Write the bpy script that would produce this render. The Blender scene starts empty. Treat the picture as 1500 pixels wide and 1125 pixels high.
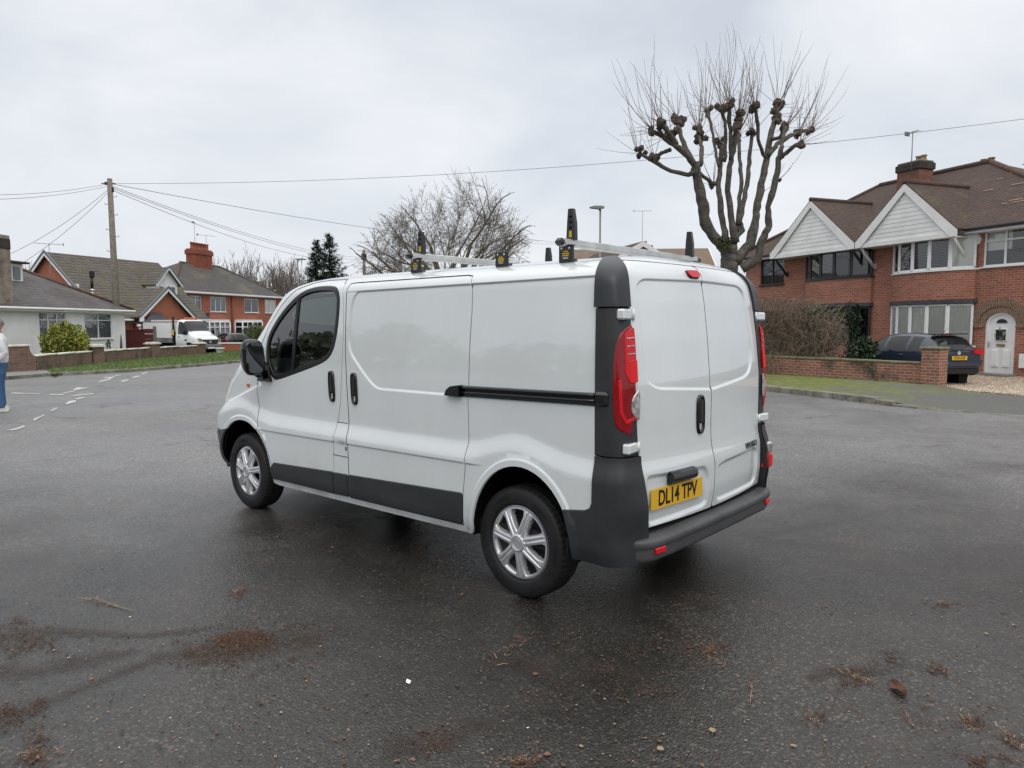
import bpy, bmesh, math, random
import numpy as np
from mathutils import Vector, Matrix
from mathutils.geometry import delaunay_2d_cdt
SC=bpy.context.scene; COL=SC.collection
# ---------------------------------------------------------------- camera
CAM_C=Vector((-2.6776,3.9665,1.5849)); YAW,PITCH,ROLL,FPX=-0.8447,-0.0831,-0.0021,1056.4
fw=Vector((math.cos(YAW)*math.cos(PITCH),math.sin(YAW)*math.cos(PITCH),math.sin(PITCH)))
r0=Vector((math.sin(YAW),-math.cos(YAW),0)); u0=r0.cross(fw)
rt=r0*math.cos(ROLL)+u0*math.sin(ROLL); up=u0*math.cos(ROLL)-r0*math.sin(ROLL)
cd=bpy.data.cameras.new('camera'); cam=bpy.data.objects.new('camera',cd); COL.objects.link(cam)
M=Matrix((rt,up,-fw)).transposed().to_4x4(); M.translation=CAM_C; cam.matrix_world=M
cd.sensor_width=36; cd.lens=FPX/1500*36; cd.clip_start=.05; cd.clip_end=3000
SC.camera=cam; SC.render.resolution_x=1024; SC.render.resolution_y=768
# ---------------------------------------------------------------- sky, sun, exposure
SUN_EL,SUN_AZ=math.radians(44),math.radians(140)
W_=bpy.data.worlds.new('World'); SC.world=W_; W_.use_nodes=True
nt=W_.node_tree; nt.nodes.clear()
out=nt.nodes.new('ShaderNodeOutputWorld'); bg=nt.nodes.new('ShaderNodeBackground')
sky=nt.nodes.new('ShaderNodeTexSky'); sky.sky_type='NISHITA'; sky.sun_disc=False
sky.sun_elevation=SUN_EL; sky.sun_rotation=math.radians(90)-SUN_AZ; sky.dust_density=4; sky.ozone_density=1
tc=nt.nodes.new('ShaderNodeTexCoord')
mp=nt.nodes.new('ShaderNodeMapping'); mp.inputs['Scale'].default_value=(1.0,1.0,2.1)
nz=nt.nodes.new('ShaderNodeTexNoise'); nz.inputs['Scale'].default_value=2.1; nz.inputs['Detail'].default_value=7; nz.inputs['Roughness'].default_value=.52; nz.inputs['Distortion'].default_value=.35
cr=nt.nodes.new('ShaderNodeValToRGB')
cr.color_ramp.elements[0].position=.34; cr.color_ramp.elements[0].color=(5.35,5.75,6.40,1)
cr.color_ramp.elements[1].position=.68; cr.color_ramp.elements[1].color=(7.75,7.95,8.25,1)
sx=nt.nodes.new('ShaderNodeSeparateXYZ')
mx=nt.nodes.new('ShaderNodeMixRGB'); mx.inputs[0].default_value=.93
gz=nt.nodes.new('ShaderNodeMapRange'); gz.data_type='FLOAT_VECTOR'; gz.inputs[7].default_value=(.46,.46,.46); gz.inputs[8].default_value=(1,1,1); gz.inputs[9].default_value=(1,1,1); gz.inputs[10].default_value=(2.68,2.5,2.28)
ml=nt.nodes.new('ShaderNodeVectorMath'); ml.operation='MULTIPLY'
L=nt.links.new
L(tc.outputs['Generated'],mp.inputs['Vector']); L(mp.outputs[0],nz.inputs['Vector']); L(nz.outputs[0],cr.inputs[0])
L(tc.outputs['Generated'],sx.inputs[0]); L(sx.outputs[2],gz.inputs[6])
L(sky.outputs[0],mx.inputs[1]); L(cr.outputs[0],mx.inputs[2]); L(mx.outputs[0],ml.inputs[0]); L(gz.outputs[1],ml.inputs[1])
L(ml.outputs[0],bg.inputs[0]); bg.inputs[1].default_value=.1; L(bg.outputs[0],out.inputs[0])
sl=bpy.data.lights.new('sun','SUN'); sl.energy=.55; sl.angle=math.radians(40); sl.color=(1,.97,.93)
sun=bpy.data.objects.new('sun',sl); COL.objects.link(sun)
sd=Vector((math.cos(SUN_EL)*math.cos(SUN_AZ),math.cos(SUN_EL)*math.sin(SUN_AZ),math.sin(SUN_EL)))
sun.rotation_euler=sd.to_track_quat('Z','Y').to_euler(); sun.location=sd*60
vs=SC.view_settings; vs.view_transform='Standard'; vs.look='None'; vs.exposure=.27; vs.gamma=1; vs.use_curve_mapping=False
rnd=random.Random(7)
# ---------------------------------------------------------------- helpers
def tag(o,label=None,cat=None,group=None,kind=None):
    if label: o['label']=label
    if cat: o['category']=cat
    if group: o['group']=group
    if kind: o['kind']=kind
    return o
def empty(name,loc,rz=0,label=None,cat=None,group=None):
    o=bpy.data.objects.new(name,None); COL.objects.link(o); o.location=loc; o.rotation_euler=(0,0,rz); o.empty_display_size=.2
    return tag(o,label,cat,group)
class Acc:
    """collects geometry, builds ONE mesh object"""
    def __init__(s): s.v=[]; s.f=[]; s.m=[]; s.n=[]; s.sm=[]; s.mats=[]
    def mat(s,m):
        if m not in s.mats: s.mats.append(m)
        return s.mats.index(m)
    def add(s,v,f,m,n=None,smooth=False):
        k=len(s.v); s.v+= [tuple(map(float,p)) for p in v]; mi=s.mat(m)
        s.f+=[tuple(i+k for i in q) for q in f]; s.m+=[mi]*len(f); s.sm+=[smooth]*len(f)
        s.n+= [tuple(map(float,p)) for p in n] if n is not None else [None]*len(v)
        return s
    def build(s,name,parent=None,xf=None):
        used=sorted({i for q in s.f for i in q})
        if len(used)<len(s.v):
            mp={o:k for k,o in enumerate(used)}; s.v=[s.v[o] for o in used]; s.n=[s.n[o] for o in used]; s.f=[tuple(mp[i] for i in q) for q in s.f]
        me=bpy.data.meshes.new(name); me.from_pydata(s.v,[],s.f); 
        for m in s.mats: me.materials.append(m)
        me.polygons.foreach_set('material_index',s.m); me.polygons.foreach_set('use_smooth',s.sm)
        me.update()
        if any(n is not None for n in s.n):
            vn=[v.normal.copy() for v in me.vertices]
            nn=[Vector(n) if n is not None else None for n in s.n]
            cn=[]
            for p in me.polygons:
                for vi in p.vertices:
                    cn.append(nn[vi] if nn[vi] is not None else (vn[vi] if p.use_smooth else p.normal))
            me.normals_split_custom_set([tuple(c) for c in cn])
        o=bpy.data.objects.new(name,me); COL.objects.link(o)
        if parent: o.parent=parent
        return o
    def xform(s,fn,k0=0):
        s.v[k0:]=[tuple(fn(Vector(p))) for p in s.v[k0:]]; return s
    def box(s,c,d,m,rz=0,bev=0,rot=None):
        x,y,z=[q/2 for q in d]
        if bev<=0:
            V=[Vector((a*x,b*y,e*z)) for a in(-1,1) for b in(-1,1) for e in(-1,1)]
            F=[(0,1,3,2),(4,6,7,5),(0,4,5,1),(2,3,7,6),(0,2,6,4),(1,5,7,3)]
        else:
            bev=min(bev,x*.98,y*.98,z*.98)
            V=[];F=[];idx={}
            for a in(-1,1):
                for b in(-1,1):
                    for e in(-1,1):
                        for ax in range(3):
                            q=[a*(x-bev),b*(y-bev),e*(z-bev)]; h=[a*x,b*y,e*z]; q[ax]=h[ax]
                            idx[(a,b,e,ax)]=len(V); V.append(Vector(q))
            s4=[(-1,-1),(1,-1),(1,1),(-1,1)]
            for ax in range(3):
                for sg in(-1,1):
                    ring=[]
                    for p,q in s4:
                        k=[0,0,0];k[ax]=sg;k[(ax+1)%3]=p;k[(ax+2)%3]=q; ring.append(idx[(*k,ax)])
                    F.append(tuple(ring if sg>0 else ring[::-1]))
            for ax in range(3):          # edges along ax
                b1,b2=(ax+1)%3,(ax+2)%3
                for p in(-1,1):
                    for q in(-1,1):
                        k0=[0,0,0];k1=[0,0,0];k0[ax]=-1;k1[ax]=1
                        for k in(k0,k1): k[b1]=p;k[b2]=q
                        r=[idx[(*k0,b1)],idx[(*k1,b1)],idx[(*k1,b2)],idx[(*k0,b2)]]
                        F.append(tuple(r if p*q<0 else r[::-1]))
            for a in(-1,1):
                for b in(-1,1):
                    for e in(-1,1):
                        r=[idx[(a,b,e,0)],idx[(a,b,e,1)],idx[(a,b,e,2)]]
                        F.append(tuple(r if a*b*e>0 else r[::-1]))
        R=rot if rot is not None else Matrix.Rotation(rz,3,'Z')
        C=Vector(c); return s.add([R@p+C for p in V],F,m)
    def tube(s,pts,r,m,n=8,cap=True,smooth=True):
        pts=[Vector(p) for p in pts]; N=len(pts)
        if not hasattr(r,'__len__'): r=[r]*N
        V=[];F=[];pa=None
        for i,p in enumerate(pts):
            t=(pts[min(i+1,N-1)]-pts[max(i-1,0)])
            t=t.normalized() if t.length>1e-9 else Vector((0,0,1))
            if pa is None: pa=t.orthogonal().normalized()
            else:
                pa=pa-t*pa.dot(t); pa=pa.normalized() if pa.length>1e-6 else t.orthogonal().normalized()
            b=t.cross(pa)
            for k in range(n):
                a=2*math.pi*k/n; V.append(p+(pa*math.cos(a)+b*math.sin(a))*r[i])
        for i in range(N-1):
            for k in range(n):
                k2=(k+1)%n; F.append((i*n+k,i*n+k2,(i+1)*n+k2,(i+1)*n+k))
        if cap: F.append(tuple(range(n))[::-1]); F.append(tuple((N-1)*n+k for k in range(n)))
        return s.add(V,F,m,smooth=smooth)
    def lathe(s,prof,m,n=48,c=(0,0,0),axis='Y',smooth=True,rad=None):
        """prof: (radius, offset along axis)"""
        V=[];F=[];c=Vector(c)
        for i,(r,h) in enumerate(prof):
            for k in range(n):
                a=2*math.pi*k/n; rr=r if rad is None else rad(i,k,r)
                q=(rr*math.cos(a),rr*math.sin(a))
                if axis=='Y': V.append(c+Vector((q[0],h,q[1])))
                elif axis=='X': V.append(c+Vector((h,q[0],q[1])))
                else: V.append(c+Vector((q[0],q[1],h)))
        for i in range(len(prof)-1):
            for k in range(n):
                k2=(k+1)%n; f=(i*n+k,(i+1)*n+k,(i+1)*n+k2,i*n+k2)
                F.append(f if axis=='Y' else f[::-1])
        return s.add(V,F,m,smooth=smooth)
    def prism(s,poly,h0,h1,m,plane='XY',c=(0,0,0)):
        """extrude 2D polygon; plane XY->z, XZ->y, YZ->x"""
        def P(a,b,h):
            v={'XY':(a,b,h),'XZ':(a,h,b),'YZ':(h,a,b)}[plane]; return Vector(v)+Vector(c)
        A=sum(poly[i][0]*poly[(i+1)%len(poly)][1]-poly[(i+1)%len(poly)][0]*poly[i][1] for i in range(len(poly)))
        if A<0: poly=poly[::-1]
        n=len(poly); V=[P(a,b,h0) for a,b in poly]+[P(a,b,h1) for a,b in poly]
        F=[tuple(range(n))[::-1],tuple(range(n,2*n))]+[(i,(i+1)%n,n+(i+1)%n,n+i) for i in range(n)]
        if (plane=='XZ')!=(h1<h0): F=[f[::-1] for f in F]
        return s.add(V,F,m)
def obj(name,acc,parent=None): return acc.build(name,parent)
def mirror_acc(a):
    b=Acc(); b.mats=list(a.mats); b.v=[(x,-y,z) for x,y,z in a.v]; b.f=[q[::-1] for q in a.f]; b.m=list(a.m); b.sm=list(a.sm)
    b.n=[None if n is None else (n[0],-n[1],n[2]) for n in a.n]; return b
def text_mesh(txt,size,m,sx=1.0,ext=.0008,bold=0.0,spacing=1.0):
    cu=bpy.data.curves.new('txt','FONT'); cu.body=txt; cu.size=size; cu.extrude=ext; cu.offset=bold; cu.align_x='CENTER'; cu.align_y='CENTER'; cu.space_character=spacing; cu.resolution_u=4
    o=bpy.data.objects.new('txt',cu); COL.objects.link(o); dg=bpy.context.evaluated_depsgraph_get(); me=bpy.data.meshes.new_from_object(o.evaluated_get(dg))
    V=[(v.co.x*sx,v.co.y,v.co.z) for v in me.vertices]; F=[tuple(p.vertices) for p in me.polygons]
    bpy.data.objects.remove(o); bpy.data.curves.remove(cu); bpy.data.meshes.remove(me)
    return V,F
# ---------------------------------------------------------------- materials
MATS={}
def mat(name,col,rough=.5,metal=0,coat=0,spec=.5,trans=0,emit=None,es=0,noise=None,bump=None,ior=1.45,alpha=1,croughness=.03):
    if name in MATS: return MATS[name]
    m=bpy.data.materials.new(name); m.use_nodes=True; n=m.node_tree; b=n.nodes['Principled BSDF']
    b.inputs['Base Color'].default_value=(*col,1); b.inputs['Roughness'].default_value=rough; b.inputs['Metallic'].default_value=metal
    b.inputs['Coat Weight'].default_value=coat; b.inputs['Coat Roughness'].default_value=croughness; b.inputs['Specular IOR Level'].default_value=spec
    b.inputs['Transmission Weight'].default_value=trans; b.inputs['IOR'].default_value=ior
    if emit: b.inputs['Emission Color'].default_value=(*emit,1); b.inputs['Emission Strength'].default_value=es
    tcn=n.nodes.new('ShaderNodeTexCoord')
    if noise:   # (scale, amount, [second colour])
        t=n.nodes.new('ShaderNodeTexNoise'); t.inputs['Scale'].default_value=noise[0]; t.inputs['Detail'].default_value=6; t.inputs['Roughness'].default_value=.65
        r=n.nodes.new('ShaderNodeValToRGB'); r.color_ramp.elements[0].position=.33; r.color_ramp.elements[1].position=.67
        c2=noise[2] if len(noise)>2 else [c*(1-noise[1]) for c in col]
        r.color_ramp.elements[0].color=(*c2,1); r.color_ramp.elements[1].color=(*[min(1,c*(1+noise[1]*.5)) for c in col],1)
        n.links.new(tcn.outputs['Object'],t.inputs['Vector']); n.links.new(t.outputs[0],r.inputs[0]); n.links.new(r.outputs[0],b.inputs['Base Color'])
    if bump:    # (scale, distance)
        t=n.nodes.new('ShaderNodeTexNoise'); t.inputs['Scale'].default_value=bump[0]; t.inputs['Detail'].default_value=4
        bp=n.nodes.new('ShaderNodeBump'); bp.inputs['Distance'].default_value=bump[1]; bp.inputs['Strength'].default_value=1
        n.links.new(tcn.outputs['Object'],t.inputs['Vector']); n.links.new(t.outputs[0],bp.inputs['Height']); n.links.new(bp.outputs[0],b.inputs['Normal'])
    MATS[name]=m; return m
def glassmat(name,tint=(.75,.85,.83),op=.35):
    """thin glass: part mirror (fresnel), part clear"""
    if name in MATS: return MATS[name]
    m=bpy.data.materials.new(name); m.use_nodes=True; n=m.node_tree; n.nodes.clear()
    o=n.nodes.new('ShaderNodeOutputMaterial'); g=n.nodes.new('ShaderNodeBsdfGlossy'); g.inputs['Roughness'].default_value=.015
    t=n.nodes.new('ShaderNodeBsdfTransparent'); t.inputs[0].default_value=(*tint,1)
    fr=n.nodes.new('ShaderNodeFresnel'); fr.inputs[0].default_value=1.52
    mr=n.nodes.new('ShaderNodeMath'); mr.operation='MULTIPLY_ADD'; mr.inputs[1].default_value=2.0; mr.inputs[2].default_value=.03; mr.use_clamp=True
    x=n.nodes.new('ShaderNodeMixShader')
    n.links.new(fr.outputs[0],mr.inputs[0]); n.links.new(mr.outputs[0],x.inputs[0]); n.links.new(t.outputs[0],x.inputs[1]); n.links.new(g.outputs[0],x.inputs[2]); n.links.new(x.outputs[0],o.inputs[0])
    MATS[name]=m; return m
def sstep(a,b,x):
    t=np.clip((x-a)/(b-a),0,1); return t*t*(3-2*t)
_XZ=[(.0,3.05),(.25,3.25),(.35,3.38),(.488,3.46),(.6,3.495),(.7,3.5),(.82,3.455),(.95,3.38),(1.1,3.277),(1.235,3.13),(1.33,2.99),(1.444,2.815),(1.6,2.635),(1.71,2.52),(1.84,2.36),(1.93,2.17),(1.98,1.99),(2.1,1.4)]
_zf=np.linspace(0,2.1,421); _xf=np.interp(_zf,[a for a,b in _XZ],[b for a,b in _XZ])
_k=np.exp(-(np.arange(-30,31)/12.)**2);_k/=_k.sum(); _xf=np.convolve(np.pad(_xf,30,mode='edge'),_k,'valid'); _k=np.exp(-(np.arange(-12,13)/6.)**2);_k/=_k.sum()
def Xn(z): return np.interp(z,_zf,_xf)-.11          # where the nose rounding starts
XR=[(.0,-.75),(.5,-.765),(.62,-.785),(.80,-.785),(.86,-.77),(.98,-.765),(1.25,-.765),(1.5,-.745),(1.7,-.72),(1.85,-.69),(1.93,-.65),(2.1,-.58)]
_xr=np.interp(_zf,[a for a,b in XR],[b for a,b in XR]); _xr=np.convolve(np.pad(_xr,12,mode='edge'),_k,'valid')
def Xr(z): return np.interp(z,_zf,_xr)
AR,PR=.16,3.3       # rear corner depth, power
AN,PN=.55,2.5
ZT,PT=1.76,3.2      # where the roof rounding starts
_rt=np.linspace(0,1,801); _rx=.078*_rt**2+.06*_rt**60
def Htop(x): return 1.978-.10*sstep(-.42,-.74,x)**2-.004*((x-1)/1.2)**2
def base(x,z):
    zh=.895+.085*np.exp(-((x+.02)/.26)**2)+.085*np.exp(-((x-3.1)/.30)**2)
    w=.926+.028*(1-sstep(zh-.13,zh,z))
    w=w-.035*np.maximum(0,(z-1.15)/.7)**1.5-.012*((x-1.2)/2.)**2
    w=w-.03*sstep(.42,.25,z)
    zl=1.078-.33*(x-2.845); w=w+.011*sstep(2.62,2.88,x)*sstep(zl+.014,zl-.012,z)*sstep(zl-.26,zl-.03,z)
    return w
def crease(x,z):
    zc=.725+.012*(2.7-x)
    f=sstep(3.0,2.75,x)*sstep(.22,.35,x)
    return .009*f*sstep(zc-.006,zc+.004,z)*(1-sstep(zc,zc+.12,z))
def arch(x,z):
    d1=np.hypot((x+.05)/.375,(z-.34)/.445)*.41; d2=np.hypot((x-3.06)/.455,(z-.33)/.448)*.45
    return .008*((1-sstep(.440,.458,d1))+(1-sstep(.480,.498,d2)))
def W(x,z,detail=None):
    x=np.asarray(x,float);z=np.asarray(z,float)
    b=base(x,z)
    b=b+crease(x,z)+arch(x,z)
    if detail is not None: b=b+detail(x,z)
    xn=Xn(z); s=np.clip((x-xn)/AN,0,1); g=(1-s**PN)**(1/PN)
    xr=Xr(z); g=g*np.interp(x-xr,_rx,_rt)
    H=Htop(x); s=np.clip((z-ZT)/(H-ZT),0,1); g=g*(1-s**PT)**(1/PT)
    return b*g
# ================================================================ terrain and placing
def sp_(x,w=3.0): return w*np.log1p(np.exp(np.clip(np.asarray(x,float)/w,-40,40)))
def gz(x,y):
    """height of the land: level round the van, falling gently down the far road"""
    return -.012*sp_(np.minimum(.93*np.asarray(x,float)-.36*np.asarray(y,float),140)-15)
def ray_(u,v): return fw+rt*((u-750)/FPX)-up*((v-562.5)/FPX)
def at(u,v,d): return CAM_C+ray_(u,v)*d
def G(u,v,h=0.0):
    d=ray_(u,v); z=0
    for _ in range(60):
        P=CAM_C+d*((z-CAM_C.z)/d.z); z=.6*z+.4*(float(gz(P.x,P.y))+h)
    return P
def gat(u,d,h=0):
    P=at(u,475,d); P.z=float(gz(P.x,P.y))+h; return P
RV=-48.398   # compass angle of the view, degrees
class Nodes:
    def __init__(s,name,rough=.8,spec=.4):
        s.m=bpy.data.materials.new(name); s.m.use_nodes=True; s.t=s.m.node_tree; s.b=s.t.nodes['Principled BSDF']
        s.b.inputs['Roughness'].default_value=rough; s.b.inputs['Specular IOR Level'].default_value=spec
        s.tc=s.t.nodes.new('ShaderNodeTexCoord').outputs['Object']; MATS[name]=s.m
    def n(s,t,**k):
        q=s.t.nodes.new('ShaderNode'+t)
        for a,b in k.items():
            if a in('operation','blend_type','data_type','feature','distance','musgrave_dimensions','offset','offset_frequency','squash','squash_frequency','bands_direction','wave_type'): setattr(q,a,b)
            else: q.inputs[a.replace('_',' ')].default_value=b
        return q
    def l(s,a,b): s.t.links.new(a,b)
    def noise(s,scale,detail=5,rough=.6,vec=None,dist=0):
        q=s.n('TexNoise',Scale=scale,Detail=detail,Roughness=rough,Distortion=dist); s.l(vec or s.tc,q.inputs['Vector']); return q.outputs[0]
    def ramp(s,fac,stops,interp='LINEAR'):
        q=s.t.nodes.new('ShaderNodeValToRGB'); e=q.color_ramp.elements; q.color_ramp.interpolation=interp
        while len(e)<len(stops): e.new(.5)
        for i,(p,c) in enumerate(stops):
            e[i].position=p; e[i].color=(*c,1) if hasattr(c,'__len__') else (c,c,c,1)
        s.l(fac,q.inputs[0]); return q.outputs[0]
    def mix(s,fac,a,b,mode='MIX'):
        q=s.t.nodes.new('ShaderNodeMixRGB'); q.blend_type=mode
        for i,x in enumerate((fac,a,b)):
            if hasattr(x,'links'): s.l(x,q.inputs[i])
            elif hasattr(x,'__len__'): q.inputs[i].default_value=(*x,1)
            else: q.inputs[i].default_value=x if i==0 else (x,x,x,1)
        return q.outputs[0]
    def math(s,op,a,b=0):
        q=s.t.nodes.new('ShaderNodeMath'); q.operation=op
        for i,x in enumerate((a,b)):
            if hasattr(x,'links'): s.l(x,q.inputs[i])
            else: q.inputs[i].default_value=x
        return q.outputs[0]
    def bump(s,h,dist,strength=1):
        q=s.n('Bump',Distance=dist,Strength=strength); s.l(h,q.inputs['Height']); s.l(q.outputs[0],s.b.inputs['Normal'])
    def col(s,c): s.l(c,s.b.inputs['Base Color'])
    def wallvec(s,k=1.0):
        """(x+y, z) so courses run level on every upright face"""
        sep=s.t.nodes.new('ShaderNodeSeparateXYZ'); s.l(s.tc,sep.inputs[0]); c=s.t.nodes.new('ShaderNodeCombineXYZ')
        s.l(s.math('ADD',sep.outputs[0],sep.outputs[1]),c.inputs[0]); s.l(s.math('MULTIPLY',sep.outputs[2],k),c.inputs[1]); return c.outputs[0]
def brickmat(name,c1,c2,mortar,bw=.225,rh=.075,ms=.010,var=.45,kz=1.0,rough=.85,stain=None,bd=.006,row_off=.5):
    s=Nodes(name,rough); v=s.wallvec(kz)
    b=s.n('TexBrick',Scale=1.0,Mortar_Size=ms,Brick_Width=bw,Row_Height=rh,Bias=0.0,Mortar_Smooth=.15); b.offset=row_off
    b.inputs['Color1'].default_value=(*c1,1); b.inputs['Color2'].default_value=(*c2,1); b.inputs['Mortar'].default_value=(*mortar,1); s.l(v,b.inputs['Vector'])
    n1=s.noise(1.1,5,.6); n2=s.noise(22,3,.6)
    c=s.mix(var,b.outputs[0],s.ramp(n2,[(.3,.55),(.7,1.1)]),'MULTIPLY'); c=s.mix(.55,c,s.ramp(n1,[(.3,.7),(.7,1.1)]),'MULTIPLY')
    if stain: c=s.mix(s.ramp(s.noise(stain[1],6,.7),[(.50,0.),(.66,1.)]),c,stain[0])
    s.col(c); s.bump(s.math('SUBTRACT',s.math('MULTIPLY',n2,.3),b.outputs[1]),bd); return s.m
BRICK_A=brickmat('brick_red',(.45,.150,.088),(.29,.092,.060),(.42,.32,.25),rough=.85)
BRICK_B=brickmat('brick_orange',(.45,.135,.075),(.37,.11,.06),(.45,.28,.20),ms=.008,var=.35)
BRICK_W=brickmat('brick_boundary',(.40,.155,.10),(.27,.10,.07),(.40,.32,.25),stain=((.05,.05,.035),1.3),ms=.012)
BRICK_O=brickmat('brick_brown',(.25,.145,.10),(.19,.11,.08),(.26,.21,.17),bw=.22,rh=.075,stain=((.07,.06,.045),1.5))
BRICK_C=brickmat('brick_chimney',(.30,.11,.07),(.20,.08,.055),(.19,.16,.13),stain=((.03,.028,.025),1.1))
def tilemat(name,c1,c2,row=.11,w=.17,moss=(.12,.12,.045),mk=(.55,.70),kz=1.65,bd=.012,sc=1.0,mscale=.9):
    s=Nodes(name,.8); v=s.wallvec(kz)
    b=s.n('TexBrick',Scale=1.0,Mortar_Size=.006,Brick_Width=w,Row_Height=row,Bias=0,Mortar_Smooth=.3); b.offset=.5
    b.inputs['Color1'].default_value=(*c1,1); b.inputs['Color2'].default_value=(*c2,1); b.inputs['Mortar'].default_value=tuple([q*.25 for q in c2])+(1,); s.l(v,b.inputs['Vector'])
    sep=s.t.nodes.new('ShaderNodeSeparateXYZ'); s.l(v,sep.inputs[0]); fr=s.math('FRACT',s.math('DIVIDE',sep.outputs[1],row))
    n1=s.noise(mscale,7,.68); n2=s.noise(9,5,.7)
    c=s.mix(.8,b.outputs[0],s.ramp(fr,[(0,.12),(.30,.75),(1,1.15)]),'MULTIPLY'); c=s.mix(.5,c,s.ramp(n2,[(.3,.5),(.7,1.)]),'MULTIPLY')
    c=s.mix(s.math('MULTIPLY',s.ramp(n1,[(mk[0],0.),(mk[1],.85)]),s.ramp(n2,[(.35,0.),(.6,1.)])),c,moss)
    c=s.mix(s.ramp(s.noise(34,2,.5),[(.70,0.),(.76,.6)]),c,(.25,.23,.20))
    s.col(c); s.bump(s.math('SUBTRACT',s.math('SUBTRACT',1.0,fr),s.math('MULTIPLY',b.outputs[1],.5)),bd); return s.m
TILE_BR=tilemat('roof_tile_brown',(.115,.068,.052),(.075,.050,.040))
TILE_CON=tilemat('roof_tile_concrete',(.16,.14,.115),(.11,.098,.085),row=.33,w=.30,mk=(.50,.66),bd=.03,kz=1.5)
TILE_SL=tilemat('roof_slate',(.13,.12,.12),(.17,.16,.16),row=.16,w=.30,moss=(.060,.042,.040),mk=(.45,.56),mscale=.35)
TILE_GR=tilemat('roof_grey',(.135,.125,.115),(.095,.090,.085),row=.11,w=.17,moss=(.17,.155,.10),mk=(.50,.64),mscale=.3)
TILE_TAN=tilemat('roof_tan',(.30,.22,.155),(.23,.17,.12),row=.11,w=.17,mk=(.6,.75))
UPVC=mat('white_upvc',(.82,.83,.83),rough=.35,noise=(3,.06)); RENDER=mat('white_render',(.88,.89,.87),rough=.85,noise=(.7,.14),bump=(60,.004)); WOODW=mat('white_boards',(.80,.80,.79),rough=.55,noise=(1.2,.12))
ANTH=mat('anthracite_frame',(.028,.031,.036),rough=.4); LEAD=mat('lead_sheet',(.06,.065,.075),rough=.5,noise=(6,.4)); GUTB=mat('black_gutter',(.012,.012,.013),rough=.35)
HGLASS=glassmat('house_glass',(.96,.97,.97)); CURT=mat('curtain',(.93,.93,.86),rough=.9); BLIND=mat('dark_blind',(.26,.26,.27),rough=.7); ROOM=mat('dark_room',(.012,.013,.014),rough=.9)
POT_T=mat('terracotta',(.30,.09,.05),rough=.8,noise=(8,.3)); POT_Y=mat('buff_pot',(.34,.22,.12),rough=.8,noise=(8,.4)); WOODB=mat('pole_wood',(.21,.185,.15),rough=.85,noise=(6,.4),bump=(25,.004)); GALV=mat('galvanised',(.22,.23,.23),rough=.5,metal=.4,noise=(4,.2))
def hol(acc,x0,x1,z0,z1,holes,m,yf=0.0,th=.10):
    """upright wall sheet facing -y with rectangular openings and reveals"""
    xs=sorted({x0,x1,*[h[0] for h in holes],*[h[1] for h in holes]}); zs=sorted({z0,z1,*[h[2] for h in holes],*[h[3] for h in holes]})
    for i in range(len(xs)-1):
        for j in range(len(zs)-1):
            cx,cz=(xs[i]+xs[i+1])/2,(zs[j]+zs[j+1])/2
            if any(h[0]<cx<h[1] and h[2]<cz<h[3] for h in holes) or not(x0<cx<x1 and z0<cz<z1): continue
            a,b,c,d=xs[i],xs[i+1],zs[j],zs[j+1]; acc.add([(a,yf,c),(b,yf,c),(b,yf,d),(a,yf,d)],[(0,1,2,3)],m)
    for (a,b,c,d) in holes:
        y2=yf+th; acc.add([(a,yf,c),(b,yf,c),(b,yf,d),(a,yf,d),(a,y2,c),(b,y2,c),(b,y2,d),(a,y2,d)],[(0,1,5,4),(1,2,6,5),(2,3,7,6),(3,0,4,7)],m)
def window(par,x0,x1,z0,z1,y,m,lights=2,top=0.0,curt=CURT,sill=True,fr=.055,glass=None,xf=None,cz=1.0,nets=False):
    """framed window: frame bars, panes, curtain behind"""
    a=Acc(); w=x1-x0;h=z1-z0; d=.06
    def B(c,s_,mm=m,bev=.006,ac=a): ac.box(c,s_,mm,bev=bev)
    B((x0+fr/2,y,z0+h/2),(fr,d,h)); B((x1-fr/2,y,z0+h/2),(fr,d,h)); B((x0+w/2,y-.001,z0+fr/2),(w,d,fr)); B((x0+w/2,y-.001,z1-fr/2),(w,d,fr))
    for k in range(1,lights): B((x0+w*k/lights,y-.002,z0+h/2),(fr*1.15,d,h-fr))
    if top: B((x0+w/2,y-.003,z1-top),(w-fr,d*.9,fr*.9))
    if sill: B((x0+w/2,y-.06,z0-.025),(w+.10,.16,.05),bev=.01)
    g=Acc(); g.add([(x0+fr,y+.005,z0+fr),(x1-fr,y+.005,z0+fr),(x1-fr,y+.005,z1-fr),(x0+fr,y+.005,z1-fr)],[(0,1,2,3)],HGLASS)
    c=Acc(); n=max(6,int(w*12)); yb=y+.06
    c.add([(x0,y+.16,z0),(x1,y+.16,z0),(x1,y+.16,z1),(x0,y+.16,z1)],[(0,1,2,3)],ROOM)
    if curt is not None:
        V=[];zb=z1-(h)*cz
        for k in range(n*2+1):
            x=x0+.02+(w-.04)*k/(n*2); yy=yb+.018*math.sin(k*2.1); V+=[(x,yy,zb),(x,yy,z1)]
        F=[(2*k,2*k+2,2*k+3,2*k+1) for k in range(n*2) if (cz==1.0 and curt is not BLIND) or not (n*.75<k<n*1.3) or curt is BLIND]
        c.add(V,F,curt,smooth=True)
        if curt is BLIND:
            for q in range(int(h/.06)): c.box((x0+w/2,yb-.02,z0+.03+q*.06),(w-.06,.03,.012),BLIND)
    if xf:
        for q in(a,g,c): q.xform(xf)
    o=obj('window',a,par); obj('pane',g,o); obj('curtain',c,o); return o
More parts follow.
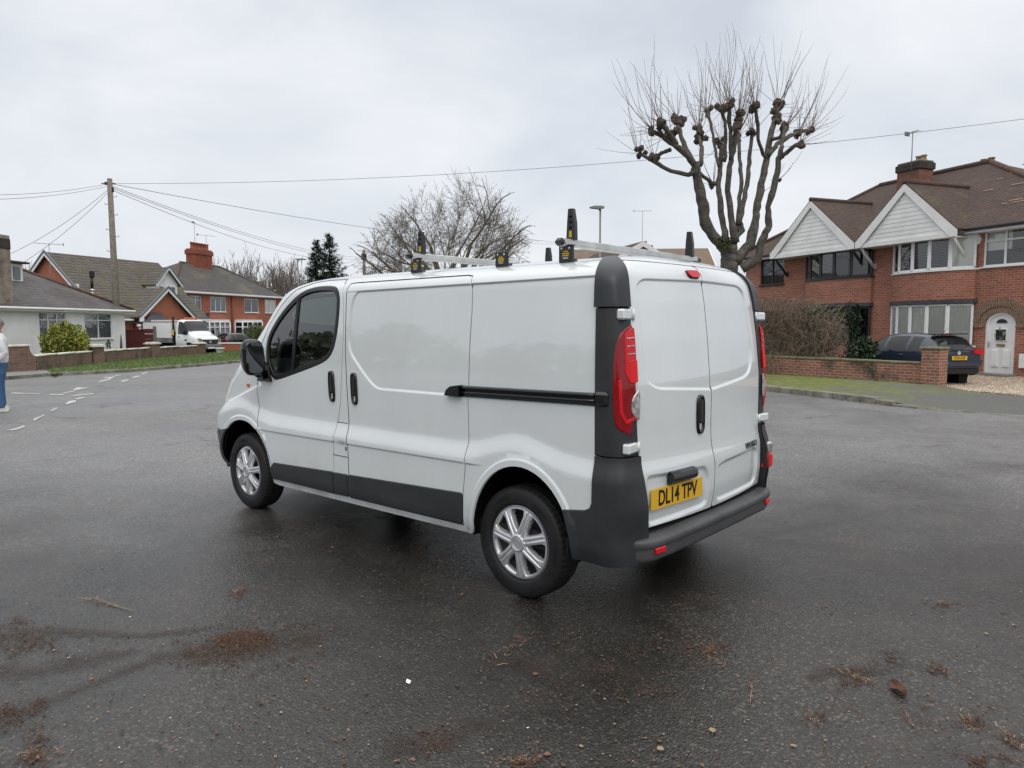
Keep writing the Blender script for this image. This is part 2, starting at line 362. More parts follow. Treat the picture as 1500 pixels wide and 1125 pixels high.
def roofslab(acc,poly,m,th=.06,eave=None):
    """flat roof plane of given 3D corners with thickness"""
    P=[Vector(p) for p in poly]; n=(P[1]-P[0]).cross(P[2]-P[0]).normalized()
    if n.z<0: P=P[::-1]; n=-n
    k=len(P); V=P+[p-n*th for p in P]
    acc.add(V,[tuple(range(k)),tuple(range(k,2*k))[::-1]]+[(i,k+i,k+(i+1)%k,(i+1)%k) for i in range(k)],m)
def potsf(par,xs,y,z,m,h=.32,r=.10):
    for x in xs:
        a=Acc(); a.lathe([(r*.9,0),(r,.02),(r*.8,.05),(r*.72,h*.8),(r*.95,h*.86),(r*.95,h),(r*.7,h),(r*.65,h-.1)],m,n=14,c=(x,y,z),axis='Z'); obj('chimney_pot',a,par)
def aerial(name,P,h,lab,rz=0,bl=.9,group=None,n=7):
    t=empty(name,P,rz,lab,'aerial',group)
    a=Acc(); a.tube([(0,0,0),(0,0,h)],.018,GALV,n=6); obj('mast',a,t)
    a=Acc(); a.tube([(-bl/2,0,h-.05),(bl/2,0,h-.02)],.014,GALV,n=5)
    for k in range(n):
        x=-bl/2+bl*k/(n-1); a.tube([(x,-.14,h-.04),(x,.14,h-.04)],.007,GALV,n=4)
    a.box((-bl/2,0,h-.04),(.03,.24,.16),GALV); obj('antenna',a,t); return t
def rot2(v,a): c,s=math.cos(a),math.sin(a); return (v[0]*c-v[1]*s,v[0]*s+v[1]*c)
# ================================================================ the white van (x forward, y left, rear axle at x=0)
PAINT=mat('white_paint',(.675,.715,.72),rough=.25,coat=1.0,croughness=.03,noise=(1.3,.03),bump=(2.2,.0008))
def grime():
    n=PAINT.node_tree; b=n.nodes['Principled BSDF']; b.inputs['Coat IOR'].default_value=1.75; src=b.inputs['Base Color'].links[0].from_socket; tcn=[q for q in n.nodes if q.type=='TEX_COORD'][0]
    sp=n.nodes.new('ShaderNodeSeparateXYZ'); n.links.new(tcn.outputs['Object'],sp.inputs[0]); t=n.nodes.new('ShaderNodeTexNoise'); t.inputs['Scale'].default_value=3.2; t.inputs['Detail'].default_value=8; t.inputs['Roughness'].default_value=.7
    mp_=n.nodes.new('ShaderNodeMapping'); mp_.inputs['Scale'].default_value=(1,1,.35); n.links.new(tcn.outputs['Object'],mp_.inputs[0]); n.links.new(mp_.outputs[0],t.inputs['Vector'])
    mr=n.nodes.new('ShaderNodeMapRange'); mr.inputs['From Min'].default_value=.58; mr.inputs['From Max'].default_value=.30; mr.inputs['To Min'].default_value=0; mr.inputs['To Max'].default_value=.6; n.links.new(sp.outputs[2],mr.inputs[0])
    ad=n.nodes.new('ShaderNodeMath'); ad.operation='MULTIPLY_ADD'; n.links.new(mr.outputs[0],ad.inputs[0]); ad.inputs[1].default_value=1.0; 
    rp=n.nodes.new('ShaderNodeValToRGB'); rp.color_ramp.elements[0].position=.42; rp.color_ramp.elements[1].position=.72; n.links.new(t.outputs[0],rp.inputs[0])
    ml=n.nodes.new('ShaderNodeMath'); ml.operation='MULTIPLY'; n.links.new(mr.outputs[0],ml.inputs[0]); n.links.new(rp.outputs[0],ml.inputs[1])
    a2=n.nodes.new('ShaderNodeMath'); a2.operation='MULTIPLY'; a2.inputs[1].default_value=.05; n.links.new(rp.outputs[0],a2.inputs[0]); a3=n.nodes.new('ShaderNodeMath'); a3.operation='ADD'; n.links.new(ml.outputs[0],a3.inputs[0]); n.links.new(a2.outputs[0],a3.inputs[1])
    mx_=n.nodes.new('ShaderNodeMixRGB'); n.links.new(a3.outputs[0],mx_.inputs[0]); n.links.new(src,mx_.inputs[1]); mx_.inputs[2].default_value=(.22,.19,.155,1); n.links.new(mx_.outputs[0],b.inputs['Base Color'])
grime()
DARKPL=mat('dark_plastic',(.028,.031,.034),rough=.52,bump=(900,.0004),noise=(4,.25))
CAPPL=mat('satin_plastic',(.030,.034,.040),rough=.36,noise=(5,.2))
BUMPL=mat('bumper_plastic',(.075,.076,.079),rough=.48,noise=(5,.25),bump=(700,.0003))
BLACKPL=mat('gloss_black',(.006,.006,.007),rough=.22,coat=.3)
LINING=mat('lining',(.006,.006,.006),rough=.9,spec=.1)
RUBBER=mat('rubber',(.013,.013,.014),rough=.62,noise=(14,.35),bump=(160,.0006))
SEAL_GAP=mat('seal_and_gap_black',(.008,.008,.009),rough=.4)
SILVER=mat('hubcap_silver',(.62,.63,.65),rough=.28,metal=.6,noise=(30,.12))
STEEL=mat('brushed_aluminium',(.62,.62,.60),rough=.32,metal=.85,noise=(9,.2))
REDL=mat('red_lens',(.58,.003,.010),rough=.16,coat=.25,spec=.4,bump=(260,.0012))
REDD=mat('deep_red_lens',(.24,.001,.005),rough=.14,coat=.35,spec=.4,bump=(40,.0008))
REDG=mat('lit_red_lens',(.36,.002,.004),rough=.35,spec=.3,coat=.15,emit=(1,.015,.015),es=.22,bump=(300,.001))
CLEARL=mat('clear_lens',(.60,.58,.57),rough=.10,metal=.6,coat=.6,noise=(22,.6),bump=(35,.004))
PLATEY=mat('plate_yellow',(.72,.42,.015),rough=.32,coat=.4)
BLACKL=mat('black_letter',(.006,.006,.006),rough=.4)
BADGE=mat('badge_grey',(.03,.03,.035),rough=.25,metal=.6)
GLASS=glassmat('van_glass',(.70,.84,.80))
SEATM=mat('seat_fabric',(.085,.095,.10),rough=.9,noise=(60,.4))
DASHM=mat('dash_plastic',(.15,.17,.17),rough=.6)
ORANGE=mat('orange_lens',(.55,.12,.01),rough=.15,coat=1)
UNDER=mat('underbody',(.01,.01,.01),rough=.85)
MIRG=mat('mirror_glass',(.16,.17,.18),rough=.02,metal=1)

def sdpoly(px,py,poly):
    """signed distance (negative inside) to polygon, vectorised"""
    P=np.array(poly,float); x=np.asarray(px,float); y=np.asarray(py,float); sh=np.broadcast(x,y).shape
    x=np.broadcast_to(x,sh).ravel(); y=np.broadcast_to(y,sh).ravel()
    d=np.full(x.shape,1e9); ins=np.zeros(x.shape,bool); n=len(P)
    for i in range(n):
        a=P[i];b=P[(i+1)%n]; e=b-a; L2=max(e@e,1e-12)
        t=np.clip(((x-a[0])*e[0]+(y-a[1])*e[1])/L2,0,1)
        d=np.minimum(d,np.hypot(x-a[0]-t*e[0],y-a[1]-t*e[1]))
        c=(a[1]>y)!=(b[1]>y)
        if b[1]!=a[1]: ins^=c&(x<(b[0]-a[0])*(y-a[1])/(b[1]-a[1])+a[0])
    return np.where(ins,-d,d).reshape(sh)
def chaikin(p,n=2,closed=True):
    p=[tuple(q) for q in p]
    for _ in range(n):
        o=[];m=len(p)
        rng=range(m) if closed else range(m-1)
        if not closed:o.append(p[0])
        for i in rng:
            a=p[i];b=p[(i+1)%m]; o+= [(a[0]*.75+b[0]*.25,a[1]*.75+b[1]*.25),(a[0]*.25+b[0]*.75,a[1]*.25+b[1]*.75)]
        if not closed:o.append(p[-1])
        p=o
    return p
def roundc(p,r=.02,n=3):
    """round only the corners of a polygon"""
    o=[];m=len(p)
    for i in range(m):
        a=np.array(p[i-1]);b=np.array(p[i]);c=np.array(p[(i+1)%m])
        u=a-b;v=c-b; lu=np.hypot(*u);lv=np.hypot(*v)
        if lu<1e-6 or lv<1e-6: continue
        rr=min(r,lu*.45,lv*.45); s=b+u/lu*rr;e=b+v/lv*rr
        for k in range(n+1):
            t=k/n; o.append(tuple((1-t)**2*s+2*t*(1-t)*b+t*t*e))
    return o
def resamp(p,h,closed=True):
    o=[];m=len(p)
    for i in range(m if closed else m-1):
        a=np.array(p[i],float);b=np.array(p[(i+1)%m],float); k=max(1,int(math.ceil(np.hypot(*(b-a))/h)))
        for j in range(k): o.append(tuple(a+(b-a)*j/k))
    if not closed:o.append(tuple(p[-1]))
    return o
def ccw(p):
    A=sum(p[i][0]*p[(i+1)%len(p)][1]-p[(i+1)%len(p)][0]*p[i][1] for i in range(len(p)))
    return p if A>0 else p[::-1]
def inset(p,g):
    """offset CCW polygon inwards by g"""
    m=len(p); o=[]
    for i in range(m):
        a=np.array(p[i-1],float);b=np.array(p[i],float);c=np.array(p[(i+1)%m],float)
        u=(b-a)/max(np.hypot(*(b-a)),1e-9); v=(c-b)/max(np.hypot(*(c-b)),1e-9)
        n1=np.array((-u[1],u[0]));n2=np.array((-v[1],v[0])); n_=n1+n2; l=np.hypot(*n_)
        n_=n_/l if l>1e-6 else n1; k=1/max(n_@n1,.5)
        o.append(tuple(b+n_*g*k))
    return o
# ---- domains: map (N,2) -> (N,3)
def D_side(det=None):
    def f(P): x,z=P[:,0],P[:,1]; return np.stack([x,W(x,z,det),z],1)
    return f,(0,1,0)
def bis(fn,lo,hi,n=26):
    for _ in range(n):
        mid=(lo+hi)/2; ok=fn(mid); hi=np.where(ok,mid,hi); lo=np.where(ok,lo,mid)
    return (lo+hi)/2
REC_R=[(0.71,1.784),(0.648,1.817),(.056,1.828),(-.461,1.822),(-.552,1.791),(-.600,1.372),(-.552,1.282),(-.451,1.246),(.049,1.203),(.603,1.242),(.681,1.276),(.712,1.318)]
REC_R=roundc(REC_R,.05,3)
LOW_L=roundc([(.715,.782),(.15,.758),(.105,.70),(.105,.545),(.14,.53),(.66,.520),(.70,.56)],.03)
LOW_R=roundc([(-.015,.735),(-.10,.752),(-.58,.768),(-.66,.75),(-.67,.55),(-.62,.53),(-.05,.53),(-.015,.56)],.03)
def rear_x(y,z):
    """x of the rear skin for lateral y, height z"""
    y=np.maximum(np.abs(y),2e-3)
    x=bis(lambda q:W(q,z)>=y,np.full(y.shape,-.86),np.full(y.shape,-.25))
    return x
def rear_det(y,z):
    d=.011*sstep(.008,-.008,sdpoly(y,z,REC_R))
    d=d+.016*sstep(.014,-.014,sdpoly(y,z,LOW_L))+.014*sstep(.016,-.012,sdpoly(y,z,LOW_R))
    return d
def D_rear(det=True):
    def f(P):
        y,z=P[:,0],P[:,1]; x=rear_x(y,z)
        if det: x=x+rear_det(y,z)
        return np.stack([x,y,z],1)
    return f,(-1,0,0)
def D_roof():
    def f(P):
        x,y=P[:,0],P[:,1]; yy=np.abs(y)
        z=bis(lambda q:W(x,q)<yy,np.full(x.shape,1.70),np.full(x.shape,2.0)); return np.stack([x,y,z],1)
    return f,(0,0,1)
def normals(dom,P,orient):
    e=1e-3; a=dom(P+[e,0])-dom(P-[e,0]); b=dom(P+[0,e])-dom(P-[0,e]); n=np.cross(a,b)
    n/=np.maximum(np.linalg.norm(n,axis=1,keepdims=True),1e-12); s=np.sign(n@np.array(orient,float)); s[s==0]=1
    return n*s[:,None]
def cdt_fill(loops,h,feat=(),seed=0):
    pts=[];edges=[]
    for l in loops:
        k=len(pts); pts+=list(l); edges+=[(k+i,k+(i+1)%len(l)) for i in range(len(l))]
    B=np.array(pts); lo=B.min(0);hi=B.max(0)
    gx=np.arange(lo[0]+h*.5,hi[0],h); gy=np.arange(lo[1]+h*.5,hi[1],h*.866)
    G=np.array([(x+(h/2 if j%2 else 0),y) for j,y in enumerate(gy) for x in gx])
    def ok(Q,dmin):
        s=np.full(len(Q),1e9); ins=np.ones(len(Q),bool)
        for i,l in enumerate(loops):
            sd=sdpoly(Q[:,0],Q[:,1],l); ins&=(sd<-dmin) if i==0 else (sd>dmin)
        return ins
    F=np.zeros((0,2))
    if len(feat):
        F=np.array(feat,float); F=F[ok(F,.0035)]
    G=G[ok(G,h*.35)] if len(G) else G.reshape(0,2)
    if len(F) and len(G):
        d=np.full(len(G),1e9)
        for i in range(0,len(F),400): d=np.minimum(d,np.sqrt(((G[:,None]-F[None,i:i+400])**2).sum(2)).min(1))
        G=G[d>h*.4]
    P=np.vstack([B,F,G]); 
    r=delaunay_2d_cdt([Vector(p) for p in P],edges,[],0,1e-6)
    V=np.array([tuple(v) for v in r[0]]); T=np.array([t for t in r[2] if len(t)==3])
    c=V[T].mean(1); ins=np.ones(len(T),bool)
    for i,l in enumerate(loops):
        sd=sdpoly(c[:,0],c[:,1],l); ins&=(sd<0) if i==0 else (sd>0)
    A2=lambda t:abs(np.cross(V[t[:,1]]-V[t[:,0]],V[t[:,2]]-V[t[:,0]])).sum()/2
    A0=sum((1 if i==0 else -1)*abs(sum(l[k][0]*l[(k+1)%len(l)][1]-l[(k+1)%len(l)][0]*l[k][1] for k in range(len(l))))/2 for i,l in enumerate(loops))
    if abs(A2(T[ins])-A0)>.01*A0: print('AREA',A0,A2(T[ins]),len(T))
    return V,T[ins]
def panel(acc,dom,poly,m,holes=(),gap=.0025,h=.03,feat=(),off=0.0,lip=.012,edge=.0022,hb=None,lipmat=None):
    """curved sheet with rolled edges cut to a 2D outline"""
    f,ori=dom; hb=hb or h*.6
    loops=[ccw(resamp(poly,hb))]+[ccw(resamp(q,hb)) for q in holes]
    main=[inset(loops[0],gap+edge)]+[inset(q,-(gap+edge)) for q in loops[1:]]
    V2,T=cdt_fill(main,h,feat)
    N=normals(f,V2,ori); V3=f(V2)+N*off
    # orientation
    a=V3[T[:,1]]-V3[T[:,0]]; b=V3[T[:,2]]-V3[T[:,0]]; s=(np.cross(a,b)*N[T[:,0]]).sum(1)
    T[s<0]=T[s<0][:,::-1]
    acc.add(V3,T.tolist(),m,n=N,smooth=True)
    for li,l in enumerate(loops):
        sg=1 if li==0 else -1
        L0=np.array(main[li]); L1=np.array(inset(l,sg*gap)); N0=normals(f,L0,ori)
        P0=f(L0)+N0*off; P1=f(L1)+N0*(off-edge); P2=f(L1)+N0*(off-lip)
        o=P1-(P0-N0*edge); o/=np.maximum(np.linalg.norm(o,axis=1,keepdims=True),1e-9)
        n=len(l); V=np.vstack([P0,P1,P2]); NN=np.vstack([N0,o*.8+N0*.6,o]); NN/=np.linalg.norm(NN,axis=1,keepdims=True)
        F=[]
        for i in range(n):
            j=(i+1)%n
            for k in(0,1):
                q=(k*n+i,k*n+j,(k+1)*n+j,(k+1)*n+i); F.append(q)
        q=F[0]; nn=np.cross(V[q[1]]-V[q[0]],V[q[2]]-V[q[0]])
        if nn@(NN[q[2]]+NN[q[0]])<0: F=[x[::-1] for x in F]
        acc.add(V,F,lipmat or m,n=NN,smooth=True)
    return acc
def grid(acc,fn,us,vs,m,ori,smooth=True,off=0,mask=None):
    """structured surface: fn(u,v arrays)->xyz"""
    U,V=np.meshgrid(us,vs,indexing='ij'); sh=U.shape; u=U.ravel();v=V.ravel()
    P=fn(u,v); e=1e-3*max(us[-1]-us[0],1e-3); e2=1e-3*max(vs[-1]-vs[0],1e-3)
    uc=lambda q:np.clip(q,us[0],us[-1]); vc=lambda q:np.clip(q,vs[0],vs[-1])
    N=np.cross(fn(uc(u+e),v)-fn(uc(u-e),v),fn(u,vc(v+e2))-fn(u,vc(v-e2))); ln=np.linalg.norm(N,axis=1,keepdims=True); N/=np.maximum(ln,1e-12)
    O=np.array(ori,float) if not callable(ori) else ori(P); s=np.sign((N*O).sum(1)); s[s==0]=1
    N=N*s[:,None]; P=P+N*off
    F=[];nu,nv=sh
    flip=np.median(s)<0
    for i in range(nu-1):
        for j in range(nv-1):
            if mask is not None and not mask(i,j): continue
            q=(i*nv+j,(i+1)*nv+j,(i+1)*nv+j+1,i*nv+j+1); F.append(q[::-1] if flip else q)
    acc.add(P,F,m,n=N,smooth=smooth); return acc
def strip_feat(line,w=(-.010,-.004,.004,.010),h=.012,closed=False):
    l=resamp(line,h,closed); o=[];n=len(l)
    for i in range(n):
        a=np.array(l[max(i-1,0)]);b=np.array(l[min(i+1,n-1)]); d=b-a; L_=np.hypot(*d)
        if L_<1e-9: continue
        nn=np.array((-d[1],d[0]))/L_
        for q in w: o.append(tuple(np.array(l[i])+nn*q))
    return o
# ---- side details
REC_S=roundc([(-.70,1.95),(1.380,1.95),(1.45,1.83),(1.528,1.785),(1.559,1.701),(1.575,1.445),(1.552,1.382),(1.444,1.283),(1.341,1.2),(1.251,1.148),(.552,1.152),(-.70,1.19)],.06,4)
STRIP=lambda x:1.812+.009*(1.43-x)/1.0
def strip_step(x,z): return .004*sstep(-.003,.005,z-STRIP(x))*sstep(1.66,1.60,x)
def det_slide(x,z):
    s=sdpoly(x,z,REC_S)
    return strip_step(x,z)-.009*sstep(.009,-.009,s)*sstep(.004,-.005,z-STRIP(x))
det_q=det_slide
RA=(-.05,.34,.375,.445); FA=(3.06,.33,.455,.448)
def ell(A,z0,n=22,k=0.0,rev=False):
    cx,cz,rx,rz=A; rx+=k;rz+=k; a0=math.asin(max(-1,min(1,(z0-cz)/rz))); 
    p=[(cx+rx*math.cos(t),cz+rz*math.sin(t)) for t in np.linspace(a0,math.pi-a0,n)]
    return p[::-1] if rev else p
F_door_front=[(2.845,1.25),(2.845,1.078),(2.825,.928),(2.812,.795),(2.79,.713),(2.70,.625),(2.64,.53),(2.60,.45),(2.578,.345)]
DOOR_F=[(1.733,.345),(1.735,.637),(1.720,.786),(1.713,.876),(1.672,1.025),(1.650,1.30),(1.640,1.55),(1.648,1.75),(1.685,1.87),(1.75,1.912),(1.98,1.915),(2.12,1.905),(2.30,1.855),(2.50,1.73),(2.67,1.585),(2.76,1.45),(2.82,1.33)]+F_door_front
GLASS_F=[(2.594,1.168),(2.678,1.28),(2.679,1.427),(2.612,1.53),(2.453,1.666),(2.251,1.782),(2.139,1.828),(2.004,1.846),(1.811,1.840),(1.74,1.809),(1.718,1.756),(1.731,1.587),(1.757,1.469),(1.796,1.389),(1.876,1.333),(2.104,1.271),(2.525,1.169)]
GLASS_F=chaikin(GLASS_F,2)
SLIDE=[(.400,.365),(.398,.552),(.378,.711),(.370,.886),(.380,1.226),(.377,1.444),(.368,1.671),(.372,1.80),(.395,1.872),(.44,1.880),(1.57,1.878),(1.612,1.872),(1.622,1.83),(1.620,1.715),(1.616,1.419),(1.588,1.031),(1.578,.882),(1.560,.70),(1.556,.527),(1.553,.350)]
ZTOP=1.925
XCOL=lambda z:np.interp(z,[.9,1.25,1.67],[-.545,-.542,-.530])
zsF=np.linspace(.62,ZTOP,28)
frontb=[(float(Xn(z))+.28,float(z)) for z in zsF]
sideF=strip_feat([(x,float(STRIP(x))) for x in np.linspace(-.52,1.62,60)],w=(-.008,-.003,.003,.008))
creaF=lambda a,b:strip_feat([(x,.725+.012*(2.7-x)) for x in np.linspace(a,b,40)],w=(-.008,-.004,0,.004,.010))
archF=strip_feat(ell(RA,.40,60,.038),w=(-.012,-.006,0,.006,.012))+strip_feat(ell(FA,.36,60,.038),w=(-.012,-.006,0,.006,.012))
rearlow=[(-.363,.594),(-.50,.612),(-.535,.63),(-.547,.66),(-.549,.791),(-.545,.906)]
outline=frontb[::-1]+[(3.72-.30,.60),(3.40,.60)]
archfront=ell(FA,.335,26)          # from front (x large) over to back
archrear=ell(RA,.355,26)
outline=[(3.47,.655)]+frontb[1:]+[(-.50,ZTOP),(-.520,1.80),(-.530,1.67),(-.542,1.25),(-.545,.906)]+rearlow[::-1][1:]+archrear[::-1][2:]+[(.335,.322),(2.55,.288),(2.606,.305)]+[p for p in archfront[::-1] if not(p[0]>3.1 and p[1]<.655)]
van=empty('white_van',(0,0,0),0,'white panel van with silver hubcaps and roof rack parked in the middle of the road','van')
body=Acc()
panel(body,D_side(det_q),outline,PAINT,holes=[DOOR_F,SLIDE],h=.028,feat=sideF+strip_feat([(.42,1.1525),(-.53,1.183)],w=(-.009,-.003,.003,.009))+creaF(.25,.40)+creaF(2.6,3.0)+strip_feat([(x,1.078-.33*(x-2.845)) for x in np.linspace(2.86,3.45,20)],w=(-.020,-.010,-.003,.004,.012))+archF,gap=0,lip=.02)
R_=Acc(); panel(R_,D_side(det_q),outline,PAINT,holes=[DOOR_F],h=.04,feat=sideF+archF,gap=0,lip=.02)
R_=mirror_acc(R_)
def addacc(a,b):
    k=len(a.v); ms=[a.mat(m) for m in b.mats]; a.v+=b.v; a.n+=b.n; a.f+=[tuple(i+k for i in q) for q in b.f]; a.m+=[ms[i] for i in b.m]; a.sm+=b.sm
addacc(body,R_)
# roof skin (structured, from gutter to gutter)
def fx_roof(u,v):
    x=u; yb=W(x,np.full_like(x,ZTOP)); y=np.clip(v,-1,1)*yb; yy=np.abs(y)
    yy=np.maximum(yy,3e-3); z=bis(lambda q:W(x,q)<yy-1e-7,np.full(x.shape,ZTOP-.001),np.full(x.shape,2.0)); return np.stack([x,y,z],1)
vv=np.sin(np.linspace(-1,1,61)*math.pi/2)
grid(body,fx_roof,np.concatenate([np.linspace(-.50,-.40,8),np.linspace(-.38,2.0,60),np.linspace(2.02,float(Xn(ZTOP))+.545,26)]),vv,PAINT,(0,0,1))
# rear roof edge between the corner caps
def fx_roofr(u,v):
    xt=rear_x(v,np.full(v.shape,1.9235)); x=xt+(-.496-xt)*u; yy=np.maximum(np.abs(v),3e-3)
    z=bis(lambda q:W(x,q)<yy-1e-7,np.full(x.shape,1.9235),np.full(x.shape,2.0)); return np.stack([x,v,z],1)
grid(body,fx_roofr,np.linspace(0,1,14),np.linspace(-.70,.70,61),PAINT,(0,0,1))
# nose: bonnet and A-pillars
def nose_x(y,z,ub):
    return bis(lambda q:W(q,z)<=np.abs(y)+1e-9,Xn(z)-.05,Xn(z)+AN)
def fx_nose(u,v):
    z=u; xb=Xn(z)+.28; yb=W(xb,z); y=np.clip(v,-1,1)*yb; x=nose_x(y,z,0); return np.stack([x,y,z],1)
zz=np.linspace(.62,ZTOP,90); zw0,zw1=1.255,1.885; vn=np.sin(np.linspace(-1,1,65)*math.pi/2)
isw=lambda i,j: zw0<zz[i]<zw1 and abs(vn[j])<.93 and abs(vn[j+1])<=.94
grid(body,fx_nose,zz,vn,PAINT,(1,0,.3),mask=lambda i,j:not isw(i,j))
bo=obj('body',body,van)
ws=Acc(); grid(ws,fx_nose,zz,vn,GLASS,(1,0,.3),mask=isw); obj('windscreen',ws,van)
# dark lining behind the panel gaps, wheel wells and floor
lin=Acc()
def lin_side(u,v):  # u=x, v=z
    return np.stack([u,W(u,v)-.035,v],1)
for sg in(1,-1):
    a=Acc()
    panel(a,D_side(None),[(3.35,.68),(2.95,1.16),(1.66,1.16),(1.66,1.90),(-.50,1.90),(-.52,.60)]+ell(RA,.36,20,.02,rev=True)+[(.45,.33),(2.5,.30)]+ell(FA,.34,20,.02,rev=True),LINING,h=.08,off=-.03,gap=0,lip=.002)
    addacc(lin,a if sg>0 else mirror_acc(a))
    for (cx,cz,rx,rz) in (RA,FA):
        V=[];F=[];n=28
        for k in range(n+1):
            t=math.pi*(-.02+1.04*k/n); x=cx+(rx+.015)*math.cos(t); z=cz+(rz+.015)*math.sin(t)
            yo_=min(.925,float(W(min(x,3.50),max(z,.34)))-.02); V+=[(x,sg*yo_,z),(x,sg*.56,z)]
        V.append((cx,sg*.56,cz)); 
        for k in range(n): F+=[(2*k,2*k+1,2*k+3,2*k+2),(2*k+1,len(V)-1,2*k+3)]
        lin.add(V,F,LINING)
a=Acc(); panel(a,D_rear(False),[(-.74,.48),(.74,.48),(.76,1.86),(-.76,1.86)],LINING,h=.1,off=-.035,gap=0,lip=.002); addacc(lin,a)
lin.box((1.16,0,.36),(3.0,1.74,.10),UNDER); lin.box((1.5,0,.30),(2.1,1.1,.10),UNDER); lin.box((-.45,0,.42),(.55,1.5,.12),UNDER); lin.box((3.15,0,.5),(.5,1.1,.3),UNDER)
for x in (0.0,3.06): lin.tube([(x,-.8,.33),(x,.8,.33)],.05,UNDER)
lin.tube([(-.5,-.35,.30),(-.2,-.35,.27),(.8,-.35,.27)],.045,UNDER)
lin.box((1.60,0,1.12),(.03,1.70,1.50),mat('bulkhead_grey',(.16,.17,.17),rough=.7))   # bulkhead
obj('chassis',lin,van)
# sill seam strip under the doors
# ---- front doors
def make_front_door(sg):
    d=Acc(); panel(d,D_side(det_q),DOOR_F,PAINT,holes=[[(1.6,1.0)]*0+inset(ccw(GLASS_F),-.022)],h=.03,feat=creaF(1.72,2.80),gap=.0050,lip=.022)
    if sg<0: d=mirror_acc(d)
    do=obj('front_door',d,van)
    g=Acc(); panel(g,D_side(None),inset(ccw(GLASS_F),.002),GLASS,h=.06,off=-.010,gap=0,lip=.003,edge=.001)
    if sg<0:g=mirror_acc(g)
    obj('window',g,do)
    s=Acc(); panel(s,D_side(None),inset(ccw(GLASS_F),-.021),SEAL_GAP,holes=[inset(ccw(GLASS_F),.010)],h=.03,off=.002,gap=0,lip=.02)
    bar=[(2.222,1.80),(2.262,1.785),(2.336,1.222),(2.30,1.226)]
    panel(s,D_side(None),bar,SEAL_GAP,h=.03,off=-.001,gap=0,lip=.02)
    if sg<0:s=mirror_acc(s)
    obj('window_seal',s,do)
    hd=Acc(); handle_side(hd,1.775,1.135,sg); obj('door_handle',hd,do)
    return do
def handle_side(a,x,z,sg,tilt=.06,hh=.112,hw=.034,rear=False):
    """tall black recessed pull handle"""
    b=Acc(); n=28
    def ov(rx,rz,y,ofs=0):
        o=[]
        for k in range(n):
            t=2*math.pi*k/n; c,s_=math.cos(t),math.sin(t)
            px=rx*math.copysign(abs(c)**.55,c); pz=rz*math.copysign(abs(s_)**.55,s_)
            o.append((px+tilt*pz+ofs,y,pz))
        return o
    V=ov(hw+.003,hh+.003,-.004)+ov(hw,hh,.010)+ov(hw-.008,hh-.010,.016)+ov(hw-.016,hh-.020,.004)+ov(hw-.02,hh-.025,-.012)
    F=[]
    for r in range(4):
        for k in range(n): F.append((r*n+k,r*n+(k+1)%n,(r+1)*n+(k+1)%n,(r+1)*n+k))
    F.append(tuple(4*n+k for k in range(n)))
    b.add(V,[f[::-1] for f in F],BLACKPL,smooth=True)
    b.box((0,.006,.020),(hw*1.05,.016,hh*1.25),BLACKPL,bev=.006)
    if not rear:
        y=float(W(x,z)); b.xform(lambda p:Vector((x+p.x,y+p.y,z+p.z)))
        if sg<0:b=mirror_acc(b)
    addacc(a,b)
for sg in(1,-1): make_front_door(sg)
# ---- sliding door (near side only)
slf=sideF+creaF(.40,1.56)+strip_feat(REC_S,w=(-.011,-.007,-.003,.003,.007,.011),closed=True)
d=Acc(); panel(d,D_side(det_slide),SLIDE,PAINT,h=.03,feat=slf,gap=.0050,lip=.022); sdo=obj('sliding_door',d,van)
hd=Acc(); handle_side(hd,1.503,1.133,1); obj('door_handle',hd,sdo)
# ---- added dark strips imitating the shade down in the shut lines
def gap_shade_side(name,loop,par,closed=True,r=.0034):
    a=Acc(); l=resamp(loop,.03,closed); l=l+[l[0]] if closed else l; P=np.array(l); a.tube([(x,float(W(x,z,det_slide))-.0035,z) for x,z in P],r,SEAL_GAP,n=6,cap=False); return obj(name,a,par)
gap_shade_side('shut_line_shade',DOOR_F,van); gap_shade_side('shut_line_shade',SLIDE,van)
def gap_shade_rear(loop,par,r=.0034):
    a=Acc(); l=resamp(loop,.03,False); P=np.array(l); f,_=D_rear(); Q=f(P); Q[:,0]+=.0035; a.tube([tuple(q) for q in Q],r,SEAL_GAP,n=6,cap=False); return obj('shut_line_shade',a,par)
# ---- pillar grooves / fuel flap lines
fl=Acc()
for z0 in(.880,.642):
    pts=[(x,float(W(x,z0+.003*k))+.0008,z0) for k,x in enumerate(np.linspace(1.715 if z0>.8 else 1.735,1.585 if z0>.8 else 1.565,6))]
    fl=Acc(); fl.tube(pts,.0026,SEAL_GAP,n=6); obj('fuel_flap_seam',fl,van)
fl=Acc(); fl.tube([(1.578,float(W(1.578,.70))+.001,.715),(1.578,float(W(1.578,.70))+.001,.690)],.006,SEAL_GAP,n=8); obj('fuel_flap_lock',fl,van)
# ---- mouldings
def moulding(poly,sg):
    a=Acc(); panel(a,D_side(None),roundc(poly,.012,2),DARKPL,h=.03,off=.014,gap=.001,edge=.007,lip=.018)
    if sg<0:a=mirror_acc(a)
    return obj('side_moulding',a,van)
for sg in(1,-1):
    moulding([(1.738,.352),(1.738,.516),(2.572,.478),(2.604,.43),(2.592,.338)],sg)
    moulding([(1.562,.355),(1.562,.520),(1.728,.514),(1.728,.350)],sg)
    moulding([(.402,.374),(.402,.568),(1.553,.521),(1.553,.356)],sg)
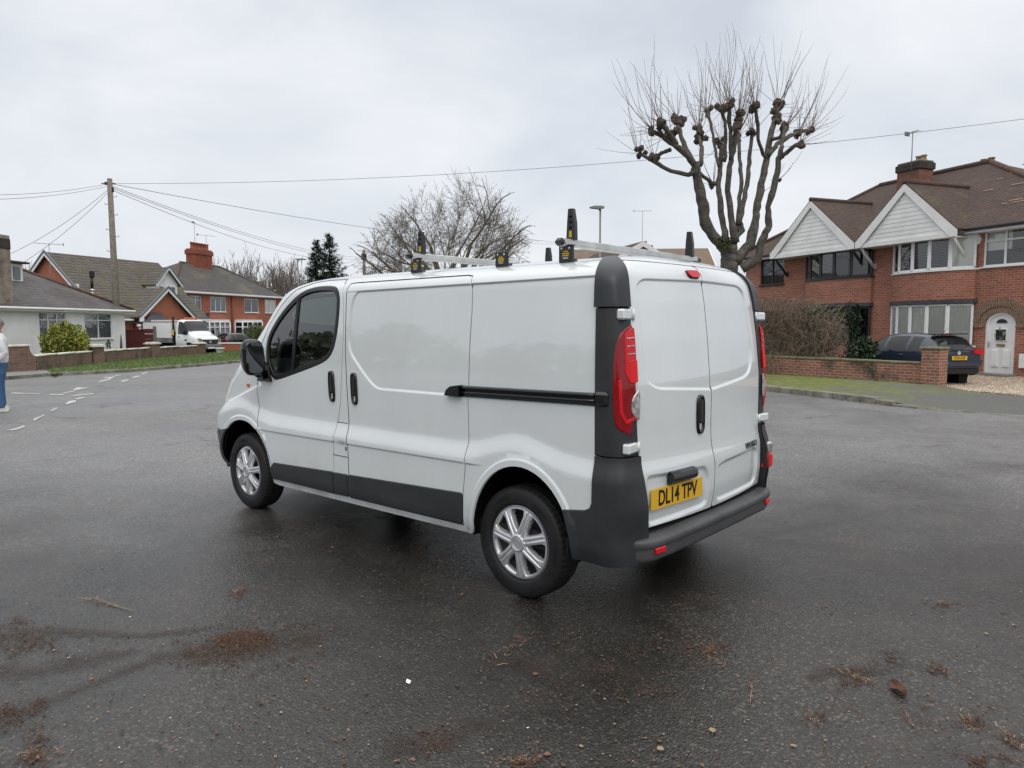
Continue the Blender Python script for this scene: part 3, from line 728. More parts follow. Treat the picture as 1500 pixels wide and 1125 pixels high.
# ---- slide rail
r=Acc()
rail=lambda x:1.185+.0115*(.45-x)/1.0*1.25
pts=[(x,float(W(x,rail(x))),rail(x)) for x in np.linspace(.44,-.545,14)]
for (dz,dy,rr) in((.018,.012,.014),(-.012,.010,.012),(-.029,.004,.008)):
    r.tube([(x,y+dy,z+dz) for x,y,z in pts],rr,BLACKPL,n=10)
r.box((-.05,float(W(-.05,1.19))+.002,1.192),(1.0,.012,.055),BLACKPL,bev=.004,rot=Matrix.Rotation(.014,3,'Y'))
y0=float(W(.49,1.18))
r.prism([(.425,1.148),(.425,1.219),(.50,1.208),(.535,1.185),(.552,1.150)],y0-.01,y0+.034,BLACKPL,plane='XZ')
y1=float(W(-.56,1.2))
r.box((-.585,y1-.004,1.200),(.085,.05,.075),BLACKPL,bev=.014)
obj('slide_rail',r,van)
# ---- rear corner columns
def cast(th,h):
    """th: plan angle from +y(side)=0 to -x(rear)=pi/2 ; h: height then elevation above 1.70"""
    c=np.array((-.42,.62,0.)); e=np.clip((h-1.70)/.22,0,None); z0=np.minimum(h,1.70)
    dx=-np.sin(th)*np.cos(e); dy=np.cos(th)*np.cos(e); dz=np.sin(e)
    lo=np.full(th.shape,.05);hi=np.full(th.shape,.6)
    r=bis(lambda q:~((c[1]+q*dy<W(c[0]+q*dx,z0+q*dz))&(z0+q*dz<1.985)),lo,hi,30)
    return np.stack([c[0]+r*dx,c[1]+r*dy,z0+r*dz],1)
def thl(z): return np.arctan2(-(XCOL(z)+.42),W(XCOL(z),z)-.62)
def thr(z):
    z_=np.minimum(z,1.70); y=np.interp(z_,[.47,.6,.8,.9,1.08,1.3,1.55,1.70],[.725,.752,.775,.768,.785,.797,.798,.790]); x=rear_x(y,z_)
    return np.arctan2(-(x+.42),y-.62)
def thrR(z):
    z_=np.minimum(z,1.70); y=np.interp(z_,[.47,.62,.80,.90,1.08,1.3,1.55,1.70],[.765,.747,.737,.737,.747,.737,.717,.706]); x=rear_x(y,z_)
    return np.arctan2(-(x+.42),y-.62)
def col_fn(sg=1):
    def f(u,v): # u=height, v=0..1
        zc=np.minimum(u,1.70); a=thl(zc); b=thr(zc) if sg>0 else thrR(zc)
        return cast(a+(b-a)*v,u)
    return f
def colpiece(name,z0,z1,m,off,nz,sg,v0=0,v1=1):
    a=Acc(); us=np.linspace(z0,z1,nz); vs_=np.linspace(v0,v1,34)
    O=lambda P:P-np.array((-.42,.62,1.0))*[1,1,0]-np.stack([0*P[:,2],0*P[:,2],np.minimum(P[:,2],1.7)],1)
    grid(a,col_fn(sg),us,vs_,m,O,off=off)
    # skirts: turn the edges inwards
    V=np.array(a.v); n=len(vs_); N=np.array(a.n)
    rings=[list(range(n)),list(range((nz-1)*n,nz*n)),[i*n for i in range(nz)],[i*n+n-1 for i in range(nz)]]
    for rg in rings:
        P=V[rg]; Q=P-N[rg]*(off+.012); k=len(rg)
        a.add(np.vstack([P,Q]),[(i,i+1,k+i+1,k+i) for i in range(k-1)],m)
        a.add(np.vstack([P,Q]),[(i,i+1,k+i+1,k+i)[::-1] for i in range(k-1)],m)
    if sg<0:a=mirror_acc(a)
    return obj(name,a,van)
for sg in(1,-1):
    colpiece('corner_trim',.908,1.664,DARKPL,.004,40,sg)
    colpiece('corner_cap',1.670,1.965,CAPPL,.014,26,sg,-.04,1.0)
# ---- tail lights
def lamp(sg):
    """tall lamp on the rear corner"""
    ol=[(.785,1.578),(.825,1.572),(.868,1.548),(.897,1.50),(.912,1.40),(.915,1.25),(.912,1.12),(.902,1.065),(.868,1.030),(.805,1.012)]
    # domain: (t,z), t = plan angle position measured through y-like coordinate
    def dom(P):
        t,z=P[:,0],P[:,1]; tt=np.clip(t,0,None)
        # rear face for small t, wraps to side for t>.86
        th0=np.arctan2(-(rear_x(np.full(t.shape,.775),z)+.42),.775-.62); L_=.140
        a=th0+(.66-th0)*np.clip((t-.775)/L_,-.2,1.2)
        return cast(a,z)
    b=Acc(); D=(dom,(-.7,.7,0))
    pol=chaikin(ol,1)
    panel(b,D,pol,REDD,h=.02,off=.013,gap=0,edge=.008,lip=.019)
    o_=Acc() 
    if sg<0:b=mirror_acc(b)
    lo=obj('tail_light',b,van)
    c=Acc()
    panel(c,D,roundc([(.790,1.565),(.822,1.558),(.858,1.53),(.862,1.49),(.862,1.33),(.84,1.28),(.790,1.285)],.01),REDL,h=.015,off=.0185,gap=0,edge=.004,lip=.006)
    for z in(1.515,1.475,1.435,1.395):
        panel(c,D,[(.792,z),(.850,z-.003),(.850,z-.008),(.792,z-.005)],CLEARL if z>1.4 else REDL,h=.02,off=.021,gap=0,edge=.001,lip=.003)
    panel(c,D,roundc([(.788,1.40),(.842,1.395),(.842,1.285),(.790,1.285)],.008),REDG,h=.02,off=.0205,gap=0,edge=.002,lip=.004)
    panel(c,D,roundc([(.80,1.095),(.862,1.075),(.885,1.13),(.892,1.30),(.878,1.30),(.872,1.14),(.855,1.095),(.80,1.112)],.004),REDL,h=.015,off=.0185,gap=0,edge=.003,lip=.006)
    if sg<0:c=mirror_acc(c)
    obj('lamp_lens',c,lo)
    e=Acc(); panel(e,D,chaikin([(.775,1.255),(.80,1.235),(.828,1.205),(.834,1.16),(.822,1.12),(.795,1.095),(.775,1.09)],1),CLEARL,h=.012,off=.021,gap=0,edge=.004,lip=.008)
    if sg<0:e=mirror_acc(e)
    obj('reversing_lens',e,lo)
for sg in(1,-1): lamp(sg)
# ---- hinges
for sg in(1,-1):
    for z,yo in((1.632,0),(.948,0)):
        hx=float(rear_x(np.array([.83]),np.array([z]))[0])
        a=Acc(); hy=.832 if sg>0 else .80
        a.box((hx+.000,sg*hy,z),(.046,.108 if sg>0 else .15,.055),PAINT,bev=.009,rz=sg*(.16)); a.tube([(hx-.016,sg*(hy-.055),z-.029),(hx-.016,sg*(hy-.055),z+.029)],.009,PAINT,n=12)
        obj('hinge',a,van)
# ---- rear doors
zdr=np.array([.50,.62,.80,.90,1.08,1.3,1.55,1.70,1.82,1.90,1.925]); ydl=np.array([.722,.748,.772,.766,.782,.795,.797,.788,.775,.735,.70]); 
ydr=np.array([-.765,-.745,-.735,-.735,-.745,-.735,-.715,-.705,-.690,-.665,-.64])
seam=[(.030,.495),(.030,.76),(.040,.80),(.055,.93),(.055,1.17),(.058,1.40),(.058,1.63),(.053,1.83),(.045,1.925)]
def bottom(y): return .497
RD_L=[(y,z) for y,z in zip(ydl,zdr)]+seam[::-1]
RD_R=[(y,z) for y,z in zip(ydr,zdr)]+seam[::-1]
rf=strip_feat(REC_R,w=(-.010,-.006,-.002,.002,.006,.010),closed=True)+strip_feat(LOW_L,w=(-.016,-.009,-.003,.003,.009,.016),closed=True,h=.02)+strip_feat(LOW_R,w=(-.016,-.009,-.003,.003,.009,.016),closed=True,h=.02)
rd=Acc(); panel(rd,D_rear(),roundc(RD_L,.02,2),PAINT,h=.03,feat=rf,gap=.0038); rdl=obj('rear_door',rd,van)
rd=Acc(); panel(rd,D_rear(),roundc(RD_R,.02,2),PAINT,h=.03,feat=rf,gap=.0038); rdr=obj('rear_door',rd,van)
def on_rear(y,z,off=0,det=True):
    P=np.array([[y,z]]); f,o=D_rear(det); q=f(P)[0]; n=normals(f,P,o)[0]; return Vector(q+n*off),Vector(n)
def place_rear(acc,y,z,off=0,k0=0,roll=0,det=True):
    """acc in local frame: X right (towards -y seen from behind = +image), Y up, Z out"""
    p,n=on_rear(y,z,off,det); upv=Vector((0,0,1)); xr=upv.cross(n).normalized(); u=n.cross(xr)
    return acc.xform(lambda q:p+xr*q.x+u*q.y+n*q.z,k0)
gap_shade_rear(seam,van)
# black pull handle on the left leaf
h_=Acc(); handle_side(h_,0,0,1,tilt=-.02,hh=.112,hw=.040,rear=True); h_.xform(lambda q:Vector((q.x,q.z,q.y))); h_.f=[f[::-1] for f in h_.f]
place_rear(h_,.190,1.068); obj('door_handle',h_,rdl)
# number plate on the left leaf
pl=Acc(); pl.box((0,0,.004),(.500,.112,.006),PLATEY,bev=.0015)
for sx_ in(-.2,.2): pl.tube([(sx_,.0,.006),(sx_,.0,.0085)],.006,PLATEY,n=10)
place_rear(pl,.445,.652,.006,roll=0,det=False) if False else None
def plate_frame(q):
    y0,y1=.686,.190; a,_=on_rear(.60,.655,0); b,_=on_rear(.28,.655,0); c=(a+b)/2
    xr=(b-a).normalized(); n=Vector((0,0,1)).cross(xr); n=-n if n.x>0 else n; u=Vector((0,0,1)); c=Vector((c.x-.006,.438,.655))+n*.004
    return c+xr*q.x+u*(q.y+.012*q.x*0)+n*q.z
pl.xform(plate_frame); po=obj('number_plate',pl,van)
tx=Acc(); V,F=text_mesh('DL14 TPV',.118,BLACKL,sx=.76,bold=.0022); V=[(x,y-.002,z+.0082) for x,y,z in V]; tx.add(V,F,BLACKL); tx.xform(plate_frame); obj('plate_lettering',tx,po)
# grip above the plate
g=Acc(); prof=[]
for k in range(9):
    t=math.pi*k/8; prof.append((.046*math.sin(t)**.8,-.036*math.cos(t)))
g.prism([(p[0],p[1]) for p in prof],-.12,.12,BLACKPL,plane='XY'); g.xform(lambda q:Vector((q.z,q.y,q.x)))
g.box((0,.026,.012),(.225,.02,.03),BLACKPL,bev=.006)
place_rear(g,.410,.752,.004); obj('door_grip',g,rdl)
# high brake light
bl=Acc(); bl.prism(roundc([(-.062,.016),(.055,.020),(.062,-.012),(.040,-.026),(-.040,-.026),(-.062,-.008)],.014,3),-.004,.014,REDL); 
bl.prism(roundc([(-.066,.021),(.060,.024),(.067,-.014),(.043,-.031),(-.043,-.031),(-.067,-.010)],.014,3),-.004,.004,BLACKPL)
place_rear(bl,.150,1.868,.0); obj('brake_light',bl,van)
bd=Acc(); V,F=text_mesh('VIVARO',.052,BADGE,sx=1.15,bold=.0016,spacing=1.05); bd.add(V,F,BADGE); place_rear(bd,-.540,.800,.002); obj('badge_lettering',bd,rdr)
# ---- bumper and its corner pieces
def corner_low(sg):
    a=Acc(); pol=[(-.363,.594),(-.50,.612),(-.535,.63),(-.547,.66),(-.549,.791),(-.545,.905),(-.60,.905),(-.60,.345),(-.425,.345),(-.412,.454)]
    pol=[(-.363,.594),(-.50,.612),(-.535,.63),(-.547,.66),(-.549,.791),(-.545,.903),(-.58,.903),(-.58,.338),(-.425,.338),(-.409,.454)]
    panel(a,D_side(None),pol,BUMPL if False else DARKPL,h=.03,off=.012,gap=.0015,lip=.026,edge=.003)
    # sweep round the corner
    def f(u,v):
        z=u; x0=np.full_like(z,-.578); y0=W(x0,z); a0=np.arctan2(.158,y0-.62); b0=thr(z) if sg>0 else thrR(z)
        P=cast(a0+(b0-a0)*v,z); D_=P-np.array((-.42,.62,0)); D_[:,2]=0; D_/=np.linalg.norm(D_,axis=1,keepdims=True); k_=.040*sstep(.30,.95,v)*(1-.72*sstep(.62,.88,z)); return P+D_*k_[:,None]
    O=lambda P:(P-np.array((-.42,.62,0)))*[1,1,0]
    us=np.linspace(.338,.903,26)
    grid(a,f,us,np.linspace(0,1,26),DARKPL,O,off=.012)
    # inner return face beside the door
    V=[];F=[]
    E=f(us,np.ones_like(us)); 
    for p in E: V+=[(p[0]-.006,p[1],p[2]),(p[0]+.06,p[1]-.004,p[2])]
    F=[(2*i,2*i+1,2*i+3,2*i+2) for i in range(len(E)-1)]; a.add(V,F,DARKPL)
    T_=f(np.full(26,.903),np.linspace(0,1,26)); V=[];
    for p in T_: V+=[(p[0],p[1],.9035),(p[0]*.8-.1,p[1]-.06,.9035)]
    a.add(V,[(2*i,2*i+1,2*i+3,2*i+2) for i in range(25)],DARKPL)
    if sg<0:a=mirror_acc(a)
    o=obj('bumper_corner',a,van)
    s=Acc(); s.lathe([(.0,.0),(.008,.001),(.011,-.002)],SEAL_GAP,n=16,c=(-.498,float(W(-.498,.735))+.0085,.492+.0)) 
    if sg<0:s=mirror_acc(s)
    obj('parking_sensor',s,o)
for sg in(1,-1): corner_low(sg)
def bump_section():
    a=Acc(); ys=np.concatenate([np.linspace(-.90,-.70,14),np.linspace(-.66,.66,30),np.linspace(.70,.90,14)])
    z0=.47
    prof=[(-.02,.476),(.030,.473),(.052,.469),(.061,.463),(.065,.454),(.064,.428),(.058,.423),(.056,.416),(.053,.375),(.048,.356),(.036,.347),(-.02,.345)]
    # plan curve
    pts=[]
    for k in np.linspace(-1,1,75):
        t=k*math.pi/2; yy=.775*math.copysign(abs(math.sin(t))**.62,t) if t else 0; xx=-.69-.076*abs(math.cos(t))**.40
        pts.append((xx,yy))
    P=np.array(pts); T_=np.gradient(P,axis=0); T_/=np.linalg.norm(T_,axis=1,keepdims=True); N=np.stack([-T_[:,1],T_[:,0]],1)
    if N[37,0]>0: N=-N
    V=[];n=len(P);m=len(prof)
    for i in range(n):
        for (d_,z) in prof: V.append((P[i,0]+N[i,0]*d_,P[i,1]+N[i,1]*d_,z))
    F=[(i*m+j,(i+1)*m+j,(i+1)*m+j+1,i*m+j+1) for i in range(n-1) for j in range(m-1)]
    a.add(V,F,BUMPL,smooth=True); 
    a.add([(-.60,-.86,.336),(-.60,.86,.336),(-.78,.74,.336),(-.78,-.74,.336)],[(0,1,2,3)],BUMPL)
    return a,P,N
a,P,N=bump_section(); bo_=obj('rear_bumper',a,van)
for idx in(60,14):
    c=Acc(); p=P[idx];n_=N[idx]; ang=math.atan2(n_[1],n_[0]); c.box((p[0]+n_[0]*.060,p[1]+n_[1]*.060,.405),(.014,.085,.032),REDL,rz=ang,bev=.004); obj('reflector',c,bo_)
# fog / reversing lamps in the lower corners (off-side one is lit)
for sg in(1,-1):
    c=Acc(); hx=float(rear_x(np.array([.83]),np.array([.7]))[0])
    hx-=.028; c.box((hx+.002,sg*.815,.745),(.03,.115,.075),CLEARL,bev=.012,rz=sg*.16); c.box((hx+.000,sg*.815,.655),(.03,.115,.098),REDG if sg<0 else REDL,bev=.012,rz=sg*.16)
    if sg<0: obj('fog_lamp',c,van)
# ---- front bumper, lights
fb=Acc()
def fx_fb(u,v):
    z=u; xb=np.full_like(z,3.52); yb=W(xb,z); y=np.clip(v,-1,1)*yb; x=nose_x(y,z,0); return np.stack([x,y,z],1)
grid(fb,fx_fb,np.linspace(.24,.62,16),vn,BUMPL,(1,0,0),off=.006)
for sg in (1,-1):
    f_=Acc(); panel(f_,D_side(None),[(3.55,.24),(3.55,.655),(3.45,.655)]+ell(FA,.30,26)[0:8][::-1]+[(3.515,.24)],BUMPL,h=.03,off=.006,gap=0,lip=.02)
    addacc(fb,f_ if sg>0 else mirror_acc(f_))
obj('front_bumper',fb,van)
for sg in(1,-1):
    c=Acc(); us=np.linspace(.80,1.02,14); vs_=np.linspace(.55,.93,14)*sg if sg>0 else np.linspace(-.93,-.55,14)
    grid(c,fx_nose,us,vs_,CLEARL,(1,0,.2),off=.006); obj('headlight',c,van)
    i_=Acc(); x,z=2.995,1.077; i_.box((x,float(W(x,z))+.002,z),(.05,.014,.032),ORANGE,bev=.006)
    if sg<0:i_=mirror_acc(i_)
    obj('indicator',i_,van)
c=Acc(); grid(c,fx_nose,np.linspace(.80,.92,8),np.linspace(-.5,.5,20),BLACKPL,(1,0,.2),off=.005); obj('grille',c,van)
# ---- mirrors
def mirror_part(sg):
    a=Acc()
    # shell: lofted rounded box
    V=[];F=[];n=24; secs=[(-.075,.80),(-.06,.97),(-.02,1.0),(.04,.86),(.075,.55),(.088,.2)]
    for (dx,s) in secs:
        for k in range(n):
            t=2*math.pi*k/n; c_,s_=math.cos(t),math.sin(t)
            yy=.086*s*math.copysign(abs(c_)**.6,c_); zz_=.145*s*math.copysign(abs(s_)**.6,s_)
            V.append((dx,yy+.01*zz_/.14,zz_))
    for i in range(len(secs)-1):
        for k in range(n): F.append((i*n+k,(i+1)*n+k,(i+1)*n+(k+1)%n,i*n+(k+1)%n))
    F.append(tuple(n*5+k for k in range(n))); 
    a.add(V,F,BLACKPL,smooth=True)
    a.xform(lambda p:Vector((2.665,1.062,1.325))+Matrix.Rotation(-.12,3,'Z')@p)
    a.tube([(2.675,1.04,1.215),(2.68,.985,1.185),(2.70,.93,1.18)],[.035,.035,.045],BLACKPL,n=10)
    a.prism([(2.60,1.125),(2.80,1.125),(2.79,1.24),(2.70,1.29),(2.65,1.26)],.925,.945,BLACKPL,plane='XZ')
    if sg<0:a=mirror_acc(a)
    o=obj('door_mirror',a,van)
    g=Acc(); nn=24; V=[]
    for k in range(nn):
        t=2*math.pi*k/nn;c_,s_=math.cos(t),math.sin(t); V.append((-.078,.072*math.copysign(abs(c_)**.6,c_),.120*math.copysign(abs(s_)**.6,s_)))
    g.add(V,[tuple(range(nn))],MIRG); g.xform(lambda p:Vector((2.665,1.062,1.325))+Matrix.Rotation(-.12,3,'Z')@p)
    if sg<0:g=mirror_acc(g)
    obj('mirror_glass',g,o)
for sg in(1,-1): mirror_part(sg)
# ---- cab interior
c=Acc(); c.box((2.95,0,1.02),(.42,1.66,.26),DASHM,bev=.06); c.box((2.80,-.40,1.10),(.30,.42,.12),DASHM,bev=.04); c.box((2.25,0,.50),(1.3,1.7,.06),DASHM); c.tube([(2.74,.55,1.06),(2.725,.55,1.065)],.05,BLACKPL,n=16)
c.tube([(2.735,.62,1.075),(2.73,.62,1.08)],.062,BLACKPL,n=20); c.tube([(2.728,.62,1.08),(2.722,.62,1.082)],.045,DASHM,n=20); c.box((2.62,.28,1.00),(.22,.42,.16),BLACKPL,bev=.03); c.box((2.75,.0,.90),(.2,.35,.4),DASHM,bev=.03); obj('dashboard',c,van)
s=Acc(); s.lathe([(.19*math.cos(0)+.0,0)],SEATM) if False else None
ring=[]; 
for k in range(33):
    t=2*math.pi*k/32; ring.append((2.52+.07*math.sin(t)*1,-.40+.19*math.cos(t),1.12+.18*math.sin(t)))
s.tube(ring,.014,BLACKPL,n=8,cap=False); s.box((2.53,-.40,1.12),(.05,.13,.10),BLACKPL,bev=.02); s.box((2.525,-.40,1.12),(.02,.36,.03),BLACKPL,bev=.008); s.tube([(2.54,-.4,1.11),(2.8,-.4,1.0)],.03,BLACKPL)
obj('steering_wheel',s,van)
def seat(y,w):
    s=Acc(); s.box((2.02,y,.86),(.50,w,.14),SEATM,bev=.05); s.box((1.76,y,1.20),(.14,w,.62),SEATM,bev=.06,rot=Matrix.Rotation(-.18,3,'Y')); s.box((2.0,y,.66),(.40,w*.8,.30),LINING)
    for yy in ([y] if w<.6 else [y-w/4,y+w/4]): s.box((1.69,yy,1.60),(.09,.24,.17),SEATM,bev=.045); 
    obj('seat',s,van)
seat(-.50,.50); seat(.30,.86)
# ---- wheels
def make_tyre():
    a=Acc(); R=.327
    prof=[(.216,-.080),(.222,-.092),(.234,-.0965),(.258,-.098),(.285,-.0965),(.303,-.092),(.314,-.085),(.320,-.076),(.3255,-.060),(.3262,-.058),(.3190,-.055),(.3190,-.050),(.3268,-.047),(.327,-.018),(.3195,-.014),(.3195,-.009),(.327,-.006)]
    full=[(r,-y) for r,y in prof]+[(r,y) for r,y in prof[::-1]]
    n=216
    def rad(i,k,r):
        if r>.312 and (k%4)<1 and r>.3197: return r-.006
        return r
    a.lathe(full,RUBBER,n=n,rad=rad)
    for r_,w in((.2705,.0008),(.240,.0006),(.297,.0008)):
        a.lathe([(r_-.002,.1075),(r_,.1090),(r_+.002,.1075)],RUBBER,n=96) if False else None
    # raised sidewall blocks
    for k in range(6):
        t0=k*math.pi/3+.2
        for j in range(7):
            t=t0+j*.06; cr_=.272; a.box((cr_*math.cos(t),.1078,cr_*math.sin(t)),(.007,.0022,.018),RUBBER,rot=Matrix.Rotation(-t,3,'Y')@Matrix.Rotation(math.pi/2,3,'Y'))
    return a
def make_cap():
    """seven-spoke silver wheel trim, as relief"""
    a=Acc(); n=392; rs=np.concatenate([np.linspace(.012,.05,8),np.linspace(.053,.196,34),np.linspace(.198,.228,9)])
    V=[];mk=[];K=7
    for r in rs:
        for k in range(n):
            t=2*math.pi*k/n+math.pi/2; ph=((t*K/(2*math.pi))%1.0)-.5     # 0 at spoke centre
            arc=ph*2*math.pi/K*r
            hw=.0235+.006*math.exp(-((r-.06)/.02)**2)+.012*max(0,(r-.15)/.04)**2
            y=.022*math.sin(math.pi*min(1,max(0,(r)/.228)))**.5
            y=.030-.10*(r-.05)**2/.04*.25
            dark=False
            if r<.052:
                y=.034 if r<.034 else (.040 if r<.046 else .034)
            elif r<.197:
                e=abs(arc)-hw
                if e>0 and .066<r<.196:
                    y=y-min(.045,e*4.5); dark=e>.0065
                else:
                    g=abs(arc); y+= -.005*math.exp(-((g)/.0035)**2)+.003*math.exp(-((g-.012)/.007)**2)
            else:
                y=y-.012*((r-.212)/.016)**2*(1 if r>.212 else 0)
            V.append((r*math.cos(t),y,r*math.sin(t))); mk.append(dark)
    F=[];D_=[]
    m=len(rs)
    for i in range(m-1):
        for k in range(n):
            q=(i*n+k,(i+1)*n+k,(i+1)*n+(k+1)%n,i*n+(k+1)%n)
            (D_ if sum(mk[j] for j in q)>=3 else F).append(q[::-1] if False else q)
    a.add(V,F,SILVER,smooth=True)
    a.add([(.012*math.cos(2*math.pi*k/20),.034,.012*math.sin(2*math.pi*k/20)) for k in range(20)],[tuple(range(20))],SILVER)
    a.lathe([(.033,.0385),(.030,.0415),(.028,.0385)],SILVER,n=48)
    return a
WHEELW=mat('steel_wheel',(.05,.05,.052),rough=.5,metal=.4)
RIMB=mat('wheel_dark',(.035,.035,.037),rough=.55,metal=.3)
ty=make_tyre().build('tyre'); cp=make_cap().build('hubcap')
w_=Acc(); w_.lathe([(.0,-.02),(.06,-.02),(.07,-.035),(.17,-.045),(.19,-.03),(.208,.02),(.212,.03),(.214,.0),(.214,-.09)],RIMB,n=48)
for k in range(5):
    t=2*math.pi*k/5; w_.tube([(.075*math.cos(t),-.035,.075*math.sin(t)),(.075*math.cos(t),-.005,.075*math.sin(t))],.011,RIMB,n=6)
rim=w_.build('rim')
first=True
for (x,sg,steer) in((0,1,0),(3.098,1,.0),(0,-1,0),(3.098,-1,0)):
    rz=0 if sg>0 else math.pi
    we=bpy.data.objects.new('wheel',None); COL.objects.link(we); we.parent=van; we.location=(x,sg*.806,.326); we.rotation_euler=(rnd.uniform(0,0),0.30 if x==0 else 1.1,rz+steer)
    we.rotation_mode='XYZ'
    for src,yo in((ty,0),(cp,.070),(rim,.060)):
        o=src if first else src.copy()
        if not first: COL.objects.link(o)
        o.parent=we; o.location=(0,yo,0)
    first=False
# ---- roof bars
YEL=mat('yellow_print',(.55,.38,.02),rough=.5)
def zr_(x,y):
    q=bis(lambda q:W(np.array([x]),q)<abs(y),np.array([1.7]),np.array([2.0])); return float(q[0])
def foot(par,x,sg,h=.10,w=.095,label=True,z0=None):
    a=Acc(); y=sg*.735; z=zr_(x,.735)
    a.box((x,y,z+h/2),(w,.020,h),BLACKPL,bev=.003); a.box((x,y-sg*.03,z+.012),(w*.8,.05,.02),BLACKPL,bev=.004); a.box((x,y-sg*.004,z+h-.004),(w,.03,.010),BLACKPL,bev=.003)
    for dx in(-.026,.026): a.tube([(x+dx,y+sg*.009,z+h*.80),(x+dx,y+sg*.0125,z+h*.80)],.0065,STEEL,n=8)
    for i_,(wd,zz_) in enumerate(((.030,.62),(.050,.50),(.044,.38),(.036,.24))):
        a.box((x-.001,y+sg*.0105,z+h*zz_),(wd,.0016,.007),YEL if i_<3 else STEEL)
    return obj('rack_foot',a,par)
def upright(par,x,sg,zb,h=.165):
    a=Acc(); y=sg*.685
    a.prism([(-.030,0),(.030,0),(.024,h*.6),(.018,h),(-.012,h),(-.026,h*.55)],-.014,.014,BLACKPL,plane='XZ',c=(x,y,zb))
    a.box((x,y+sg*.0148,zb+.035),(.018,.002,.035),YEL)
    for k in range(3): a.box((x,y+sg*.015,zb+.07+.03*k),(.014,.003,.012),LINING)
    return obj('rack_upright',a,par)
for x,full in((1.05,True),(-.215,True),(.27,False)):
    z=zr_(x,.735)
    if full:
        zb=z+.108; b=Acc()
        b.box((x,0,zb),(.036,1.56,.044),STEEL,bev=.004); b.box((x,0,zb-.006),(.046,1.54,.008),STEEL); b.box((x,0,zb+.010),(.012,1.55,.014),UNDER)
        for sg in(1,-1): b.box((x,sg*.795,zb),(.060,.045,.042),BLACKPL,bev=.016)
        ro=obj('roof_bar',b,van)
        for sg in(1,-1): foot(ro,x,sg,h=.096); upright(ro,x,sg,zb+.016,h=.175 if x<0 else .15)
    else: foot(van,x,1,h=.088)
# aerial stub at the front of the roof
hl=Acc(); hl.box((2.0,0,1.90),(.75,1.15,.03),mat('headlining',(.42,.43,.42),rough=.9)); obj('headlining',hl,van)
a=Acc(); a.tube([(1.66,.35,1.965),(1.70,.35,2.03)],[.012,.007],BLACKPL); obj('roof_aerial',a,van)
# ================================================================ ground, road, pavements
def roadmat():
    s=Nodes('tarmac',.5,.5)
    n0=s.noise(.16,6,.6); n1=s.noise(.55,6,.62,dist=.6); n2=s.noise(38,4,.7); n4=s.noise(120,2,.6)
    vo=s.n('TexVoronoi',Scale=95.0,feature='F1'); s.l(s.tc,vo.inputs['Vector'])
    sep=s.t.nodes.new('ShaderNodeSeparateXYZ'); s.l(s.tc,sep.inputs[0])
    # paler and rougher further out along the view direction, darker towards the van
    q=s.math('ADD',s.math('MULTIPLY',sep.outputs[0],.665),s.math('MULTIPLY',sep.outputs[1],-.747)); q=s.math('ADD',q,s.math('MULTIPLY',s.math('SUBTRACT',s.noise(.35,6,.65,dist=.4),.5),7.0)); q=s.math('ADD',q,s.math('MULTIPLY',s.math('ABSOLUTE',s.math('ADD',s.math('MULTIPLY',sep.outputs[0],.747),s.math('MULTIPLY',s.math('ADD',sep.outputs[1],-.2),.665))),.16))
    far_pale=s.ramp(s.math('MULTIPLY',q,.1),[(.06,0.),(.42,1.)])
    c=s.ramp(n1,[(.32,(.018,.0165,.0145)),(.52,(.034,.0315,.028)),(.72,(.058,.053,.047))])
    c=s.mix(far_pale,c,s.ramp(n1,[(.3,(.120,.119,.119)),(.7,(.185,.184,.183))]))
    agg=s.ramp(vo.outputs['Color'],[(0,.55),(.75,1.0),(.9,2.6)]); c=s.mix(.85,c,agg,'MULTIPLY'); vo2=s.n('TexVoronoi',Scale=88.0,feature='F1'); s.l(s.tc,vo2.inputs['Vector']); c=s.mix(s.math('MULTIPLY',s.ramp(vo2.outputs['Color'],[(.78,0.),(.84,.7)]),s.ramp(s.noise(.55,6,.75),[(.50,0.),(.60,1.)])),c,(.165,.135,.115))
    c=s.mix(s.math('MULTIPLY',s.ramp(s.noise(2.1,6,.7),[(.52,0.),(.68,.5)]),s.ramp(n2,[(.4,0.),(.62,1.)])),c,(.085,.060,.045))
    v3=s.n('TexVoronoi',Scale=.42,feature='DISTANCE_TO_EDGE'); vv_=s.t.nodes.new('ShaderNodeVectorMath'); vv_.operation='ADD'; nn_=s.n('TexNoise',Scale=1.7,Detail=6.0,Roughness=.7); s.l(s.tc,nn_.inputs['Vector']); s.l(s.tc,vv_.inputs[0]); s.l(nn_.outputs['Color'],vv_.inputs[1]); s.l(vv_.outputs[0],v3.inputs['Vector'])
    ck=s.math('MULTIPLY',s.ramp(v3.outputs[0],[(.004,1.),(.012,0.)]),s.ramp(s.noise(.5,3,.5),[(.52,0.),(.60,.75)])); c=s.mix(ck,c,(.010,.010,.010))
    s.col(c)
    wet=s.math('ADD',s.math('MULTIPLY',n0,.5),s.math('MULTIPLY',n1,.5))
    s.l(s.math('ADD',s.ramp(wet,[(.40,.20),(.50,.33),(.60,.50)]),s.math('MULTIPLY',far_pale,.10)),s.b.inputs['Roughness'])
    h=s.math('ADD',s.math('MULTIPLY',vo.outputs['Distance'],.9),s.math('MULTIPLY',n2,.5)); s.bump(h,.0034,.8)
    return s.m
ROADM=roadmat()
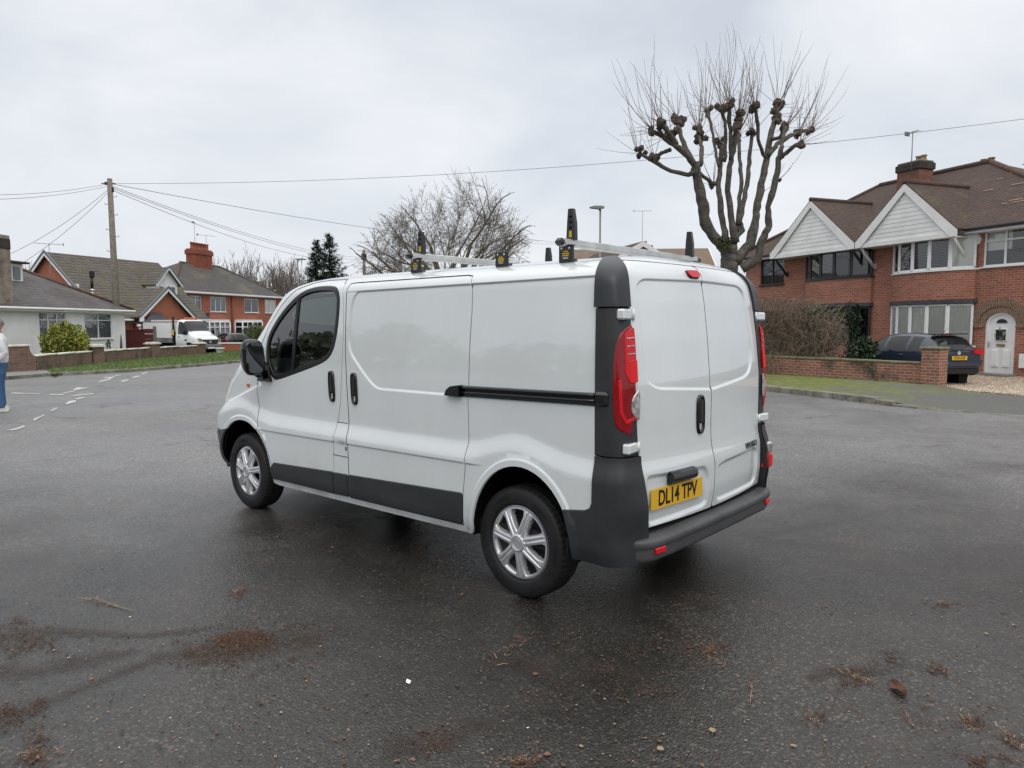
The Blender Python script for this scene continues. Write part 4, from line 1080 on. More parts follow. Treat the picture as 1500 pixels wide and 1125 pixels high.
def sheet(name,poly,m,h=2.0,dz=0.0,zf=None,feat=(),edge=None,kind='structure'):
    loop=ccw([tuple(p) for p in poly]); hb=h
    loop=resamp(loop,hb); V,T=cdt_fill([loop],h,feat)
    A=V[T]; cr=(A[:,1,0]-A[:,0,0])*(A[:,2,1]-A[:,0,1])-(A[:,1,1]-A[:,0,1])*(A[:,2,0]-A[:,0,0]); T[cr<0]=T[cr<0][:,::-1]
    z=(zf or gz)(V[:,0],V[:,1])+dz; P=np.column_stack([V,z])
    a=Acc(); a.add(P,T.tolist(),m,smooth=True); o=obj(name,a); 
    if kind: tag(o,kind=kind)
    return o
KR=[(-70,-2.5),(-20,-7.5),(-6,-10.1),(-1.12,-10.81),(-.08,-10.95),(.55,-11.0),(1.01,-11.13),(2.01,-11.70),(2.63,-11.97),(3.36,-12.32),(3.97,-12.60),(6,-13.6),(10,-15.7),(20,-21.2),(40,-34),(80,-62)]
KL=[tuple(G(u,v))[:2] for u,v in((-60,560.5),(-20,558.5),(15,556),(60,552),(90,550.2),(120,549),(155,547),(190,545),(240,541),(300,536),(357,530.5))]
KL=[(60,34),(36,17),(27,6.5)]+KL+[(KL[-1][0]+8,KL[-1][1]-8.5),(KL[-1][0]+40,KL[-1][1]-38)]
road=[*KR,*KL[::-1],(60,60),(-70,60)]
nearp=[]
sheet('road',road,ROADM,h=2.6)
# wide land under everything
LANDM=mat('soil',(.05,.045,.03),rough=.95,noise=(.2,.4,(.03,.045,.02)))
a=Acc(); xs=np.concatenate([np.linspace(-400,-80,5),np.linspace(-70,150,45),np.linspace(180,900,8)]); ys=np.concatenate([np.linspace(-900,-160,8),np.linspace(-150,90,48),np.linspace(120,400,5)])
U,V=np.meshgrid(xs,ys,indexing='ij'); Z=gz(U,V)-.32; ny=len(ys)
a.add(np.stack([U.ravel(),V.ravel(),Z.ravel()],1),[(i*ny+j,(i+1)*ny+j,(i+1)*ny+j+1,i*ny+j+1) for i in range(len(xs)-1) for j in range(ny-1)],LANDM,smooth=True); tag(obj('ground',a),kind='structure')
def kerb(name,line,h,w,m,side,hf=None,off=0.0):
    """kerb stones along a line; side=+1: stones lie to the left of the direction of travel"""
    a=Acc(); pts=resamp(line,.9 if side>0 else .5,False); n=len(pts)
    for i in range(n-1):
        p=Vector((*pts[i],0));q=Vector((*pts[i+1],0)); d=(q-p); L=d.length; d/=L; nn=Vector((-d.y,d.x,0))*side
        hh=h if hf is None else hf((p+q)/2)
        hh+=rnd.uniform(-.004,.004); c=(p+q)/2+nn*w/2; z=float(gz(c.x,c.y)); a.box((c.x,c.y,z+hh/2-.10),(L-.008,w,hh+.2),m,rz=math.atan2(d.y,d.x),bev=.012)
    return tag(obj(name,a),kind='structure')
KERBM=mat('kerb_stone',(.25,.24,.21),rough=.8,noise=(2.5,.45,(.07,.075,.045)),bump=(40,.003))
ks=lambda p:.115*sstep(.4,1.6,p.x)*1+.014
kerb('kerb',[p for p in KR if -22<p[0]<41],.12,.13,KERBM,-1,hf=lambda p:float(ks(p)))
kerb('kerb',[p for p in KL if p[0]<=45],.11,.13,KERBM,1)
def off_line(L,d):
    P=np.array(L,float); T=np.gradient(P,axis=0); T/=np.linalg.norm(T,axis=1,keepdims=True); return [tuple(p+np.array((-t[1],t[0]))*d) for p,t in zip(P,T)]
# right pavement: tarmac going mossy towards the hedge
def pavem():
    s=Nodes('mossy_pavement',.75,.35); n1=s.noise(.9,6,.65); n2=s.noise(26,4,.7)
    sep=s.t.nodes.new('ShaderNodeSeparateXYZ'); s.l(s.tc,sep.inputs[0])
    # moss grows where people do not walk: further along the wall
    g=s.math('ADD',s.math('MULTIPLY',sep.outputs[0],.155),s.math('MULTIPLY',s.math('SUBTRACT',n1,.5),1.7))
    moss=s.ramp(g,[(.02,0.),(.50,1.)]); c=s.mix(s.ramp(n2,[(.35,0.),(.65,1.)]),(.085,.086,.084),(.135,.136,.130))
    mo=s.mix(s.ramp(s.noise(5,5,.7),[(.35,0.),(.65,1.)]),(.085,.095,.03),(.17,.20,.04)); c=s.mix(moss,c,mo)
    s.col(c); s.bump(n2,.006); return s.m
PAVM=pavem()
KRi=off_line([p for p in KR if -22<p[0]<41],-.13)
wl_=[(1.5,-16.05),(10.5,-18.33),(22,-24),(40,-36)]
back=[(38,-37.5),(22,-25),(10.5,-18.35),(1.3,-15.98),(.93,-15.85),(-.66,-15.0),(-4,-14.2),(-22,-12.5)]
pz=lambda x,y:gz(x,y)+.008+.113*sstep(.35,1.55,x)
sheet('pavement',KRi+back,PAVM,h=.8,zf=pz)
# ground level of the gardens on the right, gravel drive
GARD=mat('garden_soil',(.045,.038,.028),rough=.95,noise=(2,.5,(.03,.035,.015)),bump=(12,.03))
drv=[(.95,-15.9),(-.66,-15.05),(-4,-14.25),(-9,-13.7),(-12,-21),(-4.5,-22.6),(1.0,-22.75),(3.4,-24.0),(3.2,-21.5),(1.55,-16.35)]
dz_=lambda x,y:.015-.135*sstep(.3,3.2,-(y+15.0))+.10*sstep(5.6,7.2,-(y+15.0)); 
s=Nodes('gravel_bed',.9); vo=s.n('TexVoronoi',Scale=38.0); s.l(s.tc,vo.inputs['Vector']); s.col(s.ramp(vo.outputs['Color'],[(0,(.16,.12,.08)),(.5,(.38,.30,.22)),(1,(.60,.50,.40))])); s.bump(vo.outputs['Distance'],.02)
sheet('gravel_drive',drv,MATS['gravel_bed'],h=.7,zf=dz_)
# loose stones
a=Acc(); GS=[mat('stone_a',(.50,.41,.31),rough=.8),mat('stone_b',(.32,.24,.17),rough=.8),mat('stone_c',(.66,.60,.50),rough=.8)]
D_=np.array(drv); R=random.Random(11)
QX=np.array([R.uniform(-4,3.2) for _ in range(15000)]); QY=np.array([R.uniform(-22.5,-14.3) for _ in range(15000)]); ok=(sdpoly(QX,QY,drv)<.12)|((sdpoly(QX,QY,drv)<.5)&(np.array([R.random() for _ in range(15000)])<.12))
for x,y in zip(QX[ok],QY[ok]):
    s_=R.uniform(.010,.024); z=max(float(dz_(x,y)),float(dz_(x,y)))+s_*.3; 
    e=[Vector((R.uniform(.6,1),0,0)),Vector((0,R.uniform(.6,1),0)),Vector((-R.uniform(.6,1),0,0)),Vector((0,-R.uniform(.6,1),0)),Vector((0,0,.7))]; a_=R.uniform(0,6); M_=Matrix.Rotation(a_,3,'Z')
    a.add([Vector((x,y,z))+M_@q*s_ for q in e],[(0,1,4),(1,2,4),(2,3,4),(3,0,4)],GS[R.randrange(3)])
tag(obj('gravel',a),kind='stuff')
sheet('front_garden',[(1.55,-16.4),(10.5,-18.6),(22,-25),(14,-33),(7.5,-29),(3.5,-24)],GARD,h=1.5,zf=lambda x,y:gz(x,y)+.02)
# left: pavement, verge
PAVL=mat('grey_pavement',(.21,.205,.195),rough=.7,noise=(1.5,.25),bump=(60,.003))
W0=gat(19,25.3); W1=gat(42,25.6); W2=gat(138,32); W3=gat(222,39.5); W4=gat(290,45); W5=gat(352,56); WLL=[tuple(gat(-60,22))[:2],tuple(W0)[:2],tuple(W1)[:2],tuple(W2)[:2],tuple(W3)[:2],tuple(W4)[:2],tuple(W5)[:2]]
KLi=off_line([p for p in KL if p[0]<=45 ],.13)
sheet('pavement',KLi[1:9]+[tuple(gat(62,26.2))[:2],tuple(W0)[:2],WLL[0],(30,9)],PAVL,h=1.0,dz=.10)
iA=[i for i,p in enumerate(KLi)]
vpoly=[tuple(G(80,548.6,.1))[:2]]+[p for p in KLi if p[1]<KLi[6][1]+.1]+[tuple(gat(400,62))[:2],tuple(W5)[:2],tuple(W4)[:2],tuple(W3)[:2],tuple(W2)[:2],tuple(gat(62,26.2))[:2]]
VERM=mat('verge_turf',(.08,.14,.03),rough=.9,noise=(1.2,.5,(.05,.055,.02)),bump=(30,.02))
vz=lambda x,y:gz(x,y)+.105
sheet('verge',vpoly,VERM,h=1.2,zf=vz)
a=Acc(); R=random.Random(5); GB=[mat('grass_a',(.10,.165,.04),rough=.7),mat('grass_b',(.17,.22,.07),rough=.7),mat('grass_c',(.06,.11,.03),rough=.7)]
VP=np.array(vpoly); N_=70000; QX=np.array([R.uniform(VP[:,0].min(),VP[:,0].max()) for _ in range(N_)]); QY=np.array([R.uniform(VP[:,1].min(),VP[:,1].max()) for _ in range(N_)]); ok=sdpoly(QX,QY,vpoly)<-.02; QX,QY=QX[ok],QY[ok]; QZ=vz(QX,QY)
for x,y,z in zip(QX,QY,QZ):
    h_=R.uniform(.04,.10); a_=R.uniform(0,3.14); w_=R.uniform(.008,.02); c_,s_=math.cos(a_)*w_,math.sin(a_)*w_; lx,ly=R.gauss(0,.03),R.gauss(0,.03)
    a.add([(x-c_,y-s_,z-.01),(x+c_,y+s_,z-.01),(x+lx,y+ly,z+h_)],[(0,1,2)],GB[R.randrange(3)])
tag(obj('grass',a),kind='stuff')
# gardens behind the left wall
sheet('gardens',[WLL[0],WLL[1],WLL[2],WLL[3],WLL[4],WLL[5],WLL[6],tuple(gat(420,62))[:2],tuple(gat(520,120))[:2],tuple(gat(-100,120))[:2],(60,12)],GARD,h=4,dz=-.02)
# road markings
def markmat():
    s=Nodes('worn_white_paint',.6); n=s.noise(14,6,.75); n2=s.noise(1.6,4,.6); f=s.ramp(s.math('ADD',s.math('MULTIPLY',n,.7),s.math('MULTIPLY',n2,.4)),[(.50,0.),(.72,.85)])
    s.col(s.mix(f,(.50,.50,.48),(.13,.13,.128))); return s.m
MK=markmat()
def mark(pts,name='road_marking'):
    P=[G(u,v) for u,v in pts]; a=Acc(); a.add([(p.x,p.y,float(gz(p.x,p.y))+.008) for p in P],[tuple(range(len(P)))],MK)
    o=a.build(name)
    n=(P[1]-P[0]).cross(P[2]-P[0])
    if n.z<0: o.data.flip_normals()
    tag(o,kind='structure')
cr5=lambda x,y:(x/5.112,420+y/5.115)
for q in ([(45,1082),(120,1062),(180,1042),(190,1052),(125,1076)],[(248,1003),(262,985),(330,960),(338,966),(262,1006)],[(375,935),(400,912),(435,906),(432,918),(392,937)],[(488,880),(520,857),(572,853),(568,866),(505,884)],[(555,845),(590,832),(640,828),(632,838),(575,849)],
          [(470,796),(560,782),(562,787),(478,801)],[(540,775),(580,760),(660,757),(655,763),(560,778)],[(82,795),(180,798),(185,806),(90,803)],[(372,806),(480,808),(482,815),(372,813)],[(190,800),(300,803),(300,808),(190,806)],
          [(540,817),(640,806),(700,799),(708,806),(620,815),(545,823)],[(735,712),(775,700),(830,688),(832,696),(778,710),(738,719)],[(770,706),(838,680),(850,672),(860,678),(800,706)],[(560,760),(600,754),(605,760),(570,768)]): mark([cr5(*p) for p in q])
for q in ([(176,558.5),(186,556),(190,557),(180,560)],[(192,553),(203,550.5),(206,551.5),(196,554)],[(206,547.5),(214,545.5),(217,546.3),(210,548.5)],[(150,553.8),(162,552.3),(165,553.2),(154,554.8)],[(166,550.5),(176,549.2),(178,550),(170,551.3)]): mark(q)

# ---------------------------------------------------------------- mud and wet silt stains on the tarmac
def mudmat():
    s=Nodes('wet_silt',.55,.4); at_=s.t.nodes.new('ShaderNodeAttribute'); at_.attribute_name='edge'
    n=s.noise(5,8,.8); n2=s.noise(60,4,.7); c=s.mix(s.ramp(n2,[(.35,0.),(.65,1.)]),(.024,.018,.014),(.070,.052,.040)); s.col(c); s.bump(n2,.006)
    n3=s.noise(210,3,.7); a=s.math('SUBTRACT',s.math('ADD',s.math('ADD',s.math('MULTIPLY',n,.55),s.math('MULTIPLY',n2,.45)),s.math('MULTIPLY',n3,.35)),s.math('MULTIPLY',at_.outputs['Fac'],.42)); al=s.ramp(a,[(.50,0.),(.80,.72)])
    s.l(al,s.b.inputs['Alpha']); return s.m
MUD=mudmat()
def stain(pts,wd):
    P=[G(u,v) for u,v in pts]; n=len(P)
    Q=[];Wd=[]
    for i in range(n-1):
        for j in range(6): f_=j/6; Q.append(P[i].lerp(P[i+1],f_)); Wd.append(wd[i]*(1-f_)+wd[i+1]*f_)
    Q.append(P[-1]); Wd.append(wd[-1]); V=[];E=[];m=9; n=len(Q)
    for i in range(n):
        t_=(Q[min(i+1,n-1)]-Q[max(i-1,0)]); t_.z=0; t_.normalize(); nn=Vector((-t_.y,t_.x,0)); en=max(0,1-i/3,1-(n-1-i)/3)
        for k in range(m):
            q=-1+2*k/(m-1); p=Q[i]+nn*Wd[i]*q; V.append((p.x,p.y,.004+.0)); E.append(min(1,abs(q)**1.3+en))
    F=[(i*m+k,(i+1)*m+k,(i+1)*m+k+1,i*m+k+1) for i in range(n-1) for k in range(m-1)]
    me=bpy.data.meshes.new('mud_stain'); me.from_pydata(V,[],F); me.materials.append(MUD); at_=me.attributes.new('edge','FLOAT','POINT'); at_.data.foreach_set('value',E); me.update()
    if me.polygons[0].normal.z<0: me.flip_normals()
    o=bpy.data.objects.new('mud_stain',me); COL.objects.link(o); return tag(o,kind='structure')
stain([(-40,1100),(0,1062),(76,1027),(151,997),(227,964),(302,952),(368,948),(430,938),(500,935)],[.20,.18,.14,.12,.13,.26,.34,.28,.12])
stain([(-60,930),(0,930),(70,925),(202,931),(272,925),(330,918)],[.26,.26,.15,.09,.09,.08])
stain([(-60,985),(40,985),(140,965),(240,945)],[.26,.22,.2,.12])
stain([(-40,1060),(15,1045),(30,1030)],[.1,.12,.04]); stain([(1160,1002),(1215,985),(1290,985),(1350,962)],[.04,.12,.08,.04])
stain([(540,1125),(600,1090),(650,1092),(700,1060),(760,1075)],[.05,.16,.09,.14,.05])
stain([(700,1000),(735,960),(820,1000),(900,975),(960,1010)],[.05,.14,.10,.16,.05])
# ================================================================ the brick pair of houses on the right
HR=Vector((.73+.465*.25,-22.8+.885*.25,0)); HRZ=math.radians(152.3)
def make_right_houses():
    t=empty('semi_detached_house',HR,HRZ,'red brick pair of houses with white boarded gables behind the dark blue hatchback','house')
    # local x = -s (s measured along the front, left in the view), y back
    X=lambda s:-s
    wl=Acc(); zE=4.56
    bays=[(.83,3.93),(4.83,8.15)]
    holes=[]
    for a,b in bays: holes+= [(X(b)+.12,X(a)-.12,-.3,4.5)]
    wr=(X(.67),X(-1.35),3.33,4.43); wlft=(X(11.0),X(9.5),3.28,4.46); dr=(X(.50),X(-.46),-.04,2.02)
    hol(wl,X(12.0),X(-2.6),-.3,zE,holes+[wr,wlft,dr],BRICK_A,0,.12)
    # side and back walls
    wl.box((X(12.0)+.15,4.0,2.1),(.3,7.94,4.9),BRICK_A); wl.box((X(-2.6)-.15,4.0,2.1),(.3,7.94,4.9),BRICK_A); wl.box((X(4.7),7.9,2.1),(14.0,.3,4.9),BRICK_A)
    wl.box((X(4.93),-.012,2.1),(.0,.0,.0),BRICK_A) if False else None
    def bow(s0,s1,off0=.10,sag=.42,n=15):
        P=[]
        for k in range(n):
            q=k/(n-1); x=X(s1)+(X(s0)-X(s1))*q; y=-(off0+sag*math.sin(math.pi*q)**.75); P.append((x,y))
        return P
    win=[]
    for i,(s0,s1) in enumerate(bays):
        P=bow(s0,s1); 
        for (z0,z1) in((-.3,.82),(2.34,3.27)):
            V=[];n=len(P); Q=[(P[0][0],.05)]+P+[(P[-1][0],.05)]
            for x,y in Q: V+=[(x,y,z0),(x,y,z1)]
            wl.add(V,[(2*k,2*k+2,2*k+3,2*k+1) for k in range(len(Q)-1)],BRICK_A)
            wl.add([(x,y,z1) for x,y in Q],[tuple(range(len(Q)))],BRICK_A)
            wl.add([(x,y,z0) for x,y in Q],[tuple(range(len(Q)))[::-1]],BRICK_A)
    obj('wall',wl,t)
    rm=Acc(); rm.box((X(4.7),3.9,2.1),(13.2,7.2,4.2),ROOM) if False else None
    for i,(s0,s1) in enumerate(bays):
        P=bow(s0,s1); m=UPVC if i==0 else ANTH
        # lead apron over the lower window
        a=Acc(); Q=[(x,y-.06) for x,y in P]; a.prism([(P[0][0]-.05,.0)]+Q+[(P[-1][0]+.05,.0)],2.21,2.335,LEAD); obj('lead_flashing',a,t)
        for (z0,z1,cu) in ((.87,2.20,CURT if i==0 else BLIND),(3.32,4.50,BLIND)):
            L_=[0,.14,.34,.60,.84,1.0] if i==0 else [0,.16,.34,.62,.84,1.0]
            idx=[0,2,5,8,11,14]
            wo=None
            fr=Acc(); gl=Acc(); cu_=Acc()
            for k in range(5):
                p=Vector((*P[idx[k]],0)); q=Vector((*P[idx[k+1]],0)); L=(q-p).length; d=(q-p)/L; nn=Vector((d.y,-d.x,0))
                ang=math.atan2(d.y,d.x)
                def fx(v,p=p,d=d,nn=nn): return p+d*v.x-nn*v.y+Vector((0,0,v.z))
                k0=len(fr.v); f=.065
                for (cx,cz,sx,sz) in ((f/2,(z0+z1)/2,f,z1-z0),(L-f/2,(z0+z1)/2,f,z1-z0),(L/2,z0+f/2,L,f),(L/2,z1-f/2,L,f)): fr.box((cx,.03,cz),(sx,.065,sz),m,bev=.008)
                fr.xform(fx,k0); k0=len(gl.v); gl.add([(f,.035,z0+f),(L-f,.035,z0+f),(L-f,.035,z1-f),(f,.035,z1-f)],[(0,1,2,3)],HGLASS); gl.xform(fx,k0)
                k0=len(cu_.v)
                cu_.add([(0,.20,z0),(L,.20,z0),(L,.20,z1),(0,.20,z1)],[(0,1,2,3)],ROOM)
                if cu is CURT:
                    nf=int(L/.045); V=[]
                    for j in range(nf+1): V+=[(L*j/nf,.060+.010*(j%2),z0),(L*j/nf,.060+.010*(j%2),z1)]
                    cu_.add(V,[(2*j,2*j+2,2*j+3,2*j+1) for j in range(nf)],CURT)
                elif k in((1,2,3) if i==0 else (2,)):
                    for j in range(int((z1-z0)/.05)): cu_.box((L/2,.075,z0+.03+j*.05),(L-.1,.03,.014),BLIND)
                elif i==0 and k==4: cu_.add([(0,.065,z0),(L,.065,z0),(L,.065,z1),(0,.065,z1)],[(0,1,2,3)],CURT)
                cu_.xform(fx,k0)
            Q=[(x,y-.05) for x,y in P]; fr.prism([(P[0][0]-.06,.0)]+Q+[(P[-1][0]+.06,.0)],z0-.055,z0-.002,m)
            wo=obj('window',fr,t); obj('pane',gl,wo); obj('curtain',cu_,wo)
        rb=Acc(); rb.prism([(P[0][0],.0)]+P+[(P[-1][0],.0)],4.503,4.56,WOODW); obj('bay_soffit',rb,t)
    window(t,*wr,.06,UPVC,3,top=.32,curt=CURT,cz=.55); window(t,*wlft,.06,ANTH,2,curt=None)
    # main roof (hipped)
    rf=Acc(); e0,e1=X(12.4),X(-3.0); ye,yb=-.42,8.4; ym=3.9; zR=7.42; r0_,r1_=X(8.3),X(3.45); ze=4.56
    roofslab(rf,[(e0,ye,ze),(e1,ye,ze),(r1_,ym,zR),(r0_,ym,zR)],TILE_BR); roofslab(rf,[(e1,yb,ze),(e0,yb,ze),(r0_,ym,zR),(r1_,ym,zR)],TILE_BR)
    roofslab(rf,[(e1,ye,ze),(e1,yb,ze),(r1_,ym,zR)],TILE_BR); roofslab(rf,[(e0,yb,ze),(e0,ye,ze),(r0_,ym,zR)],TILE_BR)
    # gable cross roofs
    gab=[(2.97,1.92,6.28),(7.24,2.16,6.38)]
    for (sc,hw,za) in gab:
        yf=-.80; k=(za-4.56)/hw; yb_=ye+(za-4.56)/((zR-ze)/(ym-ye))
        for sg in(1,-1): roofslab(rf,[(X(sc),yf,za+.03),(X(sc)+sg*(hw+.08),yf,4.56-.03),(X(sc)+sg*(hw+.08),ye+.02,4.56-.03),(X(sc),yb_+.05,za+.03)],TILE_BR,th=.07)
    ro=obj('roof',rf,t)
    rt_=Acc(); rt_.tube([(r0_,ym,zR+.02),(r1_,ym,zR+.02)],.10,TILE_BR,n=8); RIDGE=mat('ridge_tile',(.105,.055,.035),rough=.85,noise=(3,.4))
    rt_.tube([(r1_,ym,zR),(e1,ye,ze+.03)],.10,RIDGE,n=8); rt_.tube([(r0_,ym,zR),(e0,ye,ze+.03)],.09,TILE_BR,n=8)
    for (sc,hw,za) in gab: rt_.tube([(X(sc),-.82,za+.03),(X(sc),ye+(za-4.56)/.662,za+.03)],.085,TILE_BR,n=8)
    obj('ridge_tiles',rt_,ro)
    # slipped pale tiles
    sl_=Acc()
    for _ in range(13):
        q=rnd.random(); x=X(rnd.uniform(-1.4,2.2)); y=rnd.uniform(.3,3.2); z=ze+(y-ye)*(zR-ze)/(ym-ye)+.012
        sl_.box((x,y,z),(rnd.uniform(.15,.5),.05,.02),mat('pale_tile',(.30,.22,.17),rough=.9),rot=Matrix.Rotation(.58,3,'X'))
    obj('slipped_tiles',sl_,ro).__setitem__('kind','stuff')
    for gi,(sc,hw,za) in enumerate(gab):
        g=Acc(); yf=-.78; bw=.20; sl=math.atan2(za-4.56,hw)
        for sg in(1,-1):
            g.prism([(X(sc),za-.02),(X(sc)+sg*(hw+.07),4.50),(X(sc)+sg*(hw+.07),4.50-bw*1.05),(X(sc)+sg*(hw-.16),4.50-bw*1.05),(X(sc),za-.02-bw*1.35)],yf-.03,yf,WOODW,plane='XZ')
        obj('bargeboard',g,t)
        b=Acc(); rows=11; z0=4.42; z1=za-.25
        for r in range(rows):
            za_=z0+(z1-z0)*r/rows; zb_=z0+(z1-z0)*(r+1)/rows; w0=hw*(za-za_-.18)/(za-4.56)*.98
            if w0<=.06: continue
            w1=max(.02,hw*(za-zb_-.18)/(za-4.56)*.98)
            b.add([(X(sc)-w0,yf+.043,za_),(X(sc)+w0,yf+.043,za_),(X(sc)+w1,yf+.055,zb_),(X(sc)-w1,yf+.055,zb_),(X(sc)-w0,yf+.055,za_),(X(sc)+w0,yf+.055,za_)],[(0,1,2,3),(4,5,1,0)],WOODW)
        b.box((X(sc),yf+.02,4.36),(hw*2-.3,.04,.16),WOODW,bev=.006); b.box((X(sc),(yf)/2+.03,4.30),(hw*2-.1,abs(yf)-.06,.03),WOODW)
        obj('gable_boards',b,t)
        for sg in(1,-1):
            k=Acc(); x=X(sc)+sg*(hw-.12); m=ANTH if gi==1 else WOODW
            pts=[(x,yf+.10,4.30),(x,yf+.22,4.12),(x,-.30,3.88),(x,-.06,3.62)]; k.tube(pts,[.045,.05,.05,.055],m,n=6); k.box((x,-.03,3.66),(.10,.07,.18),m,bev=.01); obj('bracket',k,t)
    # gutters, fascia, downpipe
    for a,b in((X(-3.0),X(1.02)),(X(9.44),X(12.4))):
        g=Acc(); a,b=min(a,b),max(a,b); g.box(((a+b)/2,ye-.02,4.50),(b-a,.10,.09),GUTB,bev=.02); g.box(((a+b)/2,ye+.06,4.45),(b-a,.03,.16),WOODW)
        g.box(((a+b)/2,-.2,4.40),(b-a,.42,.03),WOODW)
        obj('gutter',g,t)
    p=Acc(); p.tube([(X(4.95),-.10,-.1),(X(4.95),-.10,4.1),(X(4.95),-.30,4.4)],.045,GUTB,n=8)
    for z in(.9,2.2,3.4): p.box((X(4.95),-.07,z),(.14,.08,.05),GUTB)
    obj('downpipe',p,t)
    # chimney
    c=Acc(); c.box((X(5.75),2.9,7.1),(1.0,.72,1.2),BRICK_C); c.box((X(5.75),2.9,7.58),(1.12,.84,.26),mat('sooty_brick',(.055,.045,.04),rough=.9,noise=(6,.5),bump=(30,.01)),bev=.02); c.box((X(5.75),2.9,7.75),(1.04,.78,.10),mat('flaunching',(.16,.15,.13),rough=.9,noise=(5,.4)),bev=.045); ch=obj('chimney',c,t)
    potsf(ch,(X(5.62),X(5.38)),2.9,7.78,POT_Y,h=.22,r=.12)
    c=Acc(); c.box((X(4.6),4.9,7.1),(1.1,.7,.9),BRICK_C); ch2=obj('chimney',c,t); potsf(ch2,(X(4.45),X(4.15)),4.9,7.54,POT_Y,h=.26,r=.13)
    # front door in its arch
    rg=Acc(); ARCHB=brickmat('arch_brick',(.32,.20,.12),(.23,.14,.09),(.36,.31,.25),bw=.075,rh=.22,var=.5)
    def ring(r0x,r0z,r1x,r1z,y0,y1,cz=1.50,n=22,m=ARCHB):
        cx=X(.02)
        for k in range(n):
            a0=math.pi*k/n+.012; a1=math.pi*(k+1)/n-.012
            q=[(cx+r0x*math.cos(a0),cz+r0z*math.sin(a0)),(cx+r1x*math.cos(a0),cz+r1z*math.sin(a0)),(cx+r1x*math.cos(a1),cz+r1z*math.sin(a1)),(cx+r0x*math.cos(a1),cz+r0z*math.sin(a1))]
            rg.prism(q,y0,y1,m,plane='XZ')
    ring(.70,.60,.97,.84,-.045,.05,n=34); ring(.49,.41,.685,.59,-.012,.10,n=26)
    for sg in(1,-1): rg.box((X(.02)+sg*.74,-.03,1.475),(.46,.08,.05),ARCHB)
    rg.prism([(X(.02)+.50,1.51),(X(.02)-.50,1.51)]+[(X(.02)-.50*math.cos(t_),1.51+.52*math.sin(t_)) for t_ in np.linspace(0,math.pi,16)],.0,.01,BRICK_A,plane='XZ') if False else None
    obj('door_arch',rg,t)
    d=Acc(); cx=X(.02); w=.46
    def arc(w_,h_,zs,n=18): return [(cx-w_,0.0)]+[(cx-w_*math.cos(q),zs+h_*math.sin(q)) for q in np.linspace(0,math.pi,n)]+[(cx+w_,0.0)]
    d.prism(arc(w,.40,1.50),.10,.16,UPVC,plane='XZ')
    # frame rib
    O=arc(w+.02,.42,1.50,24); I_=arc(w-.05,.35,1.50,24)
    for i in range(len(O)-1): d.prism([O[i],O[i+1],I_[i+1],I_[i]],.045,.10,UPVC,plane='XZ')
    for (x0,x1,z0,z1) in ((-.30,-.05,.22,.78),(.05,.30,.22,.78),(-.20,.20,1.02,1.42)):
        d.box((cx+(x0+x1)/2,.085,(z0+z1)/2),(x1-x0,.035,z1-z0),UPVC,bev=.016); d.box((cx+(x0+x1)/2,.070,(z0+z1)/2),(x1-x0-.09,.02,z1-z0-.09),UPVC,bev=.009)
    do=obj('door',d,t)
    gl=Acc(); gl.box((cx,.055,1.22),(.30,.012,.32),ANTH); obj('door_glass',gl,do); gl=Acc(); gl.prism([(cx-.17,1.585)]+[(cx-.17*math.cos(q),1.585+.12*math.sin(q)) for q in np.linspace(0,math.pi,12)],.075,.082,ANTH,plane='XZ'); obj('door_glass',gl,do)
    lb=Acc(); lb.box((cx,.072,.90),(.27,.02,.07),mat('brass',(.45,.32,.12),rough=.35,metal=.8),bev=.006); obj('letterbox',lb,do)
    hn=Acc(); hn.box((cx-.37,.06,.93),(.03,.05,.16),STEEL,bev=.01); obj('door_handle',hn,do)
    st=Acc(); st.box((cx,-.28,-.02),(1.3,.55,.12),mat('concrete_step',(.20,.19,.17),rough=.85,noise=(4,.3)),bev=.01); obj('doorstep',st,t)
    al=Acc(); al.prism([(.15*math.cos(q)*1.05,.17*math.sin(q)) for q in np.linspace(0,2*math.pi,7)[:-1]],-.07,0,UPVC,plane='XZ',c=(X(.88),0,4.20)); V,F=text_mesh('T',.14,GUTB); al.add([(x+X(.88),-.0715,y+4.20) for x,y,z in V],F,GUTB); obj('alarm_box',al,t)
    mb=Acc(); mb.box((X(-.78),-.05,.45),(.22,.10,.42),UPVC,bev=.01); obj('meter_box',mb,t)
    # wreath hangs on the door: a thing of its own
    wr_=Acc(); GRN=mat('wreath_green',(.03,.055,.03),rough=.8); BER=mat('wreath_silver',(.55,.55,.52),rough=.5)
    P0=Matrix.Rotation(HRZ,4,'Z'); base_=HR+P0@Vector((cx,.02,1.24))
    for k in range(150):
        a_=rnd.uniform(0,2*math.pi); r_=.125+rnd.uniform(-.035,.035); c_=Vector((r_*math.cos(a_),rnd.uniform(-.03,.02),r_*math.sin(a_))); d_=Vector((rnd.uniform(-1,1),rnd.uniform(-1,.3),rnd.uniform(-1,1))).normalized()*.05
        e_=d_.orthogonal().normalized()*.012; wr_.add([c_-e_,c_+e_,c_+d_],[(0,1,2)],BER if k%4==0 else GRN)
    for k in range(12): wr_.add([Vector((rnd.uniform(-.02,.02),-.01,.14+rnd.uniform(0,.09))),Vector((rnd.uniform(-.05,.05),-.02,.2)),Vector((rnd.uniform(-.05,.05),-.01,.24))],[(0,1,2)],BER)
    o=wr_.build('wreath'); o.location=base_; o.rotation_euler=(0,0,HRZ); tag(o,'silver and green christmas wreath hanging on the white arched front door','wreath')
    return t
make_right_houses()
def houseR(x,y,z): return HR+Matrix.Rotation(HRZ,3,'Z')@Vector((x,y,z))
aerial('tv_aerial',houseR(-5.45,2.35,7.2),1.65,'tall thin aerial mast beside the chimney of the brick house on the right',HRZ,.5,n=5)
